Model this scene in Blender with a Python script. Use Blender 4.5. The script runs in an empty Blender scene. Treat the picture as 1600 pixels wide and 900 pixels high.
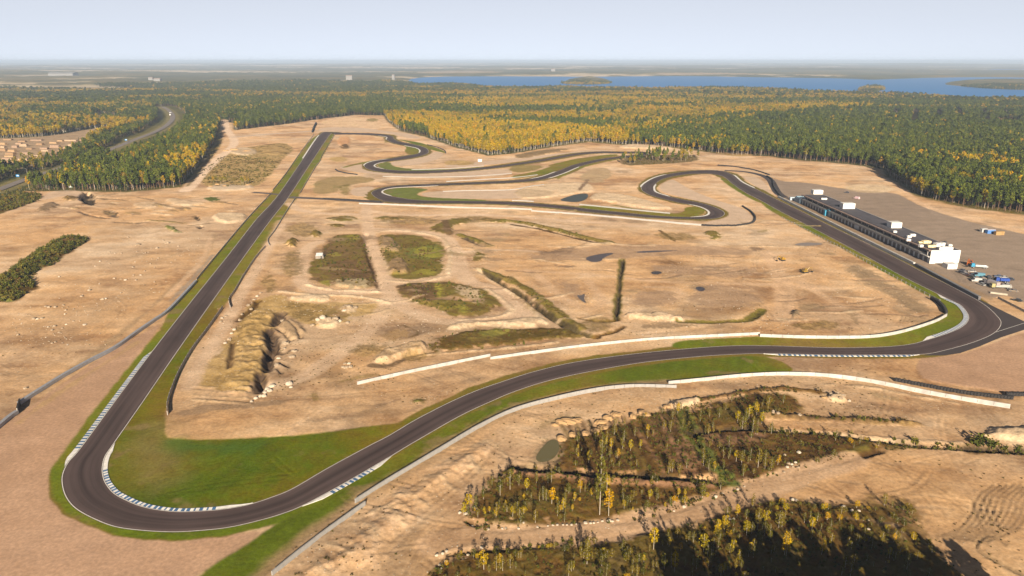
import bpy, math, random
import numpy as np
from mathutils import Vector

random.seed(7)
RNG = np.random.default_rng(11)
SC = bpy.context.scene
COL = SC.collection

# ------------------------------------------------------------------ camera model
CAM_H = 120.0
FPX = 1142.0
PITCH = math.atan((450 - 95) / FPX)
CP, SP = math.cos(PITCH), math.sin(PITCH)


def g(px, py, z=0.0):
    """point of the plane at height z that the photograph shows at (px, py)"""
    u = (px - 800) / FPX
    v = (450 - py) / FPX
    dx, dy, dz = u, CP + v * SP, -SP + v * CP
    t = (CAM_H - z) / -dz
    return (t * dx, t * dy)


def gp(pts, z=0.0):
    return np.array([g(p[0], p[1], z) for p in pts], float)


def to_px(x, y, z=0.0):
    x = np.asarray(x, float); y = np.asarray(y, float)
    zz = z - CAM_H
    depth = y * CP - zz * SP
    up = y * SP + zz * CP
    return 800 + FPX * x / depth, 450 - FPX * up / depth


# ------------------------------------------------------------------ noise
def _h(ix, iy, s):
    n = (ix * 374761393 + iy * 668265263 + s * 974634777) & 0xFFFFFFFF
    n = ((n ^ (n >> 13)) * 1274126177) & 0xFFFFFFFF
    n = n ^ (n >> 16)
    return (n & 0xFFFFFF) / float(0x7FFFFF) - 1.0


def vn(x, y, s=0):
    x = np.asarray(x, float); y = np.asarray(y, float)
    fx, fy = np.floor(x), np.floor(y)
    ix, iy = fx.astype(np.int64), fy.astype(np.int64)
    tx, ty = x - fx, y - fy
    tx = tx * tx * (3 - 2 * tx); ty = ty * ty * (3 - 2 * ty)
    a = _h(ix, iy, s); b = _h(ix + 1, iy, s); c = _h(ix, iy + 1, s); d = _h(ix + 1, iy + 1, s)
    return (a + (b - a) * tx) * (1 - ty) + (c + (d - c) * tx) * ty


def fbm(x, y, scale, octv=4, s=0, gain=0.5):
    r = 0; amp = 1.0; tot = 0; f = 1.0 / scale
    x = np.asarray(x, float); y = np.asarray(y, float)
    for o in range(octv):
        c, sn = math.cos(o * 0.7), math.sin(o * 0.7)
        r = r + amp * vn((x * c - y * sn) * f + 31.7 * o, (x * sn + y * c) * f - 17.3 * o, s + o * 13)
        tot += amp; amp *= gain; f *= 2.03
    return r / tot


def sstep(a, b, x):
    t = np.clip((x - a) / (b - a), 0, 1)
    return t * t * (3 - 2 * t)


# ------------------------------------------------------------------ curves
def catmull(P, n=8, closed=False):
    P = np.asarray(P, float)
    m = len(P)
    out = []
    rng = range(m) if closed else range(m - 1)
    for i in rng:
        if closed:
            p0, p1, p2, p3 = P[(i - 1) % m], P[i], P[(i + 1) % m], P[(i + 2) % m]
        else:
            p0, p1, p2, p3 = P[max(i - 1, 0)], P[i], P[i + 1], P[min(i + 2, m - 1)]
        for k in range(n):
            t = k / n
            out.append(0.5 * ((2 * p1) + (-p0 + p2) * t + (2 * p0 - 5 * p1 + 4 * p2 - p3) * t * t + (-p0 + 3 * p1 - 3 * p2 + p3) * t ** 3))
    if not closed:
        out.append(P[-1])
    return np.array(out)


def chaikin(P, n=2):
    P = np.asarray(P, float)
    for _ in range(n):
        Q = np.roll(P, -1, axis=0)
        P = np.stack([0.75 * P + 0.25 * Q, 0.25 * P + 0.75 * Q], 1).reshape(-1, 2)
    return P


def resample(P, step):
    P = np.asarray(P, float)
    d = np.r_[0, np.cumsum(np.hypot(*np.diff(P, axis=0).T))]
    n = max(2, int(round(d[-1] / step)) + 1)
    s = np.linspace(0, d[-1], n)
    return np.stack([np.interp(s, d, P[:, 0]), np.interp(s, d, P[:, 1])], 1)


def normals2(P):
    T = np.gradient(P, axis=0)
    T /= np.maximum(np.hypot(T[:, 0], T[:, 1]), 1e-9)[:, None]
    return np.stack([-T[:, 1], T[:, 0]], 1)


def in_poly(P, x, y):
    ins = np.zeros(x.shape, bool)
    n = len(P); j = n - 1
    for i in range(n):
        xi, yi = P[i]; xj, yj = P[j]
        if yi != yj:
            c = ((yi > y) != (yj > y)) & (x < (xj - xi) * (y - yi) / (yj - yi) + xi)
            ins ^= c
        j = i
    return ins


def seg_dist(P, x, y, closed):
    d2 = np.full(x.shape, 1e18)
    n = len(P)
    for i in range(n if closed else n - 1):
        ax, ay = P[i]; bx, by = P[(i + 1) % n]
        ex, ey = bx - ax, by - ay
        L = ex * ex + ey * ey + 1e-9
        t = np.clip(((x - ax) * ex + (y - ay) * ey) / L, 0, 1)
        qx, qy = x - ax - t * ex, y - ay - t * ey
        d2 = np.minimum(d2, qx * qx + qy * qy)
    return np.sqrt(d2)


def sdf(P, x, y):
    return np.where(in_poly(P, x, y), 1, -1) * seg_dist(P, x, y, True)


# ------------------------------------------------------------------ materials
def new_mat(name):
    m = bpy.data.materials.new(name)
    m.use_nodes = True
    nt = m.node_tree
    return m, nt, nt.nodes["Principled BSDF"]


def mat(name, col, rough=0.8, metal=0.0, var=0.15, scale=1.0, bump=0.0, detail=4.0):
    """plain surface with procedural colour variation"""
    m, nt, b = new_mat(name)
    tc = nt.nodes.new("ShaderNodeTexCoord")
    nz = nt.nodes.new("ShaderNodeTexNoise")
    nz.inputs["Scale"].default_value = scale
    nz.inputs["Detail"].default_value = detail
    nt.links.new(tc.outputs["Object"], nz.inputs["Vector"])
    rp = nt.nodes.new("ShaderNodeValToRGB")
    e = rp.color_ramp.elements
    e[0].position, e[1].position = 0.3, 0.7
    e[0].color = (*[c * (1 - var) for c in col], 1)
    e[1].color = (*[min(1, c * (1 + var)) for c in col], 1)
    nt.links.new(nz.outputs["Fac"], rp.inputs["Fac"])
    nt.links.new(rp.outputs["Color"], b.inputs["Base Color"])
    b.inputs["Roughness"].default_value = rough
    b.inputs["Metallic"].default_value = metal
    if bump:
        bp = nt.nodes.new("ShaderNodeBump")
        bp.inputs["Strength"].default_value = bump
        bp.inputs["Distance"].default_value = 0.1
        nt.links.new(nz.outputs["Fac"], bp.inputs["Height"])
        nt.links.new(bp.outputs["Normal"], b.inputs["Normal"])
    return m


def leaf_mat(name, cols, rough=0.75):
    """foliage: each plant takes its own tone, with lighter and darker leaves in it"""
    m, nt, b = new_mat(name)
    oi = nt.nodes.new("ShaderNodeObjectInfo")
    rp = nt.nodes.new("ShaderNodeValToRGB")
    els = rp.color_ramp.elements
    while len(els) < len(cols):
        els.new(0.5)
    for i, c in enumerate(cols):
        els[i].position = i / (len(cols) - 1)
        els[i].color = (*c, 1)
    nt.links.new(oi.outputs["Random"], rp.inputs["Fac"])
    geo = nt.nodes.new("ShaderNodeNewGeometry")
    mr = nt.nodes.new("ShaderNodeMapRange")
    mr.inputs["To Min"].default_value = 0.62
    mr.inputs["To Max"].default_value = 1.4
    nt.links.new(geo.outputs["Random Per Island"], mr.inputs["Value"])
    mx = nt.nodes.new("ShaderNodeVectorMath"); mx.operation = "SCALE"
    nt.links.new(rp.outputs["Color"], mx.inputs[0])
    nt.links.new(mr.outputs["Result"], mx.inputs["Scale"])
    nt.links.new(mx.outputs["Vector"], b.inputs["Base Color"])
    b.inputs["Roughness"].default_value = rough
    b.inputs["Specular IOR Level"].default_value = 0.04
    return m


def water_mat(name, col, rough=0.08, wave=0.3):
    m, nt, b = new_mat(name)
    b.inputs["Base Color"].default_value = (*col, 1)
    b.inputs["Roughness"].default_value = rough
    b.inputs["IOR"].default_value = 1.33
    tc = nt.nodes.new("ShaderNodeTexCoord")
    nz = nt.nodes.new("ShaderNodeTexNoise")
    nz.inputs["Scale"].default_value = 0.4
    nz.inputs["Detail"].default_value = 5
    nt.links.new(tc.outputs["Object"], nz.inputs["Vector"])
    bp = nt.nodes.new("ShaderNodeBump")
    bp.inputs["Strength"].default_value = wave
    bp.inputs["Distance"].default_value = 0.3
    nt.links.new(nz.outputs["Fac"], bp.inputs["Height"])
    nt.links.new(bp.outputs["Normal"], b.inputs["Normal"])
    return m


# ------------------------------------------------------------------ mesh helpers
class MB:
    """collects faces; build() links them as one mesh object"""
    def __init__(self):
        self.v, self.f, self.m = [], [], []

    def quad(self, a, b, c, d, mi=0):
        n = len(self.v)
        self.v += [tuple(a), tuple(b), tuple(c), tuple(d)]
        self.f.append((n, n + 1, n + 2, n + 3)); self.m.append(mi)

    def box(self, c, s, rz=0.0, mi=0, bev=0.0, taper=(1, 1)):
        """box with centre c, size s; chamfered upper edges when bev > 0"""
        x, y, z = c; a, b, h = s[0] / 2, s[1] / 2, s[2] / 2
        ca, sa = math.cos(rz), math.sin(rz)
        rings = [(-h, 0)]
        if bev:
            rings += [(h - bev, 0), (h, bev)]
        else:
            rings += [(h, 0)]
        n = len(self.v)
        for (zz, ins) in rings:
            tx, ty = (taper if zz > 0 else (1, 1))
            for (ux, uy) in ((-1, -1), (1, -1), (1, 1), (-1, 1)):
                lx, ly = ux * (a * tx - ins), uy * (b * ty - ins)
                self.v.append((x + lx * ca - ly * sa, y + lx * sa + ly * ca, z + zz))
        k = len(rings)
        self.f.append((n + 3, n + 2, n + 1, n)); self.m.append(mi)
        for r in range(k - 1):
            for i in range(4):
                j = (i + 1) % 4
                self.f.append((n + 4 * r + i, n + 4 * r + j, n + 4 * r + 4 + j, n + 4 * r + 4 + i)); self.m.append(mi)
        t = n + 4 * (k - 1)
        self.f.append((t, t + 1, t + 2, t + 3)); self.m.append(mi)

    def tube(self, p, q, r0, r1, n=6, mi=0):
        p, q = Vector(p), Vector(q)
        d = (q - p).normalized()
        a = d.orthogonal().normalized(); b = d.cross(a)
        s = len(self.v)
        for (c, r) in ((p, r0), (q, r1)):
            for i in range(n):
                t = 2 * math.pi * i / n
                self.v.append(tuple(c + a * (r * math.cos(t)) + b * (r * math.sin(t))))
        for i in range(n):
            j = (i + 1) % n
            self.f.append((s + i, s + j, s + n + j, s + n + i)); self.m.append(mi)
        self.f.append(tuple(s + n + i for i in range(n))); self.m.append(mi)
        self.f.append(tuple(s + n - 1 - i for i in range(n))); self.m.append(mi)

    def prism(self, prof, y0, y1, mi=0):
        """profile in x-z, extruded along y"""
        n = len(self.v); k = len(prof)
        for y in (y0, y1):
            for (x, z) in prof:
                self.v.append((x, y, z))
        for i in range(k):
            j = (i + 1) % k
            self.f.append((n + i, n + j, n + k + j, n + k + i)); self.m.append(mi)
        self.f.append(tuple(n + k - 1 - i for i in range(k))); self.m.append(mi)
        self.f.append(tuple(n + k + i for i in range(k))); self.m.append(mi)

    def data(self, name, mats):
        me = bpy.data.meshes.new(name)
        me.from_pydata(self.v, [], self.f)
        for m in (mats if isinstance(mats, (list, tuple)) else [mats]):
            me.materials.append(m)
        me.polygons.foreach_set("material_index", self.m)
        me.update()
        return me

    def build(self, name, mats, parent=None, loc=None, rz=0.0):
        o = bpy.data.objects.new(name, self.data(name, mats))
        COL.objects.link(o)
        if parent is not None:
            o.parent = parent
        if loc is not None:
            o.location = loc
        o.rotation_euler.z = rz
        return o


def np_mesh(name, V, F, mats, mi=None, smooth=False):
    """mesh from numpy arrays: V (n,3), F (m,k)"""
    me = bpy.data.meshes.new(name)
    n, m, k = len(V), len(F), F.shape[1]
    me.vertices.add(n); me.vertices.foreach_set("co", np.ascontiguousarray(V, np.float32).ravel())
    me.loops.add(m * k); me.loops.foreach_set("vertex_index", np.ascontiguousarray(F, np.int32).ravel())
    me.polygons.add(m); me.polygons.foreach_set("loop_start", np.arange(0, m * k, k, dtype=np.int32))
    for mm in mats:
        me.materials.append(mm)
    if mi is not None:
        me.polygons.foreach_set("material_index", np.ascontiguousarray(mi, np.int32))
    if smooth:
        me.polygons.foreach_set("use_smooth", np.ones(m, bool))
    me.update(calc_edges=True)
    return me


def tag(o, label=None, cat=None, group=None, kind=None):
    if label: o["label"] = label
    if cat: o["category"] = cat
    if group: o["group"] = group
    if kind: o["kind"] = kind
    return o


def empty(name, loc, rz=0.0):
    o = bpy.data.objects.new(name, None)
    o.location = loc; o.rotation_euler.z = rz
    o.empty_display_size = 0.5
    COL.objects.link(o)
    return o


def copy_tree(o, parent=None):
    c = o.copy(); COL.objects.link(c)
    c.parent = parent
    for ch in list(o.children):
        copy_tree(ch, c)
    return c


def ordinal(i):
    W = ["first", "second", "third", "fourth", "fifth", "sixth", "seventh", "eighth", "ninth", "tenth", "eleventh", "twelfth",
         "thirteenth", "fourteenth", "fifteenth", "sixteenth", "seventeenth", "eighteenth", "nineteenth", "twentieth"]
    return W[i] if i < 20 else str(i + 1) + "th"


# ================================================================== RACE TRACK (pixel pairs of its two edges)
PAIRS = """501 209 517 209|470 253 487 253|434 305 454 304|400 343 424 343|352 404 379 405|291 480 326 480|231 557 273 556
178 628 224 628|125 700 176 697|106 722 165 714|97 740 161 732|96 757 163 747|102 777 169 759|117 795 180 771|145 811 198 781
180 824 220 790|225 830 247 796|270 832 278 799|312 830 314 798|357 825 350 795|400 815.5 388 788|440 804 423 777|477 789 457 763
540 755 512 731|607 716 575 697|640 696 606 681|676 675 643 659|700 661 671 644|732 644 703 628|765 629 742 611|800 614 782 597
850 597.5 836 580|912 583 902 565|1000 567.5 993 552.5|1087 558 1083 544|1150 554 1148 540|1200 553 1200 540|1300 555 1300 543
1375 555 1375 542|1442 554 1420 538|1480 547 1448 531|1525 534 1482 520|1555 520 1503 510|1565 505 1512 500|1557 492 1511 490
1540 477 1500 477|1515 462 1480 467|1482 445 1452 453|1440 424 1412 433|1400 403 1370 410|1350 378 1318 382|1300 354 1265 354
1250 329 1222 332|1215 312 1186 312|1185 297 1163 300|1160 285 1144 287|1145 273 1130 276|1127 267 1110 271.5|1105 266 1090 271.5
1082 267 1072 272.5|1050 271 1050 276|1025 277 1033 281|1008 286 1023 289|1002 293 1021 294|1005 299 1024 300|1022 307 1040 305.5
1062 317 1066 311.5|1087 321 1095 317|1102 326 1118 324|1109 332 1132 332|1104 337 1127 339|1085 339 1105 342.5|1050 338.5 1060 342
1015 336 1015 340|975 332 975 336.5|925 327 925 332|875 321 875 326|800 315.5 800 320|725 314 725 318|662 313 662 318|625 309 622 317
604 304.5 596 313|596 300 580 302|603 295.5 592 295|620 293 614 290.5|650 291.5 650 288.5|725 288.5 725 285.5|800 285.5 800 282
845 281 842 277|878 271.5 872 267|905 260.5 898 257|940 251.5 938 248.5|970 247 970 244.5|998 244.5 997 242|1014 241.5 1001 241
1004 237.3 995 239.8|970 237.2 970 239.6|937 236.8 937 239.3|900 239.8 900 242.5|850 248.5 850 251.5|800 256 800 259|750 262 750 265
700 265.5 700 269|650 267 650 271|617 266 612 270|592 262.5 580 266|584 259 569 259|592 254.5 580 252.5|612 251.5 608 248
640 247.5 634 243.5|663 242 652 240|670 237 657 236|665 231 652 231.5|648 226 636 228|625 221.5 613 223|616 217 604 218
613 213 605 214.5|600 209.8 596 212.5|575 208 575 211|540 207.5 540 210.2|519 207 524 210.5"""
PR = np.array([[float(t) for t in p.split()] for p in PAIRS.replace("\n", "|").split("|")])
NSUB = 10
EDGE_A = catmull(gp(PR[:, :2]), NSUB, closed=True)
EDGE_B = catmull(gp(PR[:, 2:]), NSUB, closed=True)
CENTRE = (EDGE_A + EDGE_B) / 2

# ================================================================== GROUND
def build_axes():
    r = [14.0]
    while r[-1] < 46000:
        c = r[-1]
        k = 0.07 if c < 118 else 0.0032 if c < 520 else 0.0036 if c < 1500 else 0.007 if c < 4500 else 0.012 if c < 9000 else 0.03
        r.append(c * (1 + k))
    a = list(np.arange(-42.5, 42.5001, 0.1))
    a = [-88, -80, -72, -65, -60, -56, -52, -49, -47, -45, -43.6] + a + [43.6, 45, 47, 49, 52, 56, 60, 65, 72, 80, 88]
    return np.array(r), np.radians(np.array(a))


RR, AA = build_axes()
NR, NA = len(RR), len(AA)
GX = (RR[:, None] * np.sin(AA)[None, :]).ravel()
GY = (RR[:, None] * np.cos(AA)[None, :]).ravel()
GN_ = len(GX)
GZ = np.zeros(GN_)
GC = np.zeros((GN_, 3))
CLS = np.zeros(GN_, np.int8)          # 0 ground 1 grass 2 gravel_trap 3 scrub 4 paddock
BUMP = np.ones(GN_)
rad = np.hypot(GX, GY)

W1 = fbm(GX, GY, 14, 4, 3)
W2 = fbm(GX, GY, 4.0, 3, 9)
W3 = fbm(GX, GY, 70, 4, 21)
STREAK = fbm(GX * 0.25, GY, 6, 4, 33)      # long streaks left by graders
FINE = fbm(GX, GY, 1.6, 2, 44)


def sel(P, pad):
    lo, hi = P.min(0) - pad, P.max(0) + pad
    return np.nonzero((GX > lo[0]) & (GX < hi[0]) & (GY > lo[1]) & (GY < hi[1]))[0]


def poly(pts, smooth=True):
    P = gp(pts)
    return chaikin(P) if smooth else P


def mask_poly(pts, feather=1.5, warp=2.0, smooth=True, world=False):
    P = np.asarray(pts, float) if world else poly(pts, smooth)
    i = sel(P, feather + warp + 1)
    d = sdf(P, GX[i], GY[i]) + warp * (0.7 * W1[i] + 0.5 * W2[i])
    return i, sstep(-feather, feather, d), d


def mask_organic(pts, feather=1.5, warp=2.0):
    """outline that wanders at several scales and breaks up towards its rim"""
    P = poly(pts)
    A = abs(0.5 * np.sum(P[:, 0] * np.roll(P[:, 1], -1) - np.roll(P[:, 0], -1) * P[:, 1]))
    ext = P.max(0) - P.min(0)
    size = min(math.sqrt(A), 60.0, 2.2 * min(ext))
    amp = min(0.11 * size, 1.6)
    i = sel(P, feather + warp + amp + 2)
    xx, yy = GX[i], GY[i]
    d = sdf(P, xx, yy) + warp * (0.6 * W1[i] + 0.5 * W2[i]) + amp * 1.6 * fbm(xx, yy, max(2.5, size * 0.30), 4, 700, 0.6)
    e = np.clip(d / (min(0.22 * size, 4.0) + 1), 0, 1)
    p = fbm(xx, yy, max(1.8, size * 0.10), 3, 711, 0.6)
    w = sstep(-feather, feather, d) * sstep(-0.30, 0.10, p + 0.85 * e - 0.12)
    return i, w, d


def mask_line(pts, half, feather=1.0, warp=0.8, world=False):
    P = np.asarray(pts, float) if world else catmull(gp(pts), 5)
    i = sel(P, half + feather + warp + 1)
    d = half - seg_dist(P, GX[i], GY[i], False) + warp * (0.6 * W1[i] + 0.6 * W2[i])
    return i, sstep(-feather, feather, d), d


def paint(i, w, col, cls=None, bump=None):
    col = np.asarray(col, float)
    GC[i] = np.clip(GC[i] * (1 - w[:, None]) + col * w[:, None], 0.002, 0.9)
    if cls is not None:
        CLS[i[w > 0.5]] = cls
    if bump is not None:
        BUMP[i] = BUMP[i] * (1 - w) + bump * w


def tone(i, cols, n=None):
    """blend of several colours by noise, per vertex"""
    n = (0.5 + 0.75 * (0.55 * W1[i] + 0.3 * W2[i] + 0.5 * FINE[i])) if n is None else n
    n = np.clip(n, 0, 0.999) * (len(cols) - 1)
    k = n.astype(int); t = (n - k)[:, None]
    C = np.array(cols, float)
    return C[k] * (1 - t) + C[k + 1] * t


SAND = [(0.3119, 0.189, 0.0998), (0.4544, 0.2941, 0.162), (0.5257, 0.352, 0.1995), (0.597, 0.4233, 0.2594)]
PINK = [(0.376, 0.2336, 0.1446), (0.424, 0.267, 0.1693), (0.464, 0.3003, 0.1976)]
OCHRE = [(0.26, 0.17, 0.065), (0.38, 0.25, 0.095), (0.47, 0.32, 0.14)]
PALE = [(0.396, 0.2784, 0.168), (0.54, 0.4089, 0.264), (0.63, 0.4872, 0.328)]
SCRUB = [(0.0527, 0.0281, 0.0104), (0.0961, 0.0511, 0.0163), (0.1316, 0.0749, 0.0189), (0.1063, 0.0749, 0.0143)]
BROWN = [(0.085, 0.052, 0.025), (0.145, 0.088, 0.038), (0.19, 0.12, 0.05)]
OLIVE = [(0.114, 0.0748, 0.0225), (0.171, 0.1188, 0.03), (0.1615, 0.1364, 0.0255), (0.228, 0.1584, 0.045)]
GREEN = [(0.075, 0.095, 0.022), (0.115, 0.135, 0.028), (0.16, 0.165, 0.038)]
LAWN = [(0.1877, 0.1253, 0.0193), (0.1565, 0.1227, 0.0088), (0.1296, 0.1253, 0.0055), (0.0939, 0.1192, 0.0039), (0.0671, 0.1037, 0.0033)]
VERGE = [(0.1892, 0.1232, 0.031), (0.172, 0.1287, 0.0198), (0.1376, 0.1248, 0.0124)]
STRIP = [(0.2322, 0.1588, 0.036), (0.2021, 0.163, 0.0192), (0.1677, 0.1672, 0.012), (0.1333, 0.1588, 0.0084), (0.1032, 0.1421, 0.0066)]
DAMP = [(0.16, 0.105, 0.065), (0.22, 0.15, 0.09)]
REDB = [(0.16, 0.085, 0.045), (0.25, 0.14, 0.075)]
CLAY = [(0.40, 0.21, 0.10), (0.50, 0.29, 0.14)]
ROAD = [(0.44, 0.285, 0.165), (0.53, 0.355, 0.215), (0.60, 0.415, 0.265)]
GREYS = [(0.2434, 0.1858, 0.1404), (0.2939, 0.2257, 0.1702), (0.3352, 0.2611, 0.2)]

ALL = np.arange(GN_)
MID = fbm(GX * 0.6, GY, 26, 4, 61)
GC[:] = tone(ALL, SAND, 0.50 + 0.45 * W3 + 0.38 * W1 + 0.38 * STREAK + 0.55 * MID + 0.22 * FINE)
SMOOTH = np.clip(0.42 + 0.58 * (sstep(-0.42, -0.30, GX / np.maximum(GY, 1)) * (1 - sstep(90, 40, GX * 0 + GY - 165) * sstep(60, 90, GX))), 0.35, 1)
HUE = fbm(GX, GY, 55, 3, 831) + 0.5 * fbm(GX, GY, 11, 3, 841)
hk = np.clip(0.5 + 1.1 * HUE, 0, 1)[:, None]
GC[:] *= (1 - hk) * np.array([1.02, 0.955, 0.86]) + hk * np.array([0.97, 1.02, 1.12])
drk = SMOOTH[:, None] * sstep(0.28, 0.6, fbm(GX * 0.8, GY, 20, 4, 851) + 0.25 * W3)[:, None]
GC[:] *= 1 - 0.30 * drk
# forest floor, toned dark as painted shade between the trees / far country
farmix = fbm(GX, GY, 420, 4, 77)
farmix2 = fbm(GX, GY, 130, 3, 91)
FOREST = tone(ALL, [(0.055, 0.058, 0.018), (0.095, 0.088, 0.022), (0.15, 0.115, 0.026), (0.20, 0.14, 0.03)], 0.42 + 0.6 * farmix + 0.4 * farmix2)
fieldm = fbm(GX * 0.55, GY, 900, 3, 123) + 0.35 * fbm(GX, GY, 300, 2, 55)
FIELD = tone(ALL, [(0.26, 0.20, 0.10), (0.46, 0.36, 0.22), (0.58, 0.47, 0.33)], 0.5 + 0.8 * farmix2)
fw = sstep(0.16, 0.26, fieldm) * sstep(3000, 4600, rad)
FOREST = FOREST * (1 - fw[:, None]) + FIELD * fw[:, None]

CLEARING = [(-260, 352), (0, 322), (40, 298), (130, 299), (200, 300), (283, 292), (303, 272), (322, 246), (338, 222), (343, 203), (345, 191), (364, 191), (367, 203),
            (400, 199), (437, 195), (490, 187), (555, 179), (600, 180), (605, 188), (625, 205), (662, 213), (712, 230), (762, 243), (800, 240),
            (862, 230), (920, 222), (962, 226), (1050, 231), (1095, 236), (1137, 242), (1175, 243), (1200, 244), (1250, 250), (1325, 256),
            (1380, 264), (1385, 277), (1412, 291), (1430, 305), (1475, 317), (1525, 327), (1600, 335), (1850, 372), (2300, 900), (800, 1500), (-900, 900)]
HIGHWAY = [(-120, 338), (-50, 314), (0, 296), (45, 279), (100, 261), (160, 239), (212, 218), (245, 205), (264, 193), (270, 182), (263, 172), (254, 167)]
YARD = [(-90, 217), (0, 216), (75, 213), (125, 203), (182, 197), (186, 201), (152, 213), (140, 224), (112, 240), (90, 250), (60, 258), (30, 263), (0, 272), (-90, 292)]
HEATH = [(138, 183), (150, 177), (178, 179), (192, 184), (185, 188), (160, 187)]
HW_W = catmull(gp(HIGHWAY), 8)
CLEAR_P = gp(CLEARING)
YARD_P = poly(YARD)
HEATH_P = poly(HEATH)
LAKE_PX = [(633, 124), (650, 134), (685, 133), (725, 132), (765, 138), (800, 140), (862, 138), (975, 140), (1025, 141), (1100, 138), (1200, 139),
           (1240, 144), (1337, 148), (1425, 149), (1475, 154), (1532, 158), (1620, 157), (1900, 165), (1900, 127), (1600, 121.5), (1560, 120.5),
           (1470, 121), (1390, 123.5), (1362, 125), (1325, 122.5), (1200, 121), (1100, 119), (1015, 119), (925, 120), (800, 119.2), (675, 119.5)]
LAKE_P = poly(LAKE_PX)
ISLES_PX = [[(867, 131), (890, 121), (930, 119.5), (958, 124), (962, 131), (915, 133)],
            [(1338, 141), (1350, 136), (1370, 134.5), (1384, 139), (1378, 143), (1350, 144)],
            [(1462, 131.5), (1487, 126), (1530, 124.5), (1600, 123.5), (1900, 126), (1900, 147), (1600, 141), (1540, 139), (1487, 134)]]
ISLES = [poly(p) for p in ISLES_PX]

dcl = np.full(GN_, -1e9)
i = sel(CLEAR_P, 60)
dcl[i] = sdf(CLEAR_P, GX[i], GY[i])
clr = sstep(-3, 4, dcl + 3 * W1 + 1.5 * W2)
GC[:] = FOREST * (1 - clr[:, None]) + GC * clr[:, None]
i, w, d = mask_poly(YARD, 3, 3); paint(i, w, tone(i, [(0.24, 0.165, 0.10), (0.37, 0.26, 0.16), (0.46, 0.33, 0.20)]))
i, w, d = mask_poly(HEATH, 6, 10); paint(i, w, tone(i, [(0.20, 0.13, 0.07), (0.33, 0.23, 0.13)]))
for far_field in ([(118, 140), (140, 137.5), (162, 138.5), (150, 141)], [(555, 133), (585, 130.5), (587, 133.5)], [(200, 141), (235, 139), (240, 145), (215, 146)],
                  [(1040, 146), (1085, 142), (1130, 143), (1090, 149)], [(525, 129), (550, 126), (553, 129)], [(50, 150), (78, 146), (72, 155)],
                  [(630, 116), (690, 112), (800, 114), (760, 118)], [(1000, 118), (1100, 115.5), (1200, 117.5), (1100, 118.8)]):
    i, w, d = mask_poly(far_field, 14, 18); paint(i, w, tone(i, [(0.27, 0.20, 0.12), (0.38, 0.29, 0.18)]))
i, w, d = mask_line(HW_W, 13, 3, 2, world=True); paint(i, w, tone(i, [(0.20, 0.16, 0.07), (0.17, 0.15, 0.05), (0.28, 0.21, 0.11)]))


def P2(*a): return list(zip(a[0::2], a[1::2]))


# distance from the race track, used for flattening and the verges
dtrack = np.full(GN_, 999.0)
CS = CENTRE[::4]
i = sel(CS, 45)
dtrack[i] = seg_dist(CS, GX[i], GY[i], True)
flat = sstep(9, 24, dtrack)

# ---------- relief
rough = clr * flat
VEIN = np.clip(1 - np.abs(fbm(GX, GY, 17, 4, 811)) * 3.2, 0, 1) ** 2
VEIN2 = np.clip(1 - np.abs(fbm(GX * 0.7, GY, 42, 4, 821)) * 3.6, 0, 1) ** 3
GZ += rough * (0.55 * W3 + 0.30 * W1 + 0.11 * W2 + 0.14 * MID + 0.025 * FINE - SMOOTH * (0.12 * VEIN * (0.4 + W3) + 0.20 * VEIN2))
HOLD = np.zeros(GN_)


def mound(pts, h, fall=3.0, warp=1.5, rough_amp=0.15):
    i, w, d = mask_organic(pts, 0.5, warp)
    k = sstep(0, fall, d) * np.where(dtrack[i] < 9, 0, 1)
    GZ[i] += h * k * (1 + rough_amp * (W2[i] + FINE[i]))


def ridge(pts, half, h, warp=1.0, rough_amp=0.3):
    i, w, d = mask_line(pts, half, 0.5, warp)
    k = sstep(0, half, d)
    GZ[i] += h * k * (1 + rough_amp * W2[i] + rough_amp * FINE[i])


# ---------- broad zones of the site
# gravel traps
for gpts in (
    P2(259, 500, 195, 580, 100, 705, 79, 750, 100, 800, 180, 838, 287, 843, 417, 827, 400, 842, 302, 905, 120, 990, -300, 990, -120, 735, 0, 668, 45, 637, 90, 604, 170, 550, 215, 525),
    P2(1434, 558, 1475, 557, 1505, 553, 1535, 542, 1605, 516, 1800, 470, 1900, 640, 1600, 617, 1560, 611, 1500, 602, 1433, 592),
    P2(525, 262, 548, 257, 572, 252, 568, 260, 585, 268, 640, 272, 700, 270.5, 800, 262, 800, 274, 700, 279, 640, 277, 560, 270),
    P2(549, 293, 588, 290, 577, 302, 584, 308, 547, 306),
    P2(611, 252, 640, 249, 670, 243, 680, 236, 694, 240, 688, 248, 650, 258, 612, 260),
    P2(1050, 279, 1060, 285, 1085, 300, 1135, 318, 1160, 325, 1178, 338, 1175, 348, 1140, 352, 1098, 351, 1110, 345, 1136, 340, 1137, 330, 1120, 322, 1070, 309, 1036, 301, 1028, 290),
    P2(670, 299, 720, 297, 820, 296, 870, 300, 860, 308, 800, 311, 680, 310, 655, 304),
    P2(1165, 275, 1185, 277, 1197, 287, 1207, 305, 1185, 294, 1160, 277),
    P2(496, 206, 500, 199, 560, 199, 590, 203, 640, 209, 662, 216, 640, 217, 610, 208, 560, 206),
    P2(800, 248, 860, 241, 930, 234, 975, 234, 940, 236, 880, 242, 800, 254, 700, 263, 690, 258)):
    i, w, d = mask_poly(gpts, 0.8, 0.5)
    pal = PINK if gpts[0][1] > 450 else [(0.52, 0.385, 0.275), (0.58, 0.435, 0.315)]
    paint(i, w, tone(i, pal, 0.5 + 0.45 * W3[i] + 0.32 * STREAK[i] + 0.25 * MID[i] + 0.15 * FINE[i]), 2, 0.5)
    GZ[i] *= (1 - w)

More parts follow.
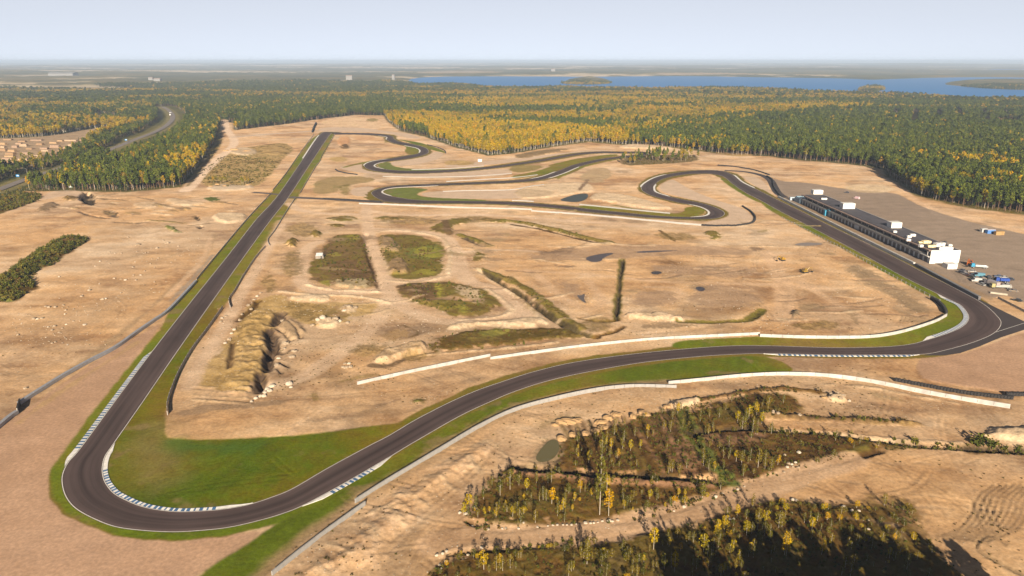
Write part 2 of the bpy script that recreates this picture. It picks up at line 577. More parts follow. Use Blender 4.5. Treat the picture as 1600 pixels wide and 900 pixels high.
# paddock and pit lane
i, w, d = mask_poly(P2(1205, 276, 1222, 284, 1255, 284, 1320, 296, 1400, 300, 1432, 320, 1500, 343, 1600, 366, 1900, 430, 1900, 560, 1650, 497, 1600, 472, 1572, 460, 1545, 468, 1500, 450, 1440, 420, 1300, 350, 1215, 307), 1.5, 1.5)
paint(i, w, tone(i, GREYS, 0.5 + 0.5 * W3[i] + 0.35 * STREAK[i] + 0.1 * FINE[i]), 4, 0.3)
GZ[i] *= (1 - w)
i, w, d = mask_poly(P2(1235, 316, 1262, 320, 1350, 366, 1440, 414, 1530, 455, 1560, 468, 1535, 468, 1430, 411, 1330, 360), 1, 0.8)
paint(i, w * 0.8, tone(i, [(0.27, 0.185, 0.11), (0.33, 0.23, 0.14)]))
i, w, d = mask_poly(P2(1310, 292, 1350, 286, 1395, 291, 1400, 300, 1350, 303), 4, 4); paint(i, w, tone(i, PALE[:2] + [OCHRE[2]]))

# automatic narrow verge along the whole track
hw = np.hypot(*(EDGE_A - EDGE_B).T)[::4] / 2
near = np.nonzero(dtrack < 16)[0]
wid = np.zeros(len(near))
dd = np.full(len(near), 1e9)
for k in range(len(CS)):
    q = (GX[near] - CS[k, 0]) ** 2 + (GY[near] - CS[k, 1]) ** 2
    b = q < dd
    dd[b] = q[b]; wid[b] = hw[k]
vw = sstep(-0.5, 0.5, wid + 3.2 + 1.0 * W1[near] + 0.5 * W2[near] - dtrack[near])
paint(near, vw, tone(near, VERGE), 1, 0.7)

# wider lawns
LAWNS = [
    (P2(491, 210, 460, 252, 425, 301, 400, 328, 375, 355, 340, 397, 307, 437, 285, 461, 262, 487, 259, 500, 242, 525, 195, 580, 147, 640, 105, 697, 82, 727, 79, 750, 81, 772,
        100, 800, 135, 821, 180, 837, 237, 843, 287, 842, 337, 838, 400, 828, 440, 815, 500, 790, 540, 765, 540, 745, 400, 800, 250, 815, 130, 760, 140, 700, 240, 580, 330, 460, 440, 320, 510, 212), 0),
    (P2(302, 905, 350, 873, 400, 841, 417, 827, 480, 795, 560, 750, 620, 710, 700, 665, 770, 630, 850, 600, 1000, 570, 1130, 557, 1208, 556, 1250, 581, 1200, 582, 1060, 597, 950, 600,
        875, 614, 800, 636, 740, 667, 650, 721, 560, 778, 507, 817, 467, 849, 405, 908, 360, 960, 240, 960), 1),
    (P2(326, 480, 349, 481, 300, 548, 275, 592, 263, 628, 261, 648, 252, 686, 300, 687, 400, 684, 475, 680, 525, 672, 585, 665, 625, 660, 660, 650, 680, 640, 640, 665, 520, 735, 400, 790, 300, 800, 200, 790, 160, 740, 180, 690, 240, 600), 2),
    (P2(517, 209, 523, 211, 500, 252, 490, 264, 469, 302, 461, 315, 447, 333, 420, 374, 400, 401, 383, 427, 366, 456, 356, 470, 349, 482, 326, 482, 379, 406, 424, 344, 454, 305, 487, 254), 3),
    (P2(1050, 547, 1052, 533, 1110, 529, 1200, 525, 1345, 528, 1400, 520, 1445, 508, 1477, 495, 1476, 485, 1465, 470, 1472, 462, 1507, 485, 1516, 500, 1490, 520, 1440, 537, 1350, 545, 1200, 543), 3),
    (P2(587, 257, 610, 252, 612, 260, 640, 264, 700, 265, 760, 260, 760, 263, 700, 267, 640, 269, 600, 266), 4),
    (P2(600, 300, 604, 296, 620, 293.5, 650, 293, 672, 296, 655, 300, 650, 305, 675, 309, 760, 312, 760, 315, 660, 314, 620, 309), 4),
    (P2(905, 320, 970, 326, 1047, 334, 1070, 331, 1068, 324, 1090, 322, 1106, 331, 1090, 338, 1050, 339, 975, 332, 905, 326), 3),
    (P2(650, 243, 630, 239, 637, 228, 610, 221, 606, 217, 613, 222, 650, 229, 660, 236, 652, 242, 600, 250, 560, 257, 530, 264, 545, 257, 600, 248), 3),
    (P2(617, 217, 640, 220, 665, 225, 690, 234, 700, 240, 690, 238, 670, 233, 645, 224), 3),
    (P2(869, 282, 872, 275, 890, 266, 915, 257, 960, 249, 980, 247, 950, 252, 905, 263, 880, 275), 3),
    (P2(800, 280, 850, 273, 900, 255, 940, 247, 970, 243, 960, 240, 890, 249, 840, 268, 800, 274), 3),
    (P2(850, 260, 880, 252, 915, 245, 900, 252, 880, 260), 3),
    (P2(1187, 318, 1222, 340, 1300, 380, 1366, 417, 1410, 441, 1466, 471, 1475, 462, 1412, 432, 1318, 381, 1190, 310), 3),
    (P2(1122, 276, 1140, 292, 1180, 315, 1195, 318, 1160, 300, 1140, 283), 3),
]
for pts, k in LAWNS:
    i, w, d = mask_poly(pts, 0.7, 0.9)
    n = 0.5 + 0.55 * W3[i] + 0.35 * W1[i] + 0.16 * W2[i] + 0.15 * FINE[i]
    if k == 0:
        c = tone(i, STRIP, n + 0.12 + 0.35 * MID[i])
    elif k == 2:
        c = tone(i, LAWN, n - 0.06 + 0.55 * MID[i])
    elif k == 1:
        c = tone(i, STRIP, n + 0.20 + 0.55 * MID[i]) * np.array([0.88, 0.86, 0.9])
    elif k == 4:
        c = tone(i, [(0.16, 0.17, 0.035), (0.135, 0.165, 0.03)])
    else:
        c = tone(i, STRIP, n + 0.35 * MID[i])
    ang_ = 0.9 if k == 0 else 0.35
    stripe = np.sin((GX[i] * math.cos(ang_) - GY[i] * math.sin(ang_)) * 1.15 + 1.2 * W1[i]) * sstep(-0.3, 0.4, MID[i])
    bare = sstep(0.30, 0.62, fbm(GX[i], GY[i], 9, 4, 861) + 0.25 * W1[i])
    c = c * (1 + 0.13 * FINE[i] + 0.16 * W2[i] + 0.055 * stripe)[:, None]
    c = c * (1 - 0.65 * bare[:, None]) + np.array([0.22, 0.15, 0.07]) * 0.65 * bare[:, None]
    paint(i, w, c, 1, 1.8)
    GZ[i] *= (1 - w)
# worn brown margin by the lower wall
i, w, d = mask_line(P2(400, 908, 455, 858, 520, 812, 570, 775, 660, 722, 760, 660, 840, 627, 950, 605, 1050, 598), 2.2, 2.0, 2.0); paint(i, w * 0.85, tone(i, [(0.26, 0.17, 0.09), (0.36, 0.24, 0.13)]))
# worn patches in the big lawn
i, w, d = mask_poly(P2(215, 700, 260, 640, 250, 690, 300, 720, 260, 760, 205, 745), 9, 8); paint(i, w * 0.6, tone(i, [(0.20, 0.15, 0.05), (0.24, 0.17, 0.07)]))
i, w, d = mask_poly(P2(250, 690, 330, 690, 420, 690, 380, 705, 300, 712), 5, 6); paint(i, w * 0.8, tone(i, [(0.05, 0.105, 0.012), (0.075, 0.13, 0.018)]))

# dirt roads and lighter worn ground
for pts, half in (
    (P2(573, 322, 575, 355, 580, 380, 595, 417, 600, 440, 612, 460, 650, 485, 700, 500, 760, 500, 820, 490), 5),
    (P2(500, 380, 480, 383, 474, 410, 470, 440, 500, 455, 560, 456, 605, 452), 5),
    (P2(450, 312, 480, 330, 560, 335, 640, 333, 760, 335, 900, 345, 1000, 352), 5),
    (P2(575, 358, 640, 362, 690, 370, 705, 385, 715, 410, 730, 440, 770, 455, 810, 480, 850, 500), 6),
    (P2(822, 422, 900, 428, 962, 433, 1040, 440, 1200, 444, 1300, 452), 2),
    (P2(840, 430, 880, 465, 920, 482, 940, 470, 920, 440), 3),
    (P2(1000, 470, 1060, 465, 1055, 450, 1010, 448), 2),
    (P2(1225, 500, 1225, 450, 1215, 420, 1200, 395), 5),
    (P2(1250, 440, 1310, 475, 1350, 500), 3),
    (P2(440, 345, 420, 385, 400, 420, 372, 470, 350, 510, 320, 555, 300, 600), 4),
    (P2(290, 297, 312, 274, 335, 252, 358, 233, 367, 221, 361, 212, 353, 200, 351, 186), 6),
    (P2(368, 214, 420, 209, 500, 205), 6),
    (P2(1385, 278, 1410, 296, 1440, 318, 1500, 338, 1600, 362), 3),
    (P2(680, 850, 740, 840, 830, 838, 920, 832, 1000, 815, 1080, 795, 1160, 770, 1230, 745, 1330, 715), 5)):
    i, w, d = mask_line(pts, half, 2.0, 1.5); paint(i, w * 0.75, tone(i, ROAD, 0.5 + 0.5 * STREAK[i] + 0.2 * FINE[i]))

def wheel_tracks(n, x0, x1, y0, y1, seed, half=0.45):
    r = np.random.default_rng(seed)
    for k in range(n):
        p = np.array(g(r.uniform(x0, x1), r.uniform(y0, y1)))
        a = r.uniform(0, 2 * np.pi); c = r.normal(0, 0.09)
        Q = []
        for q in range(int(r.uniform(6, 18))):
            Q.append(p.copy()); a += c + r.normal(0, 0.06); p = p + 6.0 * np.array([np.cos(a), np.sin(a)])
        Q = np.array(Q); N = normals2(Q)
        dark = r.random() < 0.55
        for s_ in (-1.1, 1.1):
            i, w, d = mask_line(catmull(Q + N * s_, 3), half, 0.5, 0.25, world=True)
            if not len(i): continue
            w = w * np.where(dtrack[i] < 11, 0, 1) * clr[i]
            GC[i] *= 1 + w[:, None] * ((-0.24 if dark else 0.16) * (0.6 + 0.4 * W2[i]))[:, None]
            GZ[i] -= 0.10 * w


wheel_tracks(46, 440, 1380, 335, 500, 1)
wheel_tracks(26, 20, 380, 320, 560, 2)
wheel_tracks(14, 300, 900, 560, 660, 3)
wheel_tracks(22, 1150, 1600, 590, 850, 4)
wheel_tracks(12, 560, 800, 690, 880, 5)
wheel_tracks(16, 500, 1200, 215, 300, 6, 0.8)
wheel_tracks(14, 1260, 1580, 300, 420, 7, 0.6)

# ---------- infield vegetation, rocks and stains
def veg(pts, cols, h=0.0, fall=3.0, feather=1.6, warp=2.6, cls=3, a=1.0, bump=2.2):
    if h: mound(pts, h, fall)
    i, w, d = mask_organic(pts, feather, warp)
    paint(i, w * a, tone(i, cols, 0.5 + 0.8 * (0.5 * W1[i] + 0.55 * MID[i] + 0.35 * W2[i] + 0.45 * FINE[i])), cls, bump)
    if cls == 3: GZ[i] += w * flat[i] * (0.09 * W2[i] + 0.10 * FINE[i])


def vline(pts, half, cols, h=0.0, cls=3, a=1.0, warp=1.2, feather=0.9):
    if h: ridge(pts, half * 1.3, h)
    i, w, d = mask_line(pts, half, feather, warp + 0.45 * half)
    paint(i, w * a * sstep(-0.75, -0.2, MID[i] + 0.5 * FINE[i] + 0.35), tone(i, cols), cls, 2.0)


veg(P2(477, 440, 482, 415, 500, 390, 520, 367, 550, 365, 572, 366, 575, 392, 587, 420, 594, 452, 560, 448, 520, 443), BROWN + OLIVE[1:])
veg(P2(500, 412, 540, 404, 588, 408, 590, 434, 540, 434, 505, 428), BROWN)
veg(P2(520, 370, 545, 364, 570, 368, 560, 378, 530, 384), OLIVE[1:])
veg(P2(520, 436, 560, 435, 580, 438, 583, 451, 522, 451), [(0.30, 0.23, 0.13), (0.42, 0.33, 0.2)], 1.0)
veg(P2(585, 366, 637, 365, 690, 377, 697, 387, 692, 420, 697, 428, 650, 437, 607, 435, 600, 420, 595, 392), OLIVE + [(0.22, 0.16, 0.07)])
veg(P2(640, 385, 690, 380, 695, 400, 660, 408, 630, 400), GREEN[1:] + OLIVE[2:3])
veg(P2(588, 372, 605, 368, 622, 380, 628, 392, 600, 395), [(0.25, 0.17, 0.09), (0.34, 0.24, 0.14)], 1.8)
veg(P2(604, 410, 620, 402, 636, 410, 643, 425, 620, 430, 604, 428), [(0.2, 0.13, 0.065), (0.28, 0.19, 0.10)], 2.2)
veg(P2(615, 450, 625, 440, 675, 440, 705, 440, 735, 445, 762, 455, 790, 480, 750, 495, 712, 496, 692, 487, 670, 480, 625, 465), OLIVE, 0.8, 6)
veg(P2(615, 450, 630, 441, 675, 442, 690, 460, 680, 478, 640, 468), BROWN)
veg(P2(715, 447, 750, 455, 760, 470, 750, 478, 730, 468, 705, 452), [(0.34, 0.25, 0.15), (0.5, 0.38, 0.24)])
for pts in (P2(445, 382, 452, 372, 462, 372, 468, 380, 462, 386, 450, 386), P2(482, 368, 490, 361, 503, 363, 500, 372)):
    veg(pts, OLIVE[:3], 2.2)
for pts in (P2(500, 343, 520, 338, 560, 339, 555, 346, 520, 346), P2(505, 351, 530, 349, 546, 353, 530, 356), P2(580, 342, 590, 338, 640, 340, 636, 344),
            P2(665, 358, 680, 351, 695, 345, 715, 340, 740, 342, 735, 348, 712, 352, 705, 367, 690, 366), P2(740, 345, 770, 340, 800, 345, 790, 350),
            P2(737, 402, 742, 394, 760, 395, 757, 408, 740, 410), P2(330, 200, 350, 205, 340, 235, 322, 258)):
    veg(pts, OLIVE, 0.6, 2)
vline(P2(695, 345, 697, 353, 702, 366), 2.5, BROWN)
vline(P2(717, 367, 735, 372, 750, 379, 762, 385), 3, OLIVE, 1.0)
vline(P2(725, 372, 745, 381, 756, 385), 1.6, [(0.07, 0.05, 0.03), (0.10, 0.07, 0.04)], -1.5)
vline(P2(572, 366, 577, 400, 587, 425, 594, 452), 2.2, SCRUB[:3], -2.0)
vline(P2(788, 345, 815, 348, 840, 353, 880, 362, 920, 372, 953, 379), 4.2, OLIVE[1:] + [(0.22, 0.17, 0.05)], 0.9)
vline(P2(800, 352, 840, 358, 880, 367, 920, 377, 945, 381), 1.3, SCRUB[:2])
vline(P2(750, 421, 775, 430, 800, 440, 825, 452, 850, 471, 875, 493, 905, 513), 3.2, OLIVE + [(0.22, 0.16, 0.06)], 0.7)
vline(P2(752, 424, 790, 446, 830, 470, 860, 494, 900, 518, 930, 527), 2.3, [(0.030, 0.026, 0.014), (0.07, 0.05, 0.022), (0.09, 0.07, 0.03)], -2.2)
vline(P2(972, 405, 970, 430, 966, 460, 963, 498), 1.9, OLIVE[1:], 0.0)
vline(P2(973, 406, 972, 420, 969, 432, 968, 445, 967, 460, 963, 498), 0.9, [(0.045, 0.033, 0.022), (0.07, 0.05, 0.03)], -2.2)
vline(P2(1062, 502, 1090, 503, 1130, 502, 1165, 500, 1180, 492, 1190, 484), 2.4, OLIVE[:3] + SCRUB[:1], -0.6)
vline(P2(905, 497, 940, 502, 965, 500), 1.6, SCRUB, -0.8)
vline(P2(920, 527, 960, 518, 975, 510), 1.4, SCRUB, -0.8)
veg(P2(970, 497, 985, 489, 1010, 492, 1025, 488, 1050, 493, 1080, 503, 1030, 503), PALE[:2] + [(0.55, 0.40, 0.27)], 1.4)
veg(P2(1000, 509, 1040, 503, 1105, 509, 1060, 514, 1010, 515), [(0.22, 0.15, 0.08), (0.36, 0.25, 0.15)])
veg(P2(1098, 363, 1110, 359, 1130, 366, 1128, 374, 1112, 375), OLIVE, 1.0)
vline(P2(1030, 360, 1045, 370, 1055, 377), 1.2, BROWN)
veg(P2(672, 529, 725, 521, 755, 512, 800, 517, 850, 510, 882, 512, 907, 520, 932, 527, 905, 531, 850, 530, 800, 540, 712, 547, 682, 557, 668, 556), SCRUB[2:] + OLIVE, 0.8)
veg(P2(745, 522, 775, 512, 800, 517, 790, 526, 760, 528), [(0.24, 0.20, 0.04), (0.19, 0.18, 0.04)])
veg(P2(692, 517, 712, 501, 760, 497, 800, 498, 835, 494, 862, 503, 845, 511, 800, 514, 755, 508, 725, 518), PALE, 1.2, 5, cls=None, bump=1)
veg(P2(580, 567, 592, 552, 625, 541, 660, 533, 672, 540, 668, 552, 640, 554, 610, 568), [(0.36, 0.24, 0.13), (0.5, 0.36, 0.22), (0.6, 0.46, 0.31)], 2.0, 3, cls=None, bump=2)
vline(P2(580, 572, 610, 571, 640, 558, 672, 553), 1.3, [(0.13, 0.085, 0.045), (0.2, 0.13, 0.07)])
veg(P2(600, 520, 625, 508, 650, 520, 630, 532, 605, 538), [(0.33, 0.21, 0.10), (0.42, 0.28, 0.15)], cls=None)
vline(P2(628, 507, 645, 514, 655, 521, 640, 527), 0.9, BROWN)
# quarry
veg(P2(395, 470, 440, 458, 455, 470, 520, 474, 560, 468, 600, 478, 615, 490, 560, 492, 530, 507, 490, 512, 460, 505, 442, 490, 420, 520, 416, 560, 420, 580, 402, 598, 392, 618, 330, 612, 300, 600, 340, 550, 362, 520, 370, 490), OCHRE + [(0.33, 0.22, 0.10)], cls=None, warp=3)
mound(P2(372, 495, 400, 483, 432, 488, 424, 505, 417, 525, 417, 560, 420, 582, 404, 598, 396, 622, 345, 618, 352, 575, 362, 530), 0.8, 5.0, 3.5, 0.5)
for q_ in (P2(440, 489, 432, 500, 428, 506), P2(418, 515, 424, 527, 428, 543, 427, 552), P2(422, 548, 420, 562, 418, 578), P2(407, 586, 408, 598, 414, 604)):
    vline(q_, 2.6, [(0.035, 0.024, 0.015), (0.07, 0.046, 0.03), (0.15, 0.10, 0.06)], -2.6, cls=None, warp=2.0)  # shadow of the quarry cliff painted dark into the hollows
for q_ in (P2(432, 512, 445, 520, 455, 532), P2(430, 565, 442, 568, 452, 574), P2(432, 575, 440, 582), P2(455, 545, 440, 553), P2(448, 500, 462, 512, 470, 528)):
    vline(q_, 0.9, [(0.06, 0.042, 0.028), (0.15, 0.10, 0.06)], -1.0, cls=None, warp=1.2)
vline(P2(404, 592, 407, 604, 404, 612), 2.2, [(0.12, 0.08, 0.05), (0.19, 0.125, 0.075)], -0.8)
vline(P2(372, 500, 383, 490, 396, 480, 402, 470), 2.0, SCRUB, -1.0)
vline(P2(358, 575, 362, 552, 364, 535), 1.4, BROWN, -0.8)
veg(P2(450, 464, 470, 461, 522, 462, 523, 471, 480, 473, 452, 471), PALE, 1.0, cls=None)
veg(P2(489, 508, 497, 498, 515, 497, 533, 502, 528, 512, 500, 514), PALE, 1.5, 2, cls=None, bump=2.5)
veg(P2(530, 480, 555, 476, 560, 486, 540, 492), PALE[:2], 1.0, cls=None, bump=2.5)
veg(P2(440, 500, 460, 497, 478, 512, 470, 530, 445, 530, 435, 515), [(0.34, 0.23, 0.13), (0.42, 0.30, 0.18)], 1.0, cls=None, bump=2.5)
for y0 in (524, 541, 549, 566, 581, 590):
    vline(P2(372 - (y0 - 520) * 0.2, y0, 392, y0 + 1.5, 414, y0 - 1), 0.5, [(0.22, 0.14, 0.06), (0.30, 0.2, 0.09)], -0.12, cls=None, warp=1.6)
for y0 in (606, 612, 620, 627):
    vline(P2(300, y0 - 3, 340, y0, 390, y0 + 3), 0.5, [(0.26, 0.17, 0.085), (0.5, 0.37, 0.23)], 0.3, cls=None, a=0.7)
vline(P2(290, 645, 340, 636, 400, 632, 440, 628), 2.4, [(0.22, 0.15, 0.09), (0.28, 0.19, 0.115)], 0, cls=None, a=0.8)
veg(P2(480, 615, 500, 610, 500, 625, 488, 632), OLIVE, cls=None, a=0.6)
veg(P2(640, 627, 652, 621, 672, 624, 664, 630, 648, 632), GREEN + OLIVE, 0.5)
veg(P2(520, 600, 545, 590, 600, 580, 560, 595), OLIVE, cls=None, a=0.5)
for pts in (P2(560, 640, 600, 628, 640, 618, 600, 636), P2(600, 652, 640, 640, 660, 632, 640, 646), P2(470, 655, 520, 648, 560, 650, 500, 662), P2(700, 600, 740, 590, 770, 588, 730, 600)):
    veg(pts, DAMP, cls=None, a=0.5)
for pts, half in (
    (P2(573, 322, 575, 355, 580, 380, 595, 417, 601, 440, 609, 460, 640, 486, 690, 502, 760, 499), 4.2),
    (P2(500, 376, 478, 390, 472, 412, 470, 440, 500, 456, 560, 457, 603, 450), 4.2),
    (P2(450, 318, 480, 331, 560, 335, 575, 330, 640, 336, 760, 336, 900, 346, 1000, 353), 4.0),
    (P2(578, 358, 640, 361, 690, 369, 708, 385, 718, 410, 732, 438, 775, 452, 805, 478, 815, 492, 760, 499), 5.0),
    (P2(600, 446, 650, 439, 700, 432, 715, 415), 3.5),
    (P2(715, 395, 760, 391, 830, 392, 900, 400), 2.2),
    (P2(610, 465, 590, 500, 560, 530, 520, 560, 470, 590, 430, 600), 4.5),
    (P2(440, 350, 418, 388, 398, 424, 375, 462, 345, 520, 318, 560, 296, 605), 3.0)):
    i, w, d = mask_line(pts, half, 1.6, 0.9)
    paint(i, w * 0.8, tone(i, [(0.46, 0.315, 0.20), (0.56, 0.40, 0.265), (0.63, 0.465, 0.32)], 0.5 + 0.6 * STREAK[i] + 0.4 * W1[i] + 0.25 * FINE[i]), 0, 1.0)
    GZ[i] *= 1 - 0.5 * w
for pts in (P2(640, 388, 665, 383, 692, 390, 690, 402, 660, 404), P2(640, 425, 660, 418, 685, 422, 676, 430, 650, 430), P2(540, 365, 560, 366, 566, 374, 548, 376), P2(510, 395, 530, 392, 540, 400, 520, 402),
            P2(500, 440, 515, 436, 520, 446, 505, 446), P2(700, 480, 725, 476, 740, 486, 720, 492), P2(675, 442, 690, 445, 695, 470, 682, 472)):
    veg(pts, [(0.23, 0.19, 0.03), (0.28, 0.25, 0.04), (0.2, 0.2, 0.03)], 0, a=0.85)
for pts in (P2(640, 361, 682, 369, 699, 380, 704, 400, 701, 427), P2(603, 438, 650, 441, 700, 431), P2(480, 445, 520, 453, 592, 456), P2(762, 452, 797, 478, 782, 494, 720, 500), P2(742, 419, 772, 440, 818, 470, 852, 505),
            P2(586, 364, 610, 360, 640, 361), P2(655, 556, 720, 550, 800, 543, 870, 535), P2(440, 456, 480, 460, 560, 464, 610, 474)):
    vline(pts, 1.5, PALE, 0.5, cls=None, a=0.75, warp=1.6)
for pts in (P2(445, 352, 480, 345, 505, 360, 480, 372, 450, 366), P2(438, 395, 470, 390, 478, 412, 470, 432, 440, 436), P2(590, 340, 640, 336, 700, 345, 660, 352, 600, 350), P2(440, 466, 520, 478, 560, 490, 520, 506, 455, 498),
            P2(540, 545, 580, 536, 610, 545, 570, 565), P2(1010, 366, 1060, 362, 1100, 372, 1060, 380), P2(400, 440, 425, 425, 440, 445, 415, 462), P2(700, 340, 760, 337, 790, 343, 740, 350), P2(640, 545, 690, 556, 660, 566, 620, 566),
            P2(800, 455, 830, 470, 855, 497, 820, 480), P2(905, 500, 950, 495, 960, 510, 925, 522), P2(1225, 505, 1290, 500, 1330, 510, 1260, 518)):
    veg(pts, OCHRE[:2] + OLIVE[:2] + SAND[:1], cls=None, feather=2.5, warp=4, a=0.7)
# damp and dark stains
for pts in (P2(1015, 421, 1035, 417, 1040, 420, 1018, 426), P2(1082, 416, 1105, 416, 1115, 424, 1095, 428), P2(1052, 423, 1067, 422, 1066, 431, 1055, 430),
            P2(1165, 386, 1185, 385, 1200, 390, 1180, 394), P2(1168, 425, 1190, 426, 1196, 431, 1176, 430), P2(830, 395, 870, 388, 900, 384, 905, 395, 860, 402),
            P2(860, 413, 890, 414, 902, 418, 875, 419), P2(1080, 448, 1110, 446, 1130, 452, 1100, 455), P2(1140, 460, 1150, 456, 1155, 462)):
    veg(pts, [(0.13, 0.085, 0.055), (0.2, 0.135, 0.085)], cls=None, feather=2.5, warp=3.5, a=0.8, bump=1)
for pts in (P2(800, 400, 900, 390, 1000, 380, 1100, 385, 1180, 390, 1170, 400, 1000, 400, 860, 412), P2(1000, 415, 1100, 410, 1200, 418, 1190, 432, 1060, 432),
            P2(985, 455, 1050, 452, 1060, 470, 1040, 482, 985, 480), P2(860, 430, 905, 445, 920, 470, 890, 470), P2(1080, 440, 1180, 450, 1190, 475, 1120, 485, 1070, 470)):
    veg(pts, [(0.29, 0.19, 0.115), (0.36, 0.24, 0.15)], cls=None, feather=4, warp=7, a=0.8, bump=1)
veg(P2(1325, 414, 1350, 420, 1392, 443, 1422, 462, 1452, 484, 1440, 492, 1400, 477, 1372, 455, 1338, 434), [(0.14, 0.105, 0.06), (0.24, 0.17, 0.10)], cls=None, feather=4, warp=6, a=0.8)
veg(P2(1230, 490, 1238, 484, 1250, 484, 1253, 492, 1240, 496), [(0.13, 0.095, 0.06), (0.2, 0.15, 0.09)], 1.2, 2)
veg(P2(1240, 476, 1265, 470, 1300, 478, 1280, 485, 1250, 484), [(0.2, 0.14, 0.075), (0.28, 0.2, 0.115)], cls=None, a=0.7)
veg(P2(1320, 480, 1345, 488, 1342, 510, 1330, 500), [(0.24, 0.165, 0.09), (0.3, 0.21, 0.12)], cls=None, a=0.7)
for k in range(8):
    x0 = 1395 + k * 6
    vline(P2(x0, 480 + k * 2, x0 + 14, 492 + k, x0 + 10, 503), 0.35, [(0.28, 0.19, 0.11), (0.34, 0.24, 0.14)], -0.25, cls=None, warp=0.3)
r_ = np.random.default_rng(77)
for k in range(60):
    x0_, y0_ = r_.uniform(420, 1400), r_.uniform(335, 500)
    if x0_ < 470 and y0_ > 400: continue
    L_ = r_.uniform(10, 38); b_ = r_.normal(0, 0.25)
    ln_ = [(x0_, y0_), (x0_ + L_, y0_ + L_ * 0.12 * b_), (x0_ + 2 * L_, y0_ + L_ * (0.12 + b_) * 0.5), (x0_ + 3 * L_, y0_ + L_ * b_)]
    if k % 2: vline(ln_, r_.uniform(0.6, 1.6), [(0.20, 0.125, 0.07), (0.33, 0.215, 0.13)], -0.35, cls=None, a=0.75, warp=1.4)
    else: vline(ln_, r_.uniform(0.6, 1.5), PALE[:2], 0.4, cls=None, a=0.7, warp=1.4)
for k in range(26):
    x0_, y0_ = r_.uniform(430, 1380), r_.uniform(335, 480); w_ = r_.uniform(8, 28)
    veg([(x0_ - w_, y0_), (x0_ - w_ * 0.2, y0_ - w_ * 0.16), (x0_ + w_, y0_ + r_.normal(0, 2)), (x0_ + w_ * 0.3, y0_ + w_ * 0.17)], [(0.21, 0.14, 0.08), (0.31, 0.21, 0.125), (0.25, 0.19, 0.07)], cls=None, feather=2.5, warp=4, a=0.75, bump=1)
# north infield, between the upper legs
veg(P2(525, 216, 545, 212, 550, 222, 540, 232, 528, 228), CLAY, 1.2, cls=None)
veg(P2(550, 212, 590, 213, 585, 220, 555, 220), CLAY, cls=None, a=0.7)
veg(P2(530, 228, 545, 226, 547, 233, 533, 233), BROWN, 1.0, cls=None)
veg(P2(512, 246, 540, 244, 545, 252, 520, 253), OCHRE, cls=None)
veg(P2(487, 300, 492, 285, 515, 276, 560, 275, 590, 280, 580, 284, 540, 290, 520, 302, 500, 304), [(0.30, 0.22, 0.095), (0.36, 0.25, 0.115), (0.24, 0.19, 0.07)])
veg(P2(530, 290, 548, 285, 548, 305, 532, 304), OLIVE, cls=None, a=0.7)
veg(P2(600, 216, 608, 213, 607, 222, 600, 224), OLIVE, cls=None, a=0.8)
veg(P2(690, 255, 700, 249, 745, 252, 740, 258, 700, 258), OCHRE, cls=None)
veg(P2(790, 264, 810, 258, 850, 257, 845, 265, 810, 271), [(0.30, 0.22, 0.08), (0.25, 0.19, 0.06)])
veg(P2(900, 278, 925, 262, 955, 262, 957, 275, 940, 285, 915, 284), [(0.32, 0.22, 0.12), (0.38, 0.27, 0.15)], cls=None, warp=1.0)
veg(P2(800, 300, 830, 290, 880, 285, 925, 285, 930, 300, 900, 303, 880, 306, 850, 310, 810, 312), PALE[:2] + [(0.52, 0.36, 0.22)], 1.0, cls=None)
vline(P2(905, 298, 915, 286, 918, 280), 2.0, DAMP, 0, cls=None)
veg(P2(930, 300, 980, 305, 1030, 318, 1055, 328, 1020, 328, 950, 316, 915, 312), PALE[:2] + [(0.5, 0.35, 0.21)], 1.3, cls=None)
vline(P2(955, 320, 985, 325, 1005, 328), 1.5, OLIVE, cls=None)
veg(P2(967, 256, 972, 246, 1000, 243, 1060, 241, 1092, 243, 1093, 252, 1040, 256, 985, 259), [(0.13, 0.10, 0.04), (0.22, 0.15, 0.06)], cls=3)
veg(P2(500, 187, 560, 182, 600, 190, 615, 200, 560, 197, 505, 197), CLAY[:1] + SAND[2:] + OCHRE[2:], cls=None, a=0.8)
veg(P2(570, 186, 590, 184, 590, 190, 575, 190), OLIVE, cls=None, a=0.8)
veg(P2(800, 243, 850, 234, 900, 232, 860, 240, 810, 250), [(0.18, 0.13, 0.06), (0.3, 0.2, 0.1)], 1.0)
veg(P2(955, 230, 990, 225, 1040, 229, 1060, 233, 1000, 233), PALE[:2], 1.5, cls=None)
veg(P2(1110, 238, 1150, 236, 1185, 242, 1150, 246), OCHRE, cls=None)
# left meadow north-west of the straight
veg(P2(318, 264, 345, 242, 372, 232, 400, 228, 445, 222, 462, 232, 440, 252, 420, 276, 402, 293, 308, 294), OLIVE[:2] + OCHRE[1:] + OLIVE[2:])
veg(P2(352, 238, 370, 231, 400, 232, 402, 243, 375, 244), PALE, 1.5, cls=None)
veg(P2(400, 232, 430, 228, 450, 232, 440, 243, 415, 242), OCHRE + PALE[:1], 0.8, cls=None)
veg(P2(318, 295, 340, 288, 365, 290, 400, 289, 395, 296, 340, 300), [(0.4, 0.3, 0.2), (0.5, 0.39, 0.27)], 1.2, cls=None, bump=2)
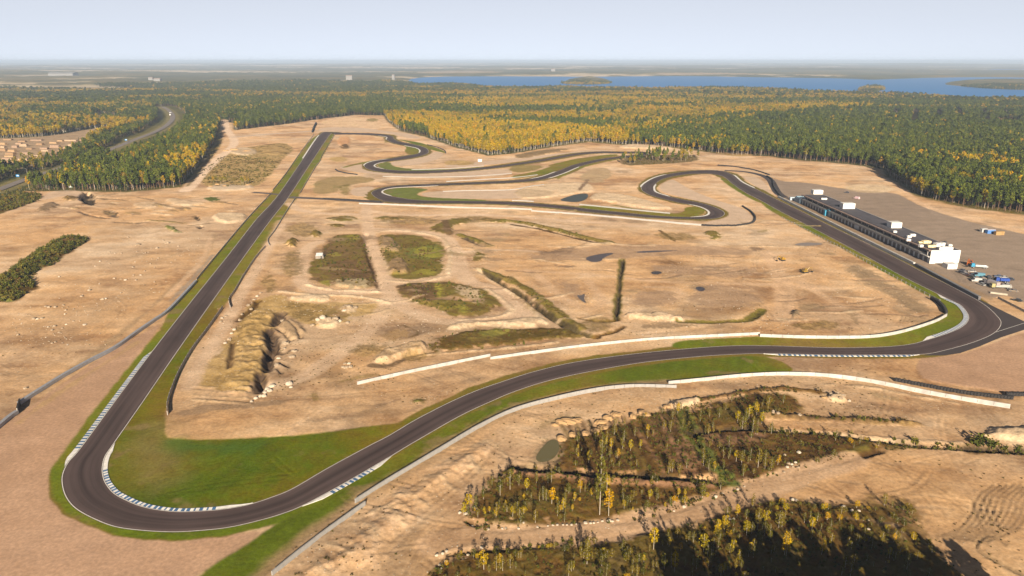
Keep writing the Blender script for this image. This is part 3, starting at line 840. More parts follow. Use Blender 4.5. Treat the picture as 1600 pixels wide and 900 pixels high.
# west field
veg(P2(0, 472, 22, 472, 38, 464, 58, 449, 50, 436, 60, 422, 90, 412, 108, 394, 138, 378, 136, 371, 100, 369, 62, 389, 30, 410, 10, 430, -40, 450, -60, 480), GREEN + SCRUB[1:], 2.0, 8, warp=3.5)
veg(P2(30, 420, 70, 398, 105, 380, 100, 395, 70, 412, 40, 428), SCRUB)
veg(P2(122, 313, 126, 300, 142, 300, 154, 312, 149, 322, 136, 321), [(0.022, 0.016, 0.01), (0.05, 0.035, 0.02)], -3.0, 3, cls=None, feather=1.0, warp=1.0)  # dug pit, its deep shadow also painted in as near-black colour
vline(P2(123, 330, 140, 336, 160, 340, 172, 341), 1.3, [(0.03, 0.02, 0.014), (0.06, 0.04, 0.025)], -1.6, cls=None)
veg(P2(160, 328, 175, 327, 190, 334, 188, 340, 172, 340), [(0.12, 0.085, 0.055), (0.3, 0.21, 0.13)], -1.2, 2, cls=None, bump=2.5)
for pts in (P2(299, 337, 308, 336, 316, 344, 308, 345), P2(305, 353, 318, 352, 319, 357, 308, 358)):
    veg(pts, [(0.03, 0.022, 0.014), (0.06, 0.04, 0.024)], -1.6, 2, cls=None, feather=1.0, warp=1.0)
veg(P2(321, 309, 330, 307, 346, 308, 340, 315, 322, 314), GREEN)
vline(P2(230, 344, 260, 346, 288, 349), 1.5, OLIVE, 0.6)
veg(P2(253, 354, 265, 352, 280, 360, 288, 364, 270, 363), GREEN + [(0.35, 0.27, 0.19)], 0.9, 2)
veg(P2(330, 338, 345, 332, 390, 335, 385, 345, 355, 350, 338, 346), PALE, 1.4, cls=None)
veg(P2(95, 309, 120, 306, 125, 312, 100, 315), OCHRE[:2] + SCRUB[:2], 1.2)
veg(P2(55, 327, 75, 316, 92, 317, 90, 325, 60, 333), [(0.2, 0.14, 0.08), (0.3, 0.2, 0.12)], 1.2)
veg(P2(-40, 340, 0, 309, 30, 303, 62, 299, 66, 311, 45, 319, 0, 334, -40, 352), SCRUB + GREEN[:1])  # dark scrub, with the trees' shadow painted into the same tone
for pts, a in ((P2(150, 322, 200, 312, 260, 308, 310, 315, 290, 330, 220, 326), 0.5), (P2(120, 345, 200, 350, 240, 370, 160, 380), 0.35), (P2(10, 500, 120, 480, 220, 440, 250, 450, 160, 510, 40, 560), 0.35)):
    veg(pts, [(0.31, 0.2, 0.11), (0.38, 0.26, 0.155)], cls=None, feather=6, warp=8, a=a, bump=1)
vline(P2(337, 366, 322, 400, 300, 420, 282, 436, 250, 467, 212, 502, 150, 550, 60, 612), 1.4, [(0.29, 0.19, 0.105), (0.36, 0.25, 0.14)], -0.15, cls=None, a=0.7)
vline(P2(330, 372, 318, 402, 290, 434, 262, 462), 2.0, ROAD[1:], cls=None, a=0.6)
vline(P2(333, 398, 316, 418, 292, 445, 266, 470), 1.3, [(0.25, 0.2, 0.15), (0.31, 0.25, 0.19)], cls=None, a=0.8)
for pts in (P2(176, 332, 182, 329, 188, 335, 183, 339), P2(165, 327, 174, 328, 180, 333, 170, 332)):
    veg(pts, [(0.03, 0.022, 0.014), (0.06, 0.04, 0.024)], -1.2, 2, cls=None, feather=1.0, warp=1.0)
for pts in (P2(262, 308, 300, 314, 330, 318, 300, 323, 255, 318), P2(200, 318, 240, 314, 260, 322, 220, 328)):
    veg(pts, PALE[:2], 0.8, 3, cls=None, a=0.7)
i, w, d = mask_line(P2(290, 298, 302, 287, 314, 273, 335, 253, 357, 235, 366, 223, 362, 212, 354, 201, 352, 187), 6.0, 1.2, 1.0)
paint(i, w, tone(i, [(0.52, 0.37, 0.25), (0.64, 0.48, 0.34)]), 0)
i, w, d = mask_line(P2(366, 214, 420, 209.5, 470, 206, 492, 204), 6.5, 2, 2); paint(i, w * 0.9, tone(i, [(0.36, 0.27, 0.20), (0.44, 0.34, 0.26)]), 0)
i, w, d = mask_poly(P2(288, 292, 302, 274, 322, 248, 340, 224, 349, 213, 345, 228, 322, 258, 306, 278, 297, 290), 2, 2); paint(i, w * 0.85, tone(i, OLIVE[:3]), 3)  # heath grass and the wood's shadow painted together as one olive strip
i, w, d = mask_poly(P2(70, 301, 105, 296, 130, 299, 128, 308, 100, 306, 60, 314), 2, 2); paint(i, w * 0.7, tone(i, [(0.40, 0.29, 0.2), (0.48, 0.36, 0.26)]), 0)
vline(P2(30, 660, 90, 615, 160, 570, 215, 535), 1.2, OCHRE[1:], cls=None, a=0.5)
for k in range(26):
    cx, cy = RNG.uniform(0, 330), RNG.uniform(350, 640)
    L = RNG.uniform(12, 40)
    if cx + cy * 0.9 < 620:
        vline([(cx, cy), (cx + L, cy - L * 0.15), (cx + 2 * L, cy - L * 0.55)], 0.7, [(0.28, 0.185, 0.105), (0.36, 0.25, 0.15)], -0.15, cls=None, a=0.5)
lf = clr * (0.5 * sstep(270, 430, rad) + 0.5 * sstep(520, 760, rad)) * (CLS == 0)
GC[:] *= 1 + lf[:, None] * np.array([0.24, 0.26, 0.30])  # distance haze put into the colour: bare ground lightens away from the camera
r_ = np.random.default_rng(78)
for k in range(34):
    x0_, y0_ = r_.uniform(90, 370), r_.uniform(304, 352); L_ = r_.uniform(5, 20); b_ = r_.normal(0, 0.3)
    if x0_ > 330 and y0_ > 330: continue
    ln_ = [(x0_, y0_), (x0_ + L_, y0_ + L_ * 0.2 * b_), (x0_ + 2 * L_, y0_ + L_ * b_ * 0.5)]
    if k % 3 == 0: vline(ln_, r_.uniform(0.8, 2.0), [(0.10, 0.07, 0.04), (0.24, 0.16, 0.09)], -0.8, cls=None, a=0.85, warp=1.6)
    elif k % 3 == 1: vline(ln_, r_.uniform(1.0, 3.0), PALE, 0.7, cls=None, a=0.8, warp=1.8)
    else: veg([(x0_, y0_), (x0_ + L_, y0_ - L_ * 0.2), (x0_ + 2 * L_, y0_ + 1), (x0_ + L_, y0_ + L_ * 0.2)], OCHRE[:2] + DAMP, 0.5, 3, cls=None, feather=2, warp=3, a=0.7)
# ---------- south: banks, wet scrub, ditches
mound(P2(430, 912, 520, 850, 580, 800, 640, 752, 700, 715, 745, 690, 772, 690, 770, 705, 735, 735, 690, 775, 640, 830, 600, 905), 1.3, 10, 3.5, 0.06)
veg(P2(430, 912, 520, 850, 580, 800, 640, 752, 700, 715, 745, 690, 772, 690, 770, 705, 735, 735, 690, 775, 640, 830, 600, 905), [(0.40, 0.245, 0.13), (0.5, 0.325, 0.18), (0.58, 0.4, 0.25)], cls=None, bump=2.0, feather=3, a=0.85)
for k in range(16):
    t = k / 15
    x0, y0 = 440 + 300 * t, 895 - 200 * t
    vline([(x0, y0), (x0 + 25, y0 - 6 + 8 * math.sin(k * 2.3)), (x0 + 50, y0 + 16)], 0.9, PALE[:2] if k % 2 else [(0.34, 0.2, 0.1), (0.42, 0.26, 0.14)], 0.14 if k % 2 else -0.12, cls=None, a=0.5)
SCRUBS = [
    P2(862, 727, 868, 700, 880, 688, 905, 684, 945, 668, 990, 652, 1062, 640, 1075, 632, 1090, 630, 1130, 622, 1200, 612, 1245, 618, 1262, 643, 1196, 652, 1185, 668, 1300, 673,
       1400, 688, 1480, 696, 1600, 700, 1700, 705, 1700, 716, 1600, 712, 1500, 705, 1380, 702, 1300, 722, 1240, 738, 1180, 755, 1150, 752, 1100, 750, 1000, 745, 925, 742, 800, 732, 800, 727),
    P2(722, 808, 735, 782, 760, 755, 778, 735, 800, 732, 925, 742, 1100, 752, 1150, 757, 1135, 771, 1060, 794, 960, 814, 900, 816, 830, 825, 765, 826, 738, 818),
    P2(640, 920, 672, 888, 700, 866, 740, 860, 830, 852, 910, 844, 1000, 830, 1090, 815, 1140, 800, 1190, 785, 1240, 782, 1290, 790, 1330, 792, 1380, 786, 1425, 790, 1450, 835, 1480, 870, 1530, 920, 1560, 1100, 560, 1100)]
for pts in SCRUBS:
    veg(pts, SCRUB + [(0.15, 0.105, 0.035)], 0, feather=2.0, warp=2.2)
    mound(pts, 0.35, 3, 1.5, 0.3)
veg(P2(1325, 785, 1380, 776, 1425, 778, 1445, 820, 1470, 865, 1430, 860, 1390, 830, 1345, 800), OLIVE[:2] + SCRUB[1:2] + [(0.3, 0.21, 0.11)], cls=3, a=0.85, feather=4, warp=4)
veg(P2(1000, 660, 1040, 645, 1065, 655, 1090, 700, 1110, 745, 1040, 742, 1050, 700), REDB + BROWN[:2], a=0.8)
for k in range(17):
    o_ = 14 + k * 11.0
    vline([(1066 - o_, 642 + k * 1.2), (1082 - o_ * 1.02, 682), (1102 - o_ * 1.05, 708), (1124 - o_ * 1.08, 738)], 0.55, SCRUB[:2] if k % 2 else (REDB if k < 7 else OLIVE[:2]), -0.25 if k % 2 else 0.15, a=0.7, warp=0.6)
veg(P2(1085, 680, 1150, 674, 1200, 676, 1210, 690, 1150, 700, 1100, 702), REDB + BROWN[:2], a=0.8)
vline(P2(800, 737, 870, 742, 925, 749, 1000, 753, 1060, 757, 1110, 758), 2.0, REDB + CLAY[:1], 0.7)
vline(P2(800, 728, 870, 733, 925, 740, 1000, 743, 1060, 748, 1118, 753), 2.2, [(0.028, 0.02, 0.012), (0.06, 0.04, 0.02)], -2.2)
vline(P2(1068, 636, 1072, 655, 1082, 680, 1100, 705, 1122, 732, 1148, 755), 2.6, GREEN[:2] + OLIVE[2:3], 0.2)
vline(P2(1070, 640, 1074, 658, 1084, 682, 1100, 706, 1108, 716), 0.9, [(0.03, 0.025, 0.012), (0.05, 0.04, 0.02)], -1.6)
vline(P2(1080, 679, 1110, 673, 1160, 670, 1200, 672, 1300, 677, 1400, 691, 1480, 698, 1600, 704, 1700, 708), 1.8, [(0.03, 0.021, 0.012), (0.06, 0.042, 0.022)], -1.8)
vline(P2(1210, 671, 1300, 674, 1400, 686, 1500, 691), 0.9, PALE[:2], 0.4, cls=None, a=0.8)
vline(P2(1195, 650, 1240, 652, 1300, 655, 1360, 657, 1430, 662), 2.2, BROWN + OCHRE[1:2], 1.0)
vline(P2(1200, 647, 1300, 651, 1430, 659), 0.9, SCRUB[:2])
vline(P2(1090, 626, 1130, 619, 1200, 609, 1250, 610, 1290, 616), 1.4, SCRUB[:3], 0.8)
veg(P2(1288, 618, 1305, 612, 1325, 618, 1333, 628, 1310, 630, 1290, 626), PALE, 1.2, 2, cls=None, bump=2.5)
veg(P2(1035, 632, 1055, 624, 1095, 622, 1090, 634, 1072, 640, 1045, 640), PALE[:2] + [(0.45, 0.31, 0.19)], 1.2, cls=None, bump=2)
veg(P2(1300, 712, 1330, 698, 1375, 703, 1330, 712), OLIVE[1:3])
vline(P2(1240, 741, 1300, 725, 1375, 704), 1.4, SCRUB[:2], -0.8)
vline(P2(728, 812, 745, 822, 765, 828, 800, 828, 850, 824), 0.9, SCRUB[:2], -0.8)
vline(P2(955, 818, 1000, 811, 1060, 797, 1100, 783, 1135, 772, 1160, 763), 0.9, [(0.035, 0.025, 0.014), (0.07, 0.05, 0.025)], -0.8)
vline(P2(700, 866, 745, 861, 830, 853, 900, 846, 960, 838, 1010, 829), 1.0, SCRUB[:2], -0.8)
vline(P2(690, 868, 712, 855, 760, 850, 830, 847), 1.2, PALE[:2] + OCHRE[2:], 0.5, cls=None, a=0.8)
veg(P2(820, 726, 838, 700, 858, 682, 880, 680, 884, 700, 872, 724, 850, 730), [(0.25, 0.18, 0.10), (0.33, 0.24, 0.14)], -0.5, 4, cls=None)
veg(P2(840, 660, 870, 650, 910, 646, 900, 654, 860, 664, 842, 670), [(0.26, 0.19, 0.10), (0.32, 0.23, 0.12)], cls=None, a=0.7)
veg(P2(1240, 588, 1300, 590, 1400, 606, 1500, 622, 1570, 632, 1500, 640, 1380, 618, 1260, 606), CLAY[:1] + SAND[1:3], cls=None, a=0.4, feather=3)
vline(P2(1290, 600, 1350, 604, 1430, 618, 1500, 630), 0.7, PALE[:2], 0.4, cls=None, a=0.7)
veg(P2(1350, 610, 1400, 618, 1430, 628, 1380, 626), [(0.26, 0.18, 0.09), (0.3, 0.22, 0.12)], cls=None, a=0.6)
veg(P2(1510, 682, 1540, 668, 1640, 665, 1640, 690, 1560, 694), PALE[:2] + SAND[3:], 1.6, 4, cls=None)
for k in range(9):
    xs = 1508 + k * 11
    vline([(xs + 42, 756), (xs + 18, 776), (xs + 8, 802), (xs - 12, 826), (xs - 55, 838 + k)], 0.38, [(0.22, 0.145, 0.08), (0.3, 0.2, 0.11)], -0.2, cls=None, warp=0.25, a=0.8)
for k in range(4):
    xs = 1518 + k * 9
    vline([(xs, 778), (xs + 6, 800), (xs + 14, 818)], 0.3, [(0.22, 0.145, 0.08), (0.3, 0.2, 0.11)], -0.15, cls=None, warp=0.2)
vline(P2(1570, 850, 1545, 835, 1525, 855, 1560, 880, 1600, 900), 0.4, [(0.24, 0.16, 0.09), (0.32, 0.22, 0.12)], -0.3, cls=None)
for k in range(22):
    cx, cy = RNG.uniform(1230, 1600), RNG.uniform(715, 830)
    L = RNG.uniform(10, 35)
    vline([(cx, cy), (cx + L, cy + 1), (cx + 2 * L, cy + 4)], 0.4, [(0.3, 0.2, 0.12), (0.4, 0.28, 0.17)], -0.12, cls=None, a=0.6)

i, w, d = mask_line(P2(690, 846, 740, 838, 830, 838, 920, 833, 1000, 817, 1080, 796, 1140, 781, 1190, 766, 1250, 742, 1330, 718), 4.6, 1.2, 1.0)
paint(i, w * 0.95, tone(i, [(0.36, 0.225, 0.125), (0.46, 0.30, 0.175), (0.54, 0.365, 0.225)], 0.5 + 0.5 * STREAK[i] + 0.5 * W1[i] + 0.3 * FINE[i]), 0, 1.0)
GZ[i] *= 1 - 0.85 * w
for pl_ in (P2(1478, 446, 1530, 467, 1600, 501, 1625, 511, 1600, 517, 1530, 543, 1470, 557, 1440, 557, 1500, 500),):
    i, w, d = mask_poly(pl_, 0.5, 0.0, False); w = sstep(-6, -1, d); GZ[i] = GZ[i] * (1 - w) - 0.03 * w
for pl_, hf in ((P2(452, 308, 520, 311.5, 600, 316.2), 6), (P2(395, 300.5, 436, 304), 5), (P2(1132, 266.5, 1165, 268.5, 1190, 274, 1203, 281, 1209, 291, 1215, 301, 1226, 309), 6)):
    i, w, d = mask_line(pl_, hf, 1.5, 0.0); GZ[i] = GZ[i] * (1 - w) - 0.02 * w
# water surfaces hold level ground under them
PONDS = [("greenish", P2(836, 716, 845, 701, 860, 686, 872, 688, 875, 700, 868, 714, 855, 721, 842, 722), (0.12, 0.105, 0.05)),
         ("dark green", P2(872, 313, 885, 308, 900, 303.5, 917, 301.5, 920, 307, 912, 314, 895, 316), (0.03, 0.035, 0.015)),
         ("silty", P2(914, 402, 935, 397, 957, 394.5, 959, 396.5, 945, 401, 940, 408, 925, 410, 916, 406), (0.075, 0.06, 0.058)),
         ("slender", P2(988, 394.5, 1000, 392, 1035, 391, 1066, 391.5, 1035, 393, 1005, 395), (0.085, 0.065, 0.06)),
         ("round", P2(1085, 449, 1095, 447, 1103, 451, 1098, 455.5, 1089, 454), (0.06, 0.05, 0.055)),
         ("forked", P2(900, 460, 908, 462, 914, 457.5, 913, 467, 919, 474, 909, 472), (0.11, 0.09, 0.08)),
         ("brown", P2(1017, 424.5, 1028, 423, 1036, 425.5, 1028, 429, 1018, 428), (0.05, 0.04, 0.035)),
         ("shallow", P2(1238, 382, 1255, 378.5, 1286, 379.5, 1284, 382.5, 1255, 384.5), (0.22, 0.18, 0.15))]
for nm, pts, c in PONDS:
    i, w, d = mask_poly(pts, 1.5, 0.3); GZ[i] *= (1 - w); GZ[i] -= 0.25 * sstep(-0.3, 1.5, d)
    i2, w2, _ = mask_poly(pts, 2.5, 1.2); paint(i2, w2 * 0.6, tone(i2, [(0.16, 0.11, 0.07), (0.22, 0.155, 0.10)]))

# far relief and lake bed
hills = sstep(2600, 9000, rad) * (22 * fbm(GX, GY, 1900, 3, 201) + 8) + sstep(7000, 26000, rad) * 42 * np.clip(fbm(GX, GY, 5200, 4, 211) + 0.25, 0, 1)
canopy = sstep(3400, 4300, rad) * (1 - fw) * (9 + 5 * fbm(GX, GY, 45, 2, 231))
lk = np.full(GN_, -1e9)
i = sel(LAKE_P, 400); lk[i] = sdf(LAKE_P, GX[i], GY[i])
for P in ISLES:
    i = sel(P, 400); lk[i] = np.minimum(lk[i], -sdf(P, GX[i], GY[i]))
land = sstep(0, 120, -lk)
GZ += (hills * sstep(0, 900, -lk) + canopy * land)
GZ[lk > -25] = np.minimum(GZ[lk > -25], -0.5)
GZ += sstep(700, 1500, rad) * (1 - clr) * land * 3.0 * farmix

# ---------- build ground, split by what covers it
def ground_material():
    m, nt, b = new_mat("soil_and_cover")
    at = nt.nodes.new("ShaderNodeAttribute"); at.attribute_name = "cover"
    ab = nt.nodes.new("ShaderNodeAttribute"); ab.attribute_name = "roughness_scale"
    tc = nt.nodes.new("ShaderNodeTexCoord")
    n1 = nt.nodes.new("ShaderNodeTexNoise"); n1.inputs["Scale"].default_value = 0.9; n1.inputs["Detail"].default_value = 6; n1.inputs["Roughness"].default_value = 0.65
    n2 = nt.nodes.new("ShaderNodeTexNoise"); n2.inputs["Scale"].default_value = 0.11; n2.inputs["Detail"].default_value = 5
    for n in (n1, n2):
        nt.links.new(tc.outputs["Object"], n.inputs["Vector"])
    mr = nt.nodes.new("ShaderNodeMapRange"); mr.inputs["From Min"].default_value = 0.25; mr.inputs["From Max"].default_value = 0.75
    mr.inputs["To Min"].default_value = 0.70; mr.inputs["To Max"].default_value = 1.28
    nt.links.new(n1.outputs["Fac"], mr.inputs["Value"])
    mr2 = nt.nodes.new("ShaderNodeMapRange"); mr2.inputs["From Min"].default_value = 0.3; mr2.inputs["From Max"].default_value = 0.7
    mr2.inputs["To Min"].default_value = 0.90; mr2.inputs["To Max"].default_value = 1.1
    nt.links.new(n2.outputs["Fac"], mr2.inputs["Value"])
    mu = nt.nodes.new("ShaderNodeMath"); mu.operation = "MULTIPLY"
    nt.links.new(mr.outputs["Result"], mu.inputs[0]); nt.links.new(mr2.outputs["Result"], mu.inputs[1])
    vm = nt.nodes.new("ShaderNodeVectorMath"); vm.operation = "SCALE"
    nt.links.new(at.outputs["Color"], vm.inputs[0]); nt.links.new(mu.outputs["Value"], vm.inputs["Scale"])
    nt.links.new(vm.outputs["Vector"], b.inputs["Base Color"])
    bp = nt.nodes.new("ShaderNodeBump"); bp.inputs["Distance"].default_value = 0.22
    ms = nt.nodes.new("ShaderNodeMath"); ms.operation = "MULTIPLY"; ms.inputs[1].default_value = 0.45
    nt.links.new(ab.outputs["Fac"], ms.inputs[0])
    nt.links.new(ms.outputs["Value"], bp.inputs["Strength"])
    nt.links.new(n1.outputs["Fac"], bp.inputs["Height"])
    nt.links.new(bp.outputs["Normal"], b.inputs["Normal"])
    b.inputs["Roughness"].default_value = 0.95
    b.inputs["Specular IOR Level"].default_value = 0.03
    return m


MGROUND = ground_material()
GV = np.stack([GX, GY, GZ], 1)
idx = np.arange(GN_).reshape(NR, NA)
QF = np.stack([idx[:-1, :-1], idx[:-1, 1:], idx[1:, 1:], idx[1:, :-1]], -1).reshape(-1, 4)[:, ::-1]
fc = CLS[QF[:, 0]]
for k, nm, kind in ((0, "ground", "structure"), (1, "grass", "stuff"), (2, "gravel_trap", "structure"), (3, "scrub_ground", "stuff"), (4, "paddock", "structure")):
    F = QF[fc == k]
    used = np.unique(F)
    remap = np.full(GN_, -1); remap[used] = np.arange(len(used))
    me = np_mesh(nm, GV[used], remap[F], [MGROUND], smooth=True)
    ca = me.color_attributes.new("cover", "FLOAT_COLOR", "POINT")
    ca.data.foreach_set("color", np.c_[GC[used], np.ones(len(used))].astype(np.float32).ravel())
    ra = me.attributes.new("roughness_scale", "FLOAT", "POINT")
    ra.data.foreach_set("value", BUMP[used].astype(np.float32))
    o = bpy.data.objects.new(nm, me); COL.objects.link(o)
    tag(o, kind=kind)
    if nm == "grass": tag(o, "mown green and yellowing grass verges beside the race track", "grass")
    if nm == "scrub_ground": tag(o, "brown and olive weeds, moss and low scrub on rough soil", "ground cover")

# height lookup (bilinear in the polar grid)
LR = np.log(RR)
GZ2 = GZ.reshape(NR, NA)


def hz(x, y):
    x = np.atleast_1d(np.asarray(x, float)); y = np.atleast_1d(np.asarray(y, float))
    r = np.hypot(x, y); a = np.arctan2(x, y)
    fi = np.interp(r, RR, np.arange(NR)); fj = np.interp(a, AA, np.arange(NA))
    i0 = np.clip(fi.astype(int), 0, NR - 2); j0 = np.clip(fj.astype(int), 0, NA - 2)
    u, v = fi - i0, fj - j0
    return (GZ2[i0, j0] * (1 - u) * (1 - v) + GZ2[i0 + 1, j0] * u * (1 - v) + GZ2[i0, j0 + 1] * (1 - u) * v + GZ2[i0 + 1, j0 + 1] * u * v)


def h1(x, y): return float(hz(x, y)[0])


# ================================================================== asphalt, lines, kerbs
def asphalt_mat(name, c, var=0.12):
    m, nt, b = new_mat(name)
    tc = nt.nodes.new("ShaderNodeTexCoord")
    n1 = nt.nodes.new("ShaderNodeTexNoise"); n1.inputs["Scale"].default_value = 0.06; n1.inputs["Detail"].default_value = 6
    n2 = nt.nodes.new("ShaderNodeTexNoise"); n2.inputs["Scale"].default_value = 6; n2.inputs["Detail"].default_value = 3
    for n in (n1, n2): nt.links.new(tc.outputs["Object"], n.inputs["Vector"])
    ad = nt.nodes.new("ShaderNodeMath"); ad.operation = "MULTIPLY_ADD"; ad.inputs[1].default_value = 0.35
    nt.links.new(n2.outputs["Fac"], ad.inputs[0]); nt.links.new(n1.outputs["Fac"], ad.inputs[2])
    rp = nt.nodes.new("ShaderNodeValToRGB")
    e = rp.color_ramp.elements
    e[0].position, e[1].position = 0.45, 0.9
    e[0].color = (*[k * (1 - var) for k in c], 1); e[1].color = (*[k * (1 + var) for k in c], 1)
    nt.links.new(ad.outputs["Value"], rp.inputs["Fac"]); nt.links.new(rp.outputs["Color"], b.inputs["Base Color"])
    b.inputs["Roughness"].default_value = 0.8
    b.inputs["Specular IOR Level"].default_value = 0.12
    return m


def track_mat():
    m = asphalt_mat("race_asphalt", (0.074, 0.053, 0.050))
    nt = m.node_tree; b = nt.nodes["Principled BSDF"]
    at = nt.nodes.new("ShaderNodeAttribute"); at.attribute_name = "lap"
    mp = nt.nodes.new("ShaderNodeMapping"); mp.inputs["Scale"].default_value = (6.0, 0.012, 1.0)
    nz = nt.nodes.new("ShaderNodeTexNoise"); nz.inputs["Scale"].default_value = 1.0; nz.inputs["Detail"].default_value = 5
    nt.links.new(at.outputs["Vector"], mp.inputs["Vector"]); nt.links.new(mp.outputs["Vector"], nz.inputs["Vector"])
    mr = nt.nodes.new("ShaderNodeMapRange"); mr.inputs["From Min"].default_value = 0.3; mr.inputs["From Max"].default_value = 0.7
    mr.inputs["To Min"].default_value = 0.70; mr.inputs["To Max"].default_value = 1.36
    nt.links.new(nz.outputs["Fac"], mr.inputs["Value"])
    sx = nt.nodes.new("ShaderNodeSeparateXYZ"); nt.links.new(at.outputs["Vector"], sx.inputs[0])
    pw = nt.nodes.new("ShaderNodeMath"); pw.operation = "SUBTRACT"; pw.inputs[1].default_value = 0.5; nt.links.new(sx.outputs["X"], pw.inputs[0])
    ab = nt.nodes.new("ShaderNodeMath"); ab.operation = "ABSOLUTE"; nt.links.new(pw.outputs[0], ab.inputs[0])
    m2 = nt.nodes.new("ShaderNodeMapRange"); m2.inputs["From Min"].default_value = 0.05; m2.inputs["From Max"].default_value = 0.42
    m2.inputs["To Min"].default_value = 0.84; m2.inputs["To Max"].default_value = 1.14; nt.links.new(ab.outputs[0], m2.inputs["Value"])
    mm = nt.nodes.new("ShaderNodeMath"); mm.operation = "MULTIPLY"; nt.links.new(mr.outputs[0], mm.inputs[0]); nt.links.new(m2.outputs[0], mm.inputs[1])
    vs = nt.nodes.new("ShaderNodeVectorMath"); vs.operation = "SCALE"
    src = b.inputs["Base Color"].links[0].from_socket
    nt.links.new(src, vs.inputs[0]); nt.links.new(mm.outputs[0], vs.inputs["Scale"]); nt.links.new(vs.outputs[0], b.inputs["Base Color"])
    return m


M_ASPH = track_mat()
M_ASPH2 = asphalt_mat("old_asphalt", (0.115, 0.092, 0.082), 0.15)
M_RUN = asphalt_mat("runoff_asphalt", (0.060, 0.050, 0.050))
M_WHITE = mat("white_paint", (0.70, 0.68, 0.64), 0.6, var=0.16, scale=0.8, detail=8)
M_BLUE = mat("blue_paint", (0.045, 0.13, 0.27), 0.5, var=0.25, scale=2)


def strip_mesh(name, L, R, z, m, closed=False, kind="structure"):
    n = len(L)
    V = np.r_[np.c_[L, np.full(n, z)], np.c_[R, np.full(n, z)]]
    a = np.arange(n if closed else n - 1); b = (a + 1) % n
    F = np.stack([a, b, b + n, a + n], 1)
    e1, e2 = V[F[0, 1]] - V[F[0, 0]], V[F[0, 3]] - V[F[0, 0]]
    if e1[0] * e2[1] - e1[1] * e2[0] < 0: F = F[:, ::-1]
    o = bpy.data.objects.new(name, np_mesh(name, V, F, [m])); COL.objects.link(o)
    return tag(o, kind=kind)


def poly_sheet(name, P, z, m, kind="structure"):
    me = bpy.data.meshes.new(name)
    A = 0.5 * np.sum(P[:, 0] * np.roll(P[:, 1], -1) - np.roll(P[:, 0], -1) * P[:, 1])
    if A < 0: P = P[::-1]
    me.from_pydata([(p[0], p[1], z) for p in P], [], [list(range(len(P)))])
    me.materials.append(m)
    o = bpy.data.objects.new(name, me); COL.objects.link(o)
    return tag(o, kind=kind)


ZT = 0.06
NS_ = 8                                               # lanes across, so the wear can follow the lap
lapd = np.r_[0, np.cumsum(np.hypot(*np.diff(CENTRE, axis=0).T))]
nE = len(EDGE_A); VV, UU = [], []
for q in range(NS_ + 1):
    t = q / NS_
    VV.append(np.c_[EDGE_A * (1 - t) + EDGE_B * t, np.full(nE, ZT)]); UU.append(np.c_[np.full(nE, t), lapd, np.zeros(nE)])
a_ = np.arange(nE); b_ = (a_ + 1) % nE
FF = np.vstack([np.stack([a_ + q * nE, b_ + q * nE, b_ + (q + 1) * nE, a_ + (q + 1) * nE], 1) for q in range(NS_)])
V0 = np.vstack(VV); e1, e2 = V0[FF[0, 1]] - V0[FF[0, 0]], V0[FF[0, 3]] - V0[FF[0, 0]]
if e1[0] * e2[1] - e1[1] * e2[0] < 0: FF = FF[:, ::-1]
me_ = np_mesh("race_track", V0, FF, [M_ASPH])
la = me_.attributes.new("lap", "FLOAT_VECTOR", "POINT"); la.data.foreach_set("vector", np.vstack(UU).astype(np.float32).ravel())
o = bpy.data.objects.new("race_track", me_); COL.objects.link(o); tag(o, kind="structure")
inw = (EDGE_B - EDGE_A); inw /= np.hypot(inw[:, 0], inw[:, 1])[:, None]
LW = 0.19
strip_mesh("track_edge_line", EDGE_A + inw * 0.15, EDGE_A + inw * (0.15 + LW), ZT + 0.012, M_WHITE, closed=True)
strip_mesh("track_edge_line", EDGE_B - inw * 0.15, EDGE_B - inw * (0.15 + LW), ZT + 0.012, M_WHITE, closed=True)
# runoff beside the right-hand bend
RUN = gp(P2(1482, 446.5, 1508, 457.5, 1530, 468, 1555, 480, 1600, 502, 1622, 511, 1600, 515.5, 1562, 528, 1530, 541.5, 1500, 552, 1475, 555.5, 1442, 555.5, 1480, 547, 1525, 534, 1553, 519, 1562, 505, 1555, 492, 1538, 477, 1515, 462))
poly_sheet("runoff_asphalt", RUN, ZT - 0.02, M_RUN)
ln = gp(P2(1556, 519, 1600, 505, 1618, 510)); ln = ln[:2]
nn = normals2(ln)
strip_mesh("runoff_line", ln + nn * 0.1, ln - nn * 0.1, ZT - 0.008, M_WHITE)


def road(name, pts, half, z, m):
    P = catmull(gp(pts), 8); N = normals2(P)
    return strip_mesh(name, P + N * half, P - N * half, z, m)


road("service_road", P2(452, 308, 480, 309.5, 520, 311.5, 560, 314, 600, 316.2), 4.2, 0.035, M_ASPH2)
road("service_road", P2(395, 300.5, 415, 302, 436, 304), 3.0, 0.035, M_ASPH2)
road("pit_exit_road", P2(1132, 266.5, 1165, 268.5, 1190, 274, 1203, 281, 1209, 291, 1215, 301, 1226, 309), 4.0, 0.035, M_RUN)
road("highway", HIGHWAY, 5.0, 0.5, asphalt_mat("highway_asphalt", (0.20, 0.175, 0.16)))


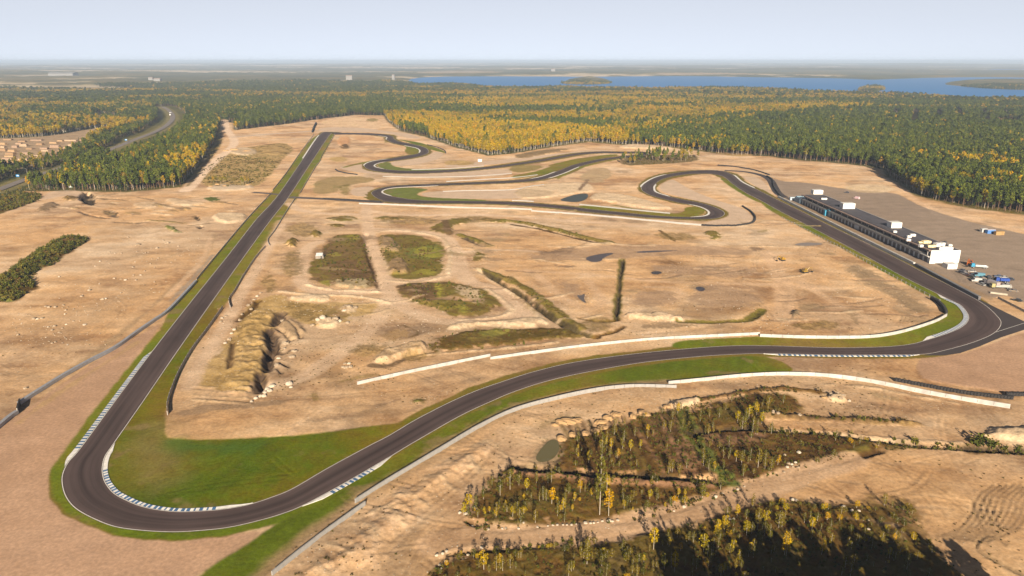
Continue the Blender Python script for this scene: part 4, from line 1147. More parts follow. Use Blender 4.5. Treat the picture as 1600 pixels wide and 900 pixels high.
def kerb(side, u0, u1, width, seg=None, white0=0, white1=0):
    """raised kerb along an edge between two pair numbers; seg = length of one painted block"""
    E = EDGE_A if side == "A" else EDGE_B
    out = -inw if side == "A" else inw
    k0, k1 = int(u0 * NSUB), int(u1 * NSUB)
    ids = np.arange(k0, k1 + 1) % len(E)
    P = resample(E[ids], 0.5)
    d = np.r_[0, np.cumsum(np.hypot(*np.diff(P, axis=0).T))]
    N = normals2(P)
    if np.dot(N[len(N) // 2], out[ids[len(ids) // 2]]) < 0: N = -N
    tot = d[-1]
    w = width * np.clip(np.minimum(d, tot - d) / 6.0, 0.05, 1)
    mb = MB()
    z0, z1 = ZT + 0.02, ZT + 0.09
    for q in range(len(P) - 1):
        s = d[q]
        mi = 0
        if seg and white0 < s < tot - white1 and int(s / seg) % 2: mi = 1
        a0, a1 = P[q], P[q + 1]
        b0, b1 = P[q] + N[q] * w[q], P[q + 1] + N[q + 1] * w[q + 1]
        mb.quad((*a0, z0), (*a1, z0), (*b1, z1), (*b0, z1), mi)
        mb.quad((*b0, z1), (*b1, z1), (*b1, -0.1), (*b0, -0.1), mi)
    return tag(mb.build("kerb", [M_WHITE, M_BLUE]), kind="structure")


kerb("A", 5.95, 9.4, 1.5, 0.95, 2, 12)
kerb("B", 7.9, 20.2, 1.25, 0.85, 17, 10)
kerb("A", 21.9, 24.1, 1.4, 0.85, 9, 9)
kerb("B", 39.8, 46.6, 2.0, 1.0, 9, 8)
kerb("A", 35.9, 38.9, 1.4, 1.1, 5, 3)
kerb("A", 66.5, 71.2, 1.6)
kerb("B", 61.8, 65.3, 1.7); kerb("A", 60.3, 63.0, 1.7)
kerb("A", 54.2, 56.0, 1.7)
kerb("A", 80.5, 85.5, 1.5); kerb("A", 88.3, 90.0, 1.5); kerb("B", 87.6, 88.9, 1.5)
kerb("B", 106.0, 108.0, 1.6); kerb("A", 104.6, 107.6, 1.5)
kerb("B", 110.3, 113.2, 1.8); kerb("B", 115.0, 117.3, 1.4)
kerb("A", 0.1, 0.9, 1.6)

# ponds and lake
for nm, pts, c in PONDS:
    wm_ = water_mat(nm.replace(" ", "_") + "_water", c, 0.35, 0.1)
    wm_.node_tree.nodes["Principled BSDF"].inputs["Specular IOR Level"].default_value = 0.16
    o = poly_sheet("pond", poly(pts), -0.05, wm_)
lake_m = water_mat("lake_water", (0.020, 0.155, 0.42), 0.5, 0.5)  # blue of the reflected upper sky put into the base colour
lake_m.node_tree.nodes["Principled BSDF"].inputs["Specular IOR Level"].default_value = 0.12
poly_sheet("lake", LAKE_P, 0.4, lake_m)
poly_sheet("lake", gp(P2(1535, 112.6, 1600, 111.6, 1700, 111.3, 1700, 110.6, 1560, 111.0)), 22.0, lake_m)

# ================================================================== barriers, rails, fences
M_CONC = mat("pale_concrete", (0.27, 0.265, 0.255), 0.85, var=0.10, scale=0.8, bump=0.2)
M_CONCW = mat("white_concrete", (0.39, 0.38, 0.36), 0.8, var=0.20, scale=0.35, detail=8)
M_CONC2 = mat("weathered_white_concrete", (0.31, 0.30, 0.285), 0.8, var=0.1, scale=0.6)
M_TYRE = mat("black_rubber", (0.022, 0.020, 0.020), 0.9, var=0.3, scale=2)
M_RAIL = mat("galvanised_steel", (0.20, 0.205, 0.21), 0.5, 0.4, var=0.12, scale=1.5)
M_RAILG = mat("grey_sheet_steel", (0.30, 0.31, 0.335), 0.5, 0.2, var=0.12, scale=0.8)
M_POST = mat("post_steel", (0.42, 0.40, 0.37), 0.6, 0.2, var=0.15, scale=2)


def extrude_wall(mb, P, t, h, z0=-0.4, mi=0, zoff=0.0):
    N = normals2(P)
    L, R = P + N * t / 2, P - N * t / 2
    zz = np.array([max(0.0, h1(*p)) for p in P]) + zoff
    for q in range(len(P) - 1):
        a, b, c, d = L[q], L[q + 1], R[q + 1], R[q]
        za, zb = zz[q], zz[q + 1]
        mb.quad((*d, za + z0), (*c, zb + z0), (*c, zb + h), (*d, za + h), mi)
        mb.quad((*b, zb + z0), (*a, za + z0), (*a, za + h), (*b, zb + h), mi)
        mb.quad((*a, za + h), (*d, za + h), (*c, zb + h), (*b, zb + h), mi)
    for q, fl in ((0, 1), (len(P) - 1, -1)):
        a, d = (L[q], R[q])
        f = ((*a, zz[q] + z0), (*d, zz[q] + z0), (*d, zz[q] + h), (*a, zz[q] + h))
        mb.quad(*(f if fl > 0 else f[::-1]), mi)


def concrete_wall(pts, h, label, panel=None, m=None, t=0.35):
    P = resample(catmull(gp(pts), 8), panel or 3.0)
    m = m or M_CONC
    if panel:
        mid = P[len(P) // 2]
        root = empty("concrete_barrier", (mid[0], mid[1], 0.0))
        for q in range(len(P) - 1):
            a, b = P[q], P[q + 1]
            e = (b - a) / np.hypot(*(b - a))
            mb = MB(); extrude_wall(mb, np.array([a + e * 0.05, b - e * 0.05]) - mid, t, h + random.uniform(-0.02, 0.02))
            mb.build("panel", m, root)
        mb = MB(); extrude_wall(mb, P - mid, t + 0.14, 0.16)
        mb.build("footing", m, root)
    else:
        mb = MB(); extrude_wall(mb, P, t, h)
        root = mb.build("concrete_barrier", m)
    return tag(root, label, "concrete barrier", "concrete barriers along the race track")


concrete_wall(P2(425, 900, 470, 863.5, 520, 825.5, 571, 789), 1.35, "low pale concrete barrier of jointed panels at the bottom edge, beside the bare dirt bank", 4.0)
concrete_wall(P2(555, 786, 600, 757, 650, 727, 700, 697, 745, 670, 800, 643.5, 860, 626, 930, 611, 990, 605, 1057, 606.5), 1.35, "long curved pale concrete barrier between the sweeping bend and the spoil bank", 4.0)
concrete_wall(P2(1044, 600.5, 1100, 595, 1160, 589, 1220, 586, 1280, 587.5, 1340, 594, 1400, 605, 1470, 619, 1530, 629, 1578, 637), 1.4, "long white concrete barrier along the sand south of the straight, bending down to the right", 5.0, M_CONCW)
concrete_wall(P2(558, 601, 620, 587, 690, 572, 766, 557), 1.3, "shorter white concrete barrier across the sand, ending near the rocky bank", 5.0, M_CONCW)
concrete_wall(P2(766, 562, 850, 550, 930, 540, 1020, 531.5, 1100, 527, 1187, 523), 1.3, "white concrete barrier on the inner side of the sweeping bend, running past two other barriers", 5.0, M_CONCW)
concrete_wall(P2(1187, 526, 1260, 528.5, 1345, 528.5, 1390, 524, 1430, 514, 1462, 503, 1479, 494), 1.4, "white concrete barrier curving along the green verge inside the right-hand bend", 5.0, M_CONCW)
concrete_wall(P2(561, 319, 640, 321.5, 720, 325, 800, 327.5, 831, 328.5), 1.2, "white concrete barrier below the back straight, beside the tyre wall and service road", None, M_CONC2)
concrete_wall(P2(830, 330.5, 900, 335, 980, 342, 1050, 348.5, 1097, 352.5), 1.2, "white concrete barrier below the back straight, meeting the black tyre wall at the gravel trap", None, M_CONC2)
concrete_wall(P2(905, 320, 960, 325.5, 1010, 330.5, 1047, 334), 1.0, "low white barrier between the sand bank and the back straight near the dark pond", None, M_CONC)
concrete_wall(P2(643, 265.5, 700, 263.8, 756, 259.5), 0.75, "short thin white barrier on the infield side of the upper leg", None, M_CONC)
concrete_wall(P2(598, 276, 650, 277.2, 730, 276, 800, 271.5), 0.75, "thin white barrier on the outer edge of the upper gravel trap", None, M_CONC)
concrete_wall(P2(697, 284, 750, 281, 800, 278, 840, 273.5), 0.75, "thin white barrier behind the verge of the middle leg", None, M_CONC)
concrete_wall(P2(692, 299.5, 740, 298, 800, 296.8, 850, 290), 0.75, "faint white barrier across the sand inside the long hairpin", None, M_CONC)
concrete_wall(P2(800, 314, 818, 314.6, 834, 315.6), 1.0, "very short white barrier piece just above the back straight", None, M_CONC)


def tyre_wall(pts, label, h=1.3, t=1.3):
    """stacked tyres: a row of short drums, three courses high"""
    P = resample(catmull(gp(pts), 8), 1.1)
    mb = MB()
    for k, p in enumerate(P):
        zb = max(0.0, h1(*p))
        for c in range(3):
            r = t / 2 * (1 + 0.06 * random.uniform(-1, 1))
            j = 0.05
            mb.tube((p[0] + random.uniform(-j, j), p[1] + random.uniform(-j, j), zb + c * h / 3), (p[0], p[1], zb + (c + 0.94) * h / 3), r, r * 0.96, 8)
    return tag(mb.build("tyre_wall", M_TYRE), label, "tyre barrier", "black tyre barriers around the gravel traps")


tyre_wall(P2(1400, 595.5, 1440, 603, 1500, 614, 1545, 620, 1580, 623.5), "black tyre barrier in front of the white wall at the big gravel trap")
tyre_wall(P2(1574, 618, 1600, 618.5, 1660, 621), "black tyre barrier leaving the frame at the right edge of the gravel trap")
tyre_wall(P2(1097, 352.5, 1130, 354, 1160, 352.5, 1176, 348, 1180, 341, 1174, 332, 1160, 323), "black tyre barrier curving around the gravel trap at the tight hairpin end", 1.2)
tyre_wall(P2(506, 311.5, 540, 313, 570, 315, 594, 316.2), "straight black tyre barrier lying along the service road by the left hairpin", 1.5)
tyre_wall(P2(1122, 258.5, 1150, 261, 1178, 266, 1202, 273.5), "dark tyre barrier on the sand behind the top of the right-hand loop", 1.1)
tyre_wall(P2(524, 265, 530, 268.5, 545, 271.5, 558, 273.5), "short black tyre barrier at the left tip of the upper gravel trap", 1.1)
tyre_wall(P2(1198, 276, 1207, 282, 1209, 292, 1216, 303, 1224, 310.5), "black tyre barrier bending beside the pit exit near the blue cabins", 1.5)
tyre_wall(P2(488, 207, 491, 199, 494, 193), "dark stack of tyres at the far end of the straight", 3.0, 2.5)
tyre_wall(P2(1455, 468.5, 1466, 475, 1474, 483, 1478, 491), "tall black tyre barrier inside the right-hand bend, joining the white wall", 1.9, 1.4)
tyre_wall(P2(668, 226.5, 685, 231, 695, 236, 696, 239.5), "thin dark tyre barrier around the outside of the upper bend", 0.9)


def guard_rail(pts, label, h=1.05, post_every=4.0, rz0=0.18, pw=0.2, m=None, cat="guard rail", t=0.14, name="guard_rail", group="guard rails beside the long straight"):
    P = resample(catmull(gp(pts), 8), 2.0)
    mid = P[len(P) // 2]
    root = empty(name, (mid[0], mid[1], 0.0))
    mb = MB(); extrude_wall(mb, P - mid, t, h, z0=rz0)
    mb.build("rail", m or M_RAIL, root)
    Q = resample(P, post_every)
    step = max(1, math.ceil(len(Q) / 95))
    first = None
    for q in Q[::step]:
        if first is None:
            pm = MB(); pm.box((0, 0, h / 2), (pw, pw, h + 0.25)); first = pm.build("post", M_POST if pw < 0.3 else M_CONC, root)
            o = first
        else:
            o = first.copy(); COL.objects.link(o); o.parent = root
        o.location = (q[0] - mid[0], q[1] - mid[1], h1(*q))
    return tag(root, label, cat, group)


guard_rail(P2(491, 210, 470, 238, 448, 270, 426, 298), "dark guard rail on the left verge at the far end of the straight")
guard_rail(P2(424, 303, 400, 328, 375, 356, 340, 398, 307, 438), "dark guard rail along the left verge of the straight, middle piece")
guard_rail(P2(306, 441, 287, 462, 268, 482, 258, 491, 240, 503, 215, 520, 180, 545, 140, 566, 100, 588.5, 62, 612, 30, 632.5), "long blue grey guard rail leaving the straight and crossing the sand to the lower left", 1.3, 4.0, 0.05, 0.2, M_RAILG, t=1.3)
guard_rail(P2(27, 646, 14, 655, 0, 667, -40, 700), "blue grey guard rail at the far left frame edge below the gap", 1.3, 4.0, 0.05, 0.2, M_RAILG, t=1.3)
guard_rail(P2(32, 631, 30, 638, 28, 646), "short dark cross piece joining two offset guard rails at the left", 2.2, 2.0, 0.1, 0.2, M_TYRE, t=0.5)
guard_rail(P2(523, 211, 505, 240, 500, 252, 492, 263, 469, 302), "dark guard rail on the right verge at the far end of the straight")
guard_rail(P2(461, 311, 447, 332, 430, 360, 419, 375, 421, 384), "dark guard rail right of the straight just below the service road, hooked at its end")
guard_rail(P2(415, 386, 400, 403, 383, 428, 366, 457, 358, 469, 360, 481), "dark guard rail right of the straight opposite the rocky spoil, hooked at its end", 1.3)
guard_rail(P2(348, 482, 324, 516, 300, 548, 280, 583, 268, 612, 262, 632, 262, 648), "dark guard rail right of the straight nearest the hairpin, curving in", 1.5)
guard_rail(P2(1559, 467, 1600, 488, 1680, 530), "grey double guard rail at the right edge behind the bend runoff", 1.3)
guard_rail(P2(1222, 341, 1275, 368, 1318, 390, 1370, 419, 1412, 442, 1440, 457, 1468, 472), "row of pale posts and rail along the inner verge of the pit straight", 1.3, 4.6, 1.0, 0.32, M_RAIL, "fence", name="trackside_fence", group=None)

# pit wall: two things, one with a white coping and one dark
for pts, lab, m1, m2 in ((P2(1216, 309, 1300, 351, 1350, 376, 1428, 414.5), "long pit wall with a white coping between the pit lane and the straight", mat("pit_wall_concrete", (0.50, 0.49, 0.48), 0.8), M_CONCW),
                         (P2(1431, 416, 1480, 442, 1530, 468.5), "dark lower pit wall continuing beyond the white coped wall", mat("dark_barrier", (0.10, 0.095, 0.10), 0.7), M_RAIL)):
    P = resample(gp(pts), 4.0); mid = P[len(P) // 2]
    root = empty("pit_wall", (mid[0], mid[1], 0))
    mb = MB(); extrude_wall(mb, P - mid, 1.2, 1.6); mb.build("wall_base", m1, root)
    mb = MB(); extrude_wall(mb, P - mid, 1.5, 0.25, z0=0.0, zoff=1.605); mb.build("coping", m2, root)
    tag(root, lab, "pit wall")

# ================================================================== PIT BUILDING
Mpan = mat("white_wall_panel", (0.62, 0.61, 0.58), 0.6, var=0.04, scale=0.4)
Mgrey = mat("grey_wall_panel", (0.40, 0.43, 0.45), 0.7, var=0.10, scale=0.5)
Mdoor = mat("dark_garage_door", (0.055, 0.06, 0.075), 0.4, var=0.3, scale=0.8)
Mroof = mat("dark_roof_felt", (0.060, 0.055, 0.066), 0.85, var=0.25, scale=0.12)
Medge = mat("rusty_roof_edge", (0.22, 0.155, 0.125), 0.8, var=0.25, scale=0.4)
Mraw = mat("bare_brown_boarding", (0.115, 0.085, 0.07), 0.85, var=0.3, scale=0.5)
Mslab = mat("bare_concrete", (0.42, 0.39, 0.36), 0.85, var=0.15, scale=0.7)
Mglass = mat("dark_window_glass", (0.03, 0.035, 0.045), 0.15, var=0.2, scale=0.3)
Mcream = mat("cream_panel", (0.66, 0.60, 0.50), 0.7, var=0.05, scale=0.5)
RH = 8.2
nl = np.array(g(1455.5, 391.5, RH)); fl = np.array(g(1254, 304, RH))
BL = float(np.hypot(*(fl - nl))); bu = (fl - nl) / BL
brz = math.atan2(-bu[0], bu[1])
BR = np.array([math.cos(brz), math.sin(brz)])
BW = 17.5


def bl(px, py, z=RH):
    """a pixel on a level plane, in the building's own x (across) and y (along)"""
    d = np.array(g(px, py, z)) - nl
    return float(d @ BR), float(d @ bu)


root = tag(empty("pit_building", (nl[0], nl[1], 0), brz), "very long two storey pit building with dark flat roof and white end wall", "pit building")
mb = MB(); mb.box((BW / 2, BL / 2, 1.85), (BW - 0.4, BL, 3.9)); mb.build("ground_floor", Mgrey, root)
ND = 36; pit = (BL - 4) / ND
dm = MB(); dm.box((0, 0, 1.55), (0.12, pit * 0.62, 3.1), bev=0.02)
dmesh = dm.data("garage_door", [Mdoor])
for k in range(ND):
    if k in (17, 26): continue
    o = bpy.data.objects.new("garage_door", dmesh); COL.objects.link(o); o.parent = root
    o.location = (0.16, 2 + pit * (k + 0.5), 0.0)
mb = MB(); mb.box((BW / 2 - 0.7, BL / 2, 4.0), (BW + 1.2, BL, 0.38)); mb.build("balcony_slab", Mslab, root)
mb = MB(); mb.box((BW / 2 + 1.6, BL / 2, 5.95), (BW - 3.6, BL - 0.4, 3.5)); mb.build("upper_storey", Mraw, root)
wm = MB(); wm.box((0, 0, 0), (0.1, pit * 0.7, 1.7)); wmesh = wm.data("window", [Mglass])
for k in range(0, ND, 1):
    o = bpy.data.objects.new("window", wmesh); COL.objects.link(o); o.parent = root
    o.location = (1.58, 2 + pit * (k + 0.5), 6.0)
cm = MB(); cm.box((0, 0, 0), (0.3, 0.3, 3.5)); cmesh = cm.data("column", [Mslab])
for k in range(0, ND + 1, 2):
    o = bpy.data.objects.new("column", cmesh); COL.objects.link(o); o.parent = root
    o.location = (-0.9, min(BL - 0.4, 2 + pit * k), 5.945)
mb = MB(); mb.box((BW / 2 + 0.9, BL / 2 - 0.1, 7.95), (BW - 1.5, BL - 0.6, 0.5)); mb.build("roof", Mroof, root)
mb = MB(); mb.box((-0.35, BL / 2 - 0.1, 7.98), (1.9, BL - 0.6, 0.62)); mb.build("roof_edge", Medge, root)
mb = MB(); mb.box((BW + 0.12, BL / 2, 8.1), (0.5, BL - 0.6, 0.75)); mb.build("parapet", Mslab, root)
mb = MB(); mb.box((BW / 2 + 0.1, -0.35, 4.15), (BW + 0.9, 0.5, 8.5), bev=0.04)
ew = mb.build("end_wall", Mpan, root)
mb = MB(); mb.box((BW - 3.2, -0.63, 1.3), (1.8, 0.08, 2.6)); mb.build("door", Mcream, ew)
mb = MB(); mb.box((-0.6, 5.5, 4.28), (1.9, 10, 0.16)); mb.build("balcony_edge", Mpan, root)
mb = MB()
for k in range(0, ND * 2): mb.box((-1.2, 1 + k * (BL - 2) / (ND * 2), 4.72), (0.06, 0.06, 1.06))
for zz_ in (4.7, 5.22): mb.box((-1.2, BL / 2, zz_), (0.07, BL - 1, 0.06))
mb.build("railing", M_POST, root)
for (pa, pb, pyb, hh) in ((1271, 1286, 303.8, 3.6), (1317, 1336, 326.3, 4.2), (1392.5, 1409, 356.5, 3.9)):
    xa, ya = bl(pa, pyb); xb, yb = bl(pb, pyb)
    w = abs(xb - xa)
    mb = MB(); mb.box(((xa + xb) / 2, (ya + yb) / 2 + 3.2, 8.2 + hh / 2), (w, 6.0, hh), bev=0.05)
    s = mb.build("stairwell", Mpan, root)
    mb = MB(); mb.box(((xa + xb) / 2 + w * 0.3, (ya + yb) / 2 + 0.16, 8.2 + 1.05), (1.0, 0.08, 2.1)); mb.build("door", Mcream, s)
bx, by = bl(1244, 316, 0)
mb = MB(); mb.box((BW * 0.22, BL + 6.2, 1.95), (11, 12, 3.9), bev=0.05); mb.build("annexe", mat("blue_grey_panel", (0.17, 0.24, 0.30), 0.6, var=0.1), root)

# goods on the roof
Mwrap = mat("white_plastic_wrap", (0.62, 0.61, 0.59), 0.45, var=0.06, scale=1.5, bump=0.4)
Minsu = mat("yellowish_insulation", (0.66, 0.56, 0.33), 0.85, var=0.15, scale=1.5, bump=0.4)


def bundle(px, py, w, d, h, m, label):
    x, y = g(px, py, RH)
    mb = MB()
    n = max(1, int(round(w / 1.6)))
    for k in range(n):
        hh = h * random.uniform(0.85, 1.05)
        mb.box(((k - (n - 1) / 2) * w / n, random.uniform(-0.1, 0.1), hh / 2), (w / n - 0.05, d * random.uniform(0.9, 1.05), hh), bev=0.18)
    o = mb.build("wrapped_bundle", m, None, (x, y, RH + 0.005), brz + random.uniform(-0.2, 0.2))
    tag(o, label, "bundle", "wrapped bundles lying on the pit building roof")


bundle(1287.5, 311.5, 4.6, 2.2, 1.3, Mwrap, "white wrapped bundle on the far end of the pit building roof, near the first stairwell")
bundle(1398, 363, 2.2, 2.0, 1.4, Mwrap, "single white bundle on the roof just in front of the nearest stairwell")
bundle(1425.5, 368.8, 3.4, 2.2, 1.5, Mwrap, "larger white bundle at the back of the loose roof trio")
bundle(1420, 371, 2.6, 2.0, 1.5, Mwrap, "white bundle in the middle of the loose roof trio")
bundle(1419, 376.4, 2.6, 2.0, 1.6, Mwrap, "white bundle at the roof edge, lowest of the loose roof trio")
bundle(1437.5, 379.5, 2.2, 2, 0.9, Minsu, "small yellowish bundle at the left of the roof heap")
bundle(1447, 379.8, 5.2, 2.4, 1.8, Minsu, "wide pale yellow bundle at the back of the roof heap")
bundle(1438.5, 385.8, 2.2, 2, 1.6, Mwrap, "white bundle near the roof edge, left of the roof heap")
bundle(1455, 386, 5.0, 2.2, 1.4, Minsu, "low yellowish bundle in front of the roof heap")
bundle(1467, 384.5, 6.2, 3.2, 2.3, Mwrap, "biggest white wrapped bundle on the roof, at the right of the heap")
bundle(1477, 389.8, 8.4, 2.4, 1.9, Mwrap, "long white bundle on the roof right behind the end wall")
bundle(1484, 384.5, 2.4, 2, 1.3, Mwrap, "small white bundle at the right rear corner of the roof")
bundle(1475, 380.5, 2.6, 2, 1.5, mat("dark_tarp", (0.05, 0.05, 0.06), 0.6), "dark covered bundle behind the biggest white one on the roof")

# ================================================================== containers, cabins, huts
def cabin(px, py, w, d, h, col, label, rz=0.0, name="site_cabin", cat="cabin", roofcol=None, group=None):
    x, y = g(px, py)
    root = empty(name, (x, y, h1(x, y)), rz)
    m = mat(name + "_panel", col, 0.6, var=0.06, scale=0.6)
    mb = MB(); mb.box((0, 0, h / 2), (w, d, h), bev=0.06)
    for k in range(int(w / 1.1)):
        mb.box((-w / 2 + 0.6 + k * 1.1, -d / 2 - 0.02, h / 2), (0.12, 0.07, h * 0.86))
    mb.build("shell", m, root)
    mb = MB(); mb.box((0, 0, h + 0.06), (w + 0.1, d + 0.1, 0.12), bev=0.03); mb.build("roof", mat(name + "_roof", roofcol or tuple(min(1, c * 1.08) for c in col), 0.6), root)
    mb = MB(); mb.box((w * 0.28, -d / 2 - 0.08, 1.05), (0.95, 0.06, 2.0)); mb.build("door", mat(name + "_door", tuple(c * 0.8 for c in col), 0.5), root)
    return tag(root, label, cat, group)


cabin(1483.5, 418.6, 6.0, 5.5, 2.9, (0.55, 0.55, 0.54), "white site cabin standing right in front of the white end wall", brz)
cabin(1291.8, 336.8, 4.6, 3.0, 4.6, (0.03, 0.26, 0.42), "bright blue tall cabin against the pit lane front of the building", brz, "site_container", "container")
cabin(1238, 312.5, 5, 2.5, 2.6, (0.35, 0.42, 0.48), "pale blue grey cabin at the far tip of the pit building", brz)
cabin(1249, 312.8, 6, 3, 3.6, (0.20, 0.30, 0.38), "blue grey cabin beside the far annexe of the pit building", brz)
cabin(1536.5, 362.5, 4.2, 2.5, 2.6, (0.45, 0.45, 0.45), "white container, left of three in a row on the open paddock", 0.1, "site_container", "container", None, "containers on the open paddock")
cabin(1547, 364.5, 6.2, 2.5, 2.7, (0.06, 0.17, 0.42), "blue container in the middle of three on the open paddock", 0.1, "site_container", "container", (0.6, 0.55, 0.55), "containers on the open paddock")
cabin(1560.5, 366.8, 6.4, 2.5, 2.5, (0.32, 0.20, 0.08), "tan container, right of three in a row on the open paddock", 0.1, "site_container", "container", None, "containers on the open paddock")
cabin(112, 292.3, 4.2, 3.0, 3.0, (0.70, 0.78, 0.76), "pale container standing alone on bare ground before the pine wood", 0.05, "site_container", "container")
cabin(750, 252, 5.0, 4.0, 3.0, (0.52, 0.56, 0.52), "small pale hut on sand below the yellow birch stand", 0.0, "hut", "hut", (0.5, 0.5, 0.5))


def hut():
    x, y = g(500, 403)
    root = empty("shed", (x, y, h1(x, y)), 0.1)
    mb = MB(); mb.box((0, 0, 1.1), (5.0, 3.6, 2.2)); mb.build("wall", mat("weathered_boards", (0.22, 0.19, 0.16), 0.85), root)
    mb = MB(); mb.prism([(-2.9, 2.15), (0, 3.3), (2.9, 2.15), (2.9, 2.3), (0, 3.5), (-2.9, 2.3)], -2.1, 2.1)
    r = mb.build("roof", mat("grey_sheet_roof", (0.50, 0.50, 0.50), 0.5), root); r.rotation_euler.z = math.pi / 2
    mb = MB(); mb.box((1.2, -1.83, 0.95), (1.0, 0.06, 1.9)); mb.build("door", mat("dark_door", (0.06, 0.055, 0.05), 0.7), root)
    tag(root, "small shed with a pale gable roof in the infield scrub", "shed")


hut()

# ================================================================== vehicles
M_GL = Mglass
M_WH = mat("tyre_rubber", (0.02, 0.02, 0.02), 0.9)
M_HUB = mat("wheel_rim", (0.35, 0.35, 0.36), 0.4, 0.6)


def wheel(root, x, y, r=0.33, w=0.24):
    mb = MB(); mb.tube((x - w / 2, y, r), (x + w / 2, y, r), r, r, 12)
    t = mb.build("wheel", M_WH, root)
    mb = MB(); mb.tube((x - w / 2 - 0.012, y, r), (x + w / 2 + 0.012, y, r), r * 0.55, r * 0.55, 8); mb.build("rim", M_HUB, t)


PAINTS = {}


def paintm(c):
    k = tuple(c)
    if k not in PAINTS:
        PAINTS[k] = mat("vehicle_paint", c, 0.3, 0.1, var=0.04, scale=1)
    return PAINTS[k]


def base(name, px, py, rz):
    x, y = g(px, py)
    return empty(name, (x, y, max(0, h1(x, y)) + 0.02), rz)


def car(px, py, rz, col, label, van=False):
    root = base("van" if van else "parked_car", px, py, rz)
    L, Wd, H = (5.2, 1.95, 2.2) if van else (4.4, 1.8, 1.45)
    mb = MB()
    prof = ([(-L / 2, 0.3), (L / 2, 0.3), (L / 2, 0.9), (L / 2 - 0.9, 1.15), (L / 2 - 1.5, 1.2), (-L / 2, 1.2)] if van else
            [(-L / 2, 0.3), (L / 2, 0.3), (L / 2, 0.65), (L / 2 - 1.0, 0.85), (-L / 2 + 0.4, 0.9), (-L / 2, 0.8)])
    mb.prism([(x, z) for x, z in prof], -Wd / 2, Wd / 2)
    b = mb.build("body", paintm(col), root); b.rotation_euler.z = math.pi / 2
    mb = MB()
    cprof = ([(-L / 2 + 0.05, 1.19), (L / 2 - 1.0, 1.19), (L / 2 - 1.6, H), (-L / 2 + 0.1, H)] if van else
             [(-L / 2 + 0.5, 0.88), (L / 2 - 1.1, 0.85), (L / 2 - 1.9, H - 0.06), (-L / 2 + 1.1, H - 0.06)])
    mb.prism(cprof, -Wd / 2 + 0.08, Wd / 2 - 0.08)
    c = mb.build("windows", paintm(col) if van else M_GL, root); c.rotation_euler.z = math.pi / 2
    if van: c.name = "load_body"
    mb = MB(); mb.box((0, -0.25 if not van else 0, H - 0.02), (Wd - 0.3, 1.5 if not van else L - 2.0, 0.08), bev=0.03); mb.build("roof", paintm(col), root)
    if van:
        mb = MB(); mb.box((0, L / 2 - 1.2, 1.6), (Wd - 0.1, 0.5, 0.6)); mb.build("windscreen", M_GL, root)
    for sx in (-1, 1):
        for yy in (-L * 0.31, L * 0.31): wheel(root, sx * (Wd / 2 - 0.08), yy)
        mb = MB(); mb.box((sx * Wd * 0.34, L / 2 + 0.01, 0.66), (0.32, 0.05, 0.16)); mb.build("headlight", M_HUB, root)
    return tag(root, label, "van" if van else "car", "vehicles parked in the paddock")


def truck(px, py, rz, cab, bed, label, L=7.5, load=None, boxh=0.0):
    root = base("flatbed_truck" if not boxh else "box_truck", px, py, rz)
    mb = MB(); mb.box((0, 0, 0.75), (0.9, L, 0.3)); mb.build("chassis", M_TYRE, root)
    mb = MB(); mb.box((0, L / 2 - 0.9, 1.75), (2.35, 1.9, 2.1), bev=0.15, taper=(0.95, 0.9))
    c = mb.build("cab", paintm(cab), root)
    mb = MB(); mb.box((0, L / 2 + 0.02, 2.15), (2.0, 0.12, 0.8)); mb.build("windscreen", M_GL, c)
    mb = MB()
    if boxh:
        mb.box((0, -1.0, 1.05 + boxh / 2), (2.45, L - 2.3, boxh), bev=0.05); mb.build("load_box", paintm(bed), root)
    else:
        mb.box((0, -1.0, 1.05), (2.45, L - 2.3, 0.25)); mb.box((0, 0.2 + L / 2 - 2.3, 1.7), (2.45, 0.1, 1.1))
        for sx in (-1, 1): mb.box((sx * 1.2, -1.0, 1.4), (0.07, L - 2.3, 0.45))
        mb.build("flatbed", paintm(bed), root)
    for sx in (-1, 1):
        for yy in (L / 2 - 1.2, -L / 2 + 1.1, -L / 2 + 2.2): wheel(root, sx * 1.05, yy, 0.5, 0.32)
    return tag(root, label, "truck", "vehicles parked in the paddock")


def excavator(px, py, rz, col, label, s=1.0, arm=True):
    root = base("excavator", px, py, rz)
    m = paintm(col)
    for sx in (-1, 1):
        mb = MB(); mb.prism([(-1.9, 0.25), (-1.6, 0), (1.6, 0), (1.9, 0.25), (1.9, 0.6), (1.6, 0.85), (-1.6, 0.85), (-1.9, 0.6)], -0.3, 0.3)
        t = mb.build("track", M_TYRE, root); t.rotation_euler.z = math.pi / 2; t.location.x = sx * 1.15
    mb = MB(); mb.box((0, -0.4, 1.6), (2.4, 3.2, 1.1), bev=0.12); mb.build("engine_body", m, root)
    mb = MB(); mb.box((-0.7, 0.7, 2.4), (1.0, 1.5, 1.6), bev=0.1); c = mb.build("cab", m, root)
    mb = MB(); mb.box((-0.7, 1.42, 2.5), (0.85, 0.1, 1.0)); mb.build("windscreen", M_GL, c)
    mb = MB(); mb.tube((0.3, 0.8, 1.8), (0.3, 3.0, 4.0), 0.3, 0.25, 6); mb.tube((0.3, 3.0, 4.0), (0.3, 4.8, 3.4), 0.25, 0.2, 6); b = mb.build("boom", m, root)
    mb = MB(); mb.tube((0.3, 4.8, 3.4), (0.3, 5.4, 1.1), 0.2, 0.15, 6); mb.build("arm", m, b)
    mb = MB(); mb.prism([(-0.4, 0.2), (0.5, 0.1), (0.6, 0.9), (0.1, 1.2)], -0.6, 0.6); k = mb.build("bucket", M_TYRE, root); k.rotation_euler.z = math.pi / 2; k.location = (0.3, 5.2, 0.1)
    root.scale = (s, s, s)
    return tag(root, label, "excavator")


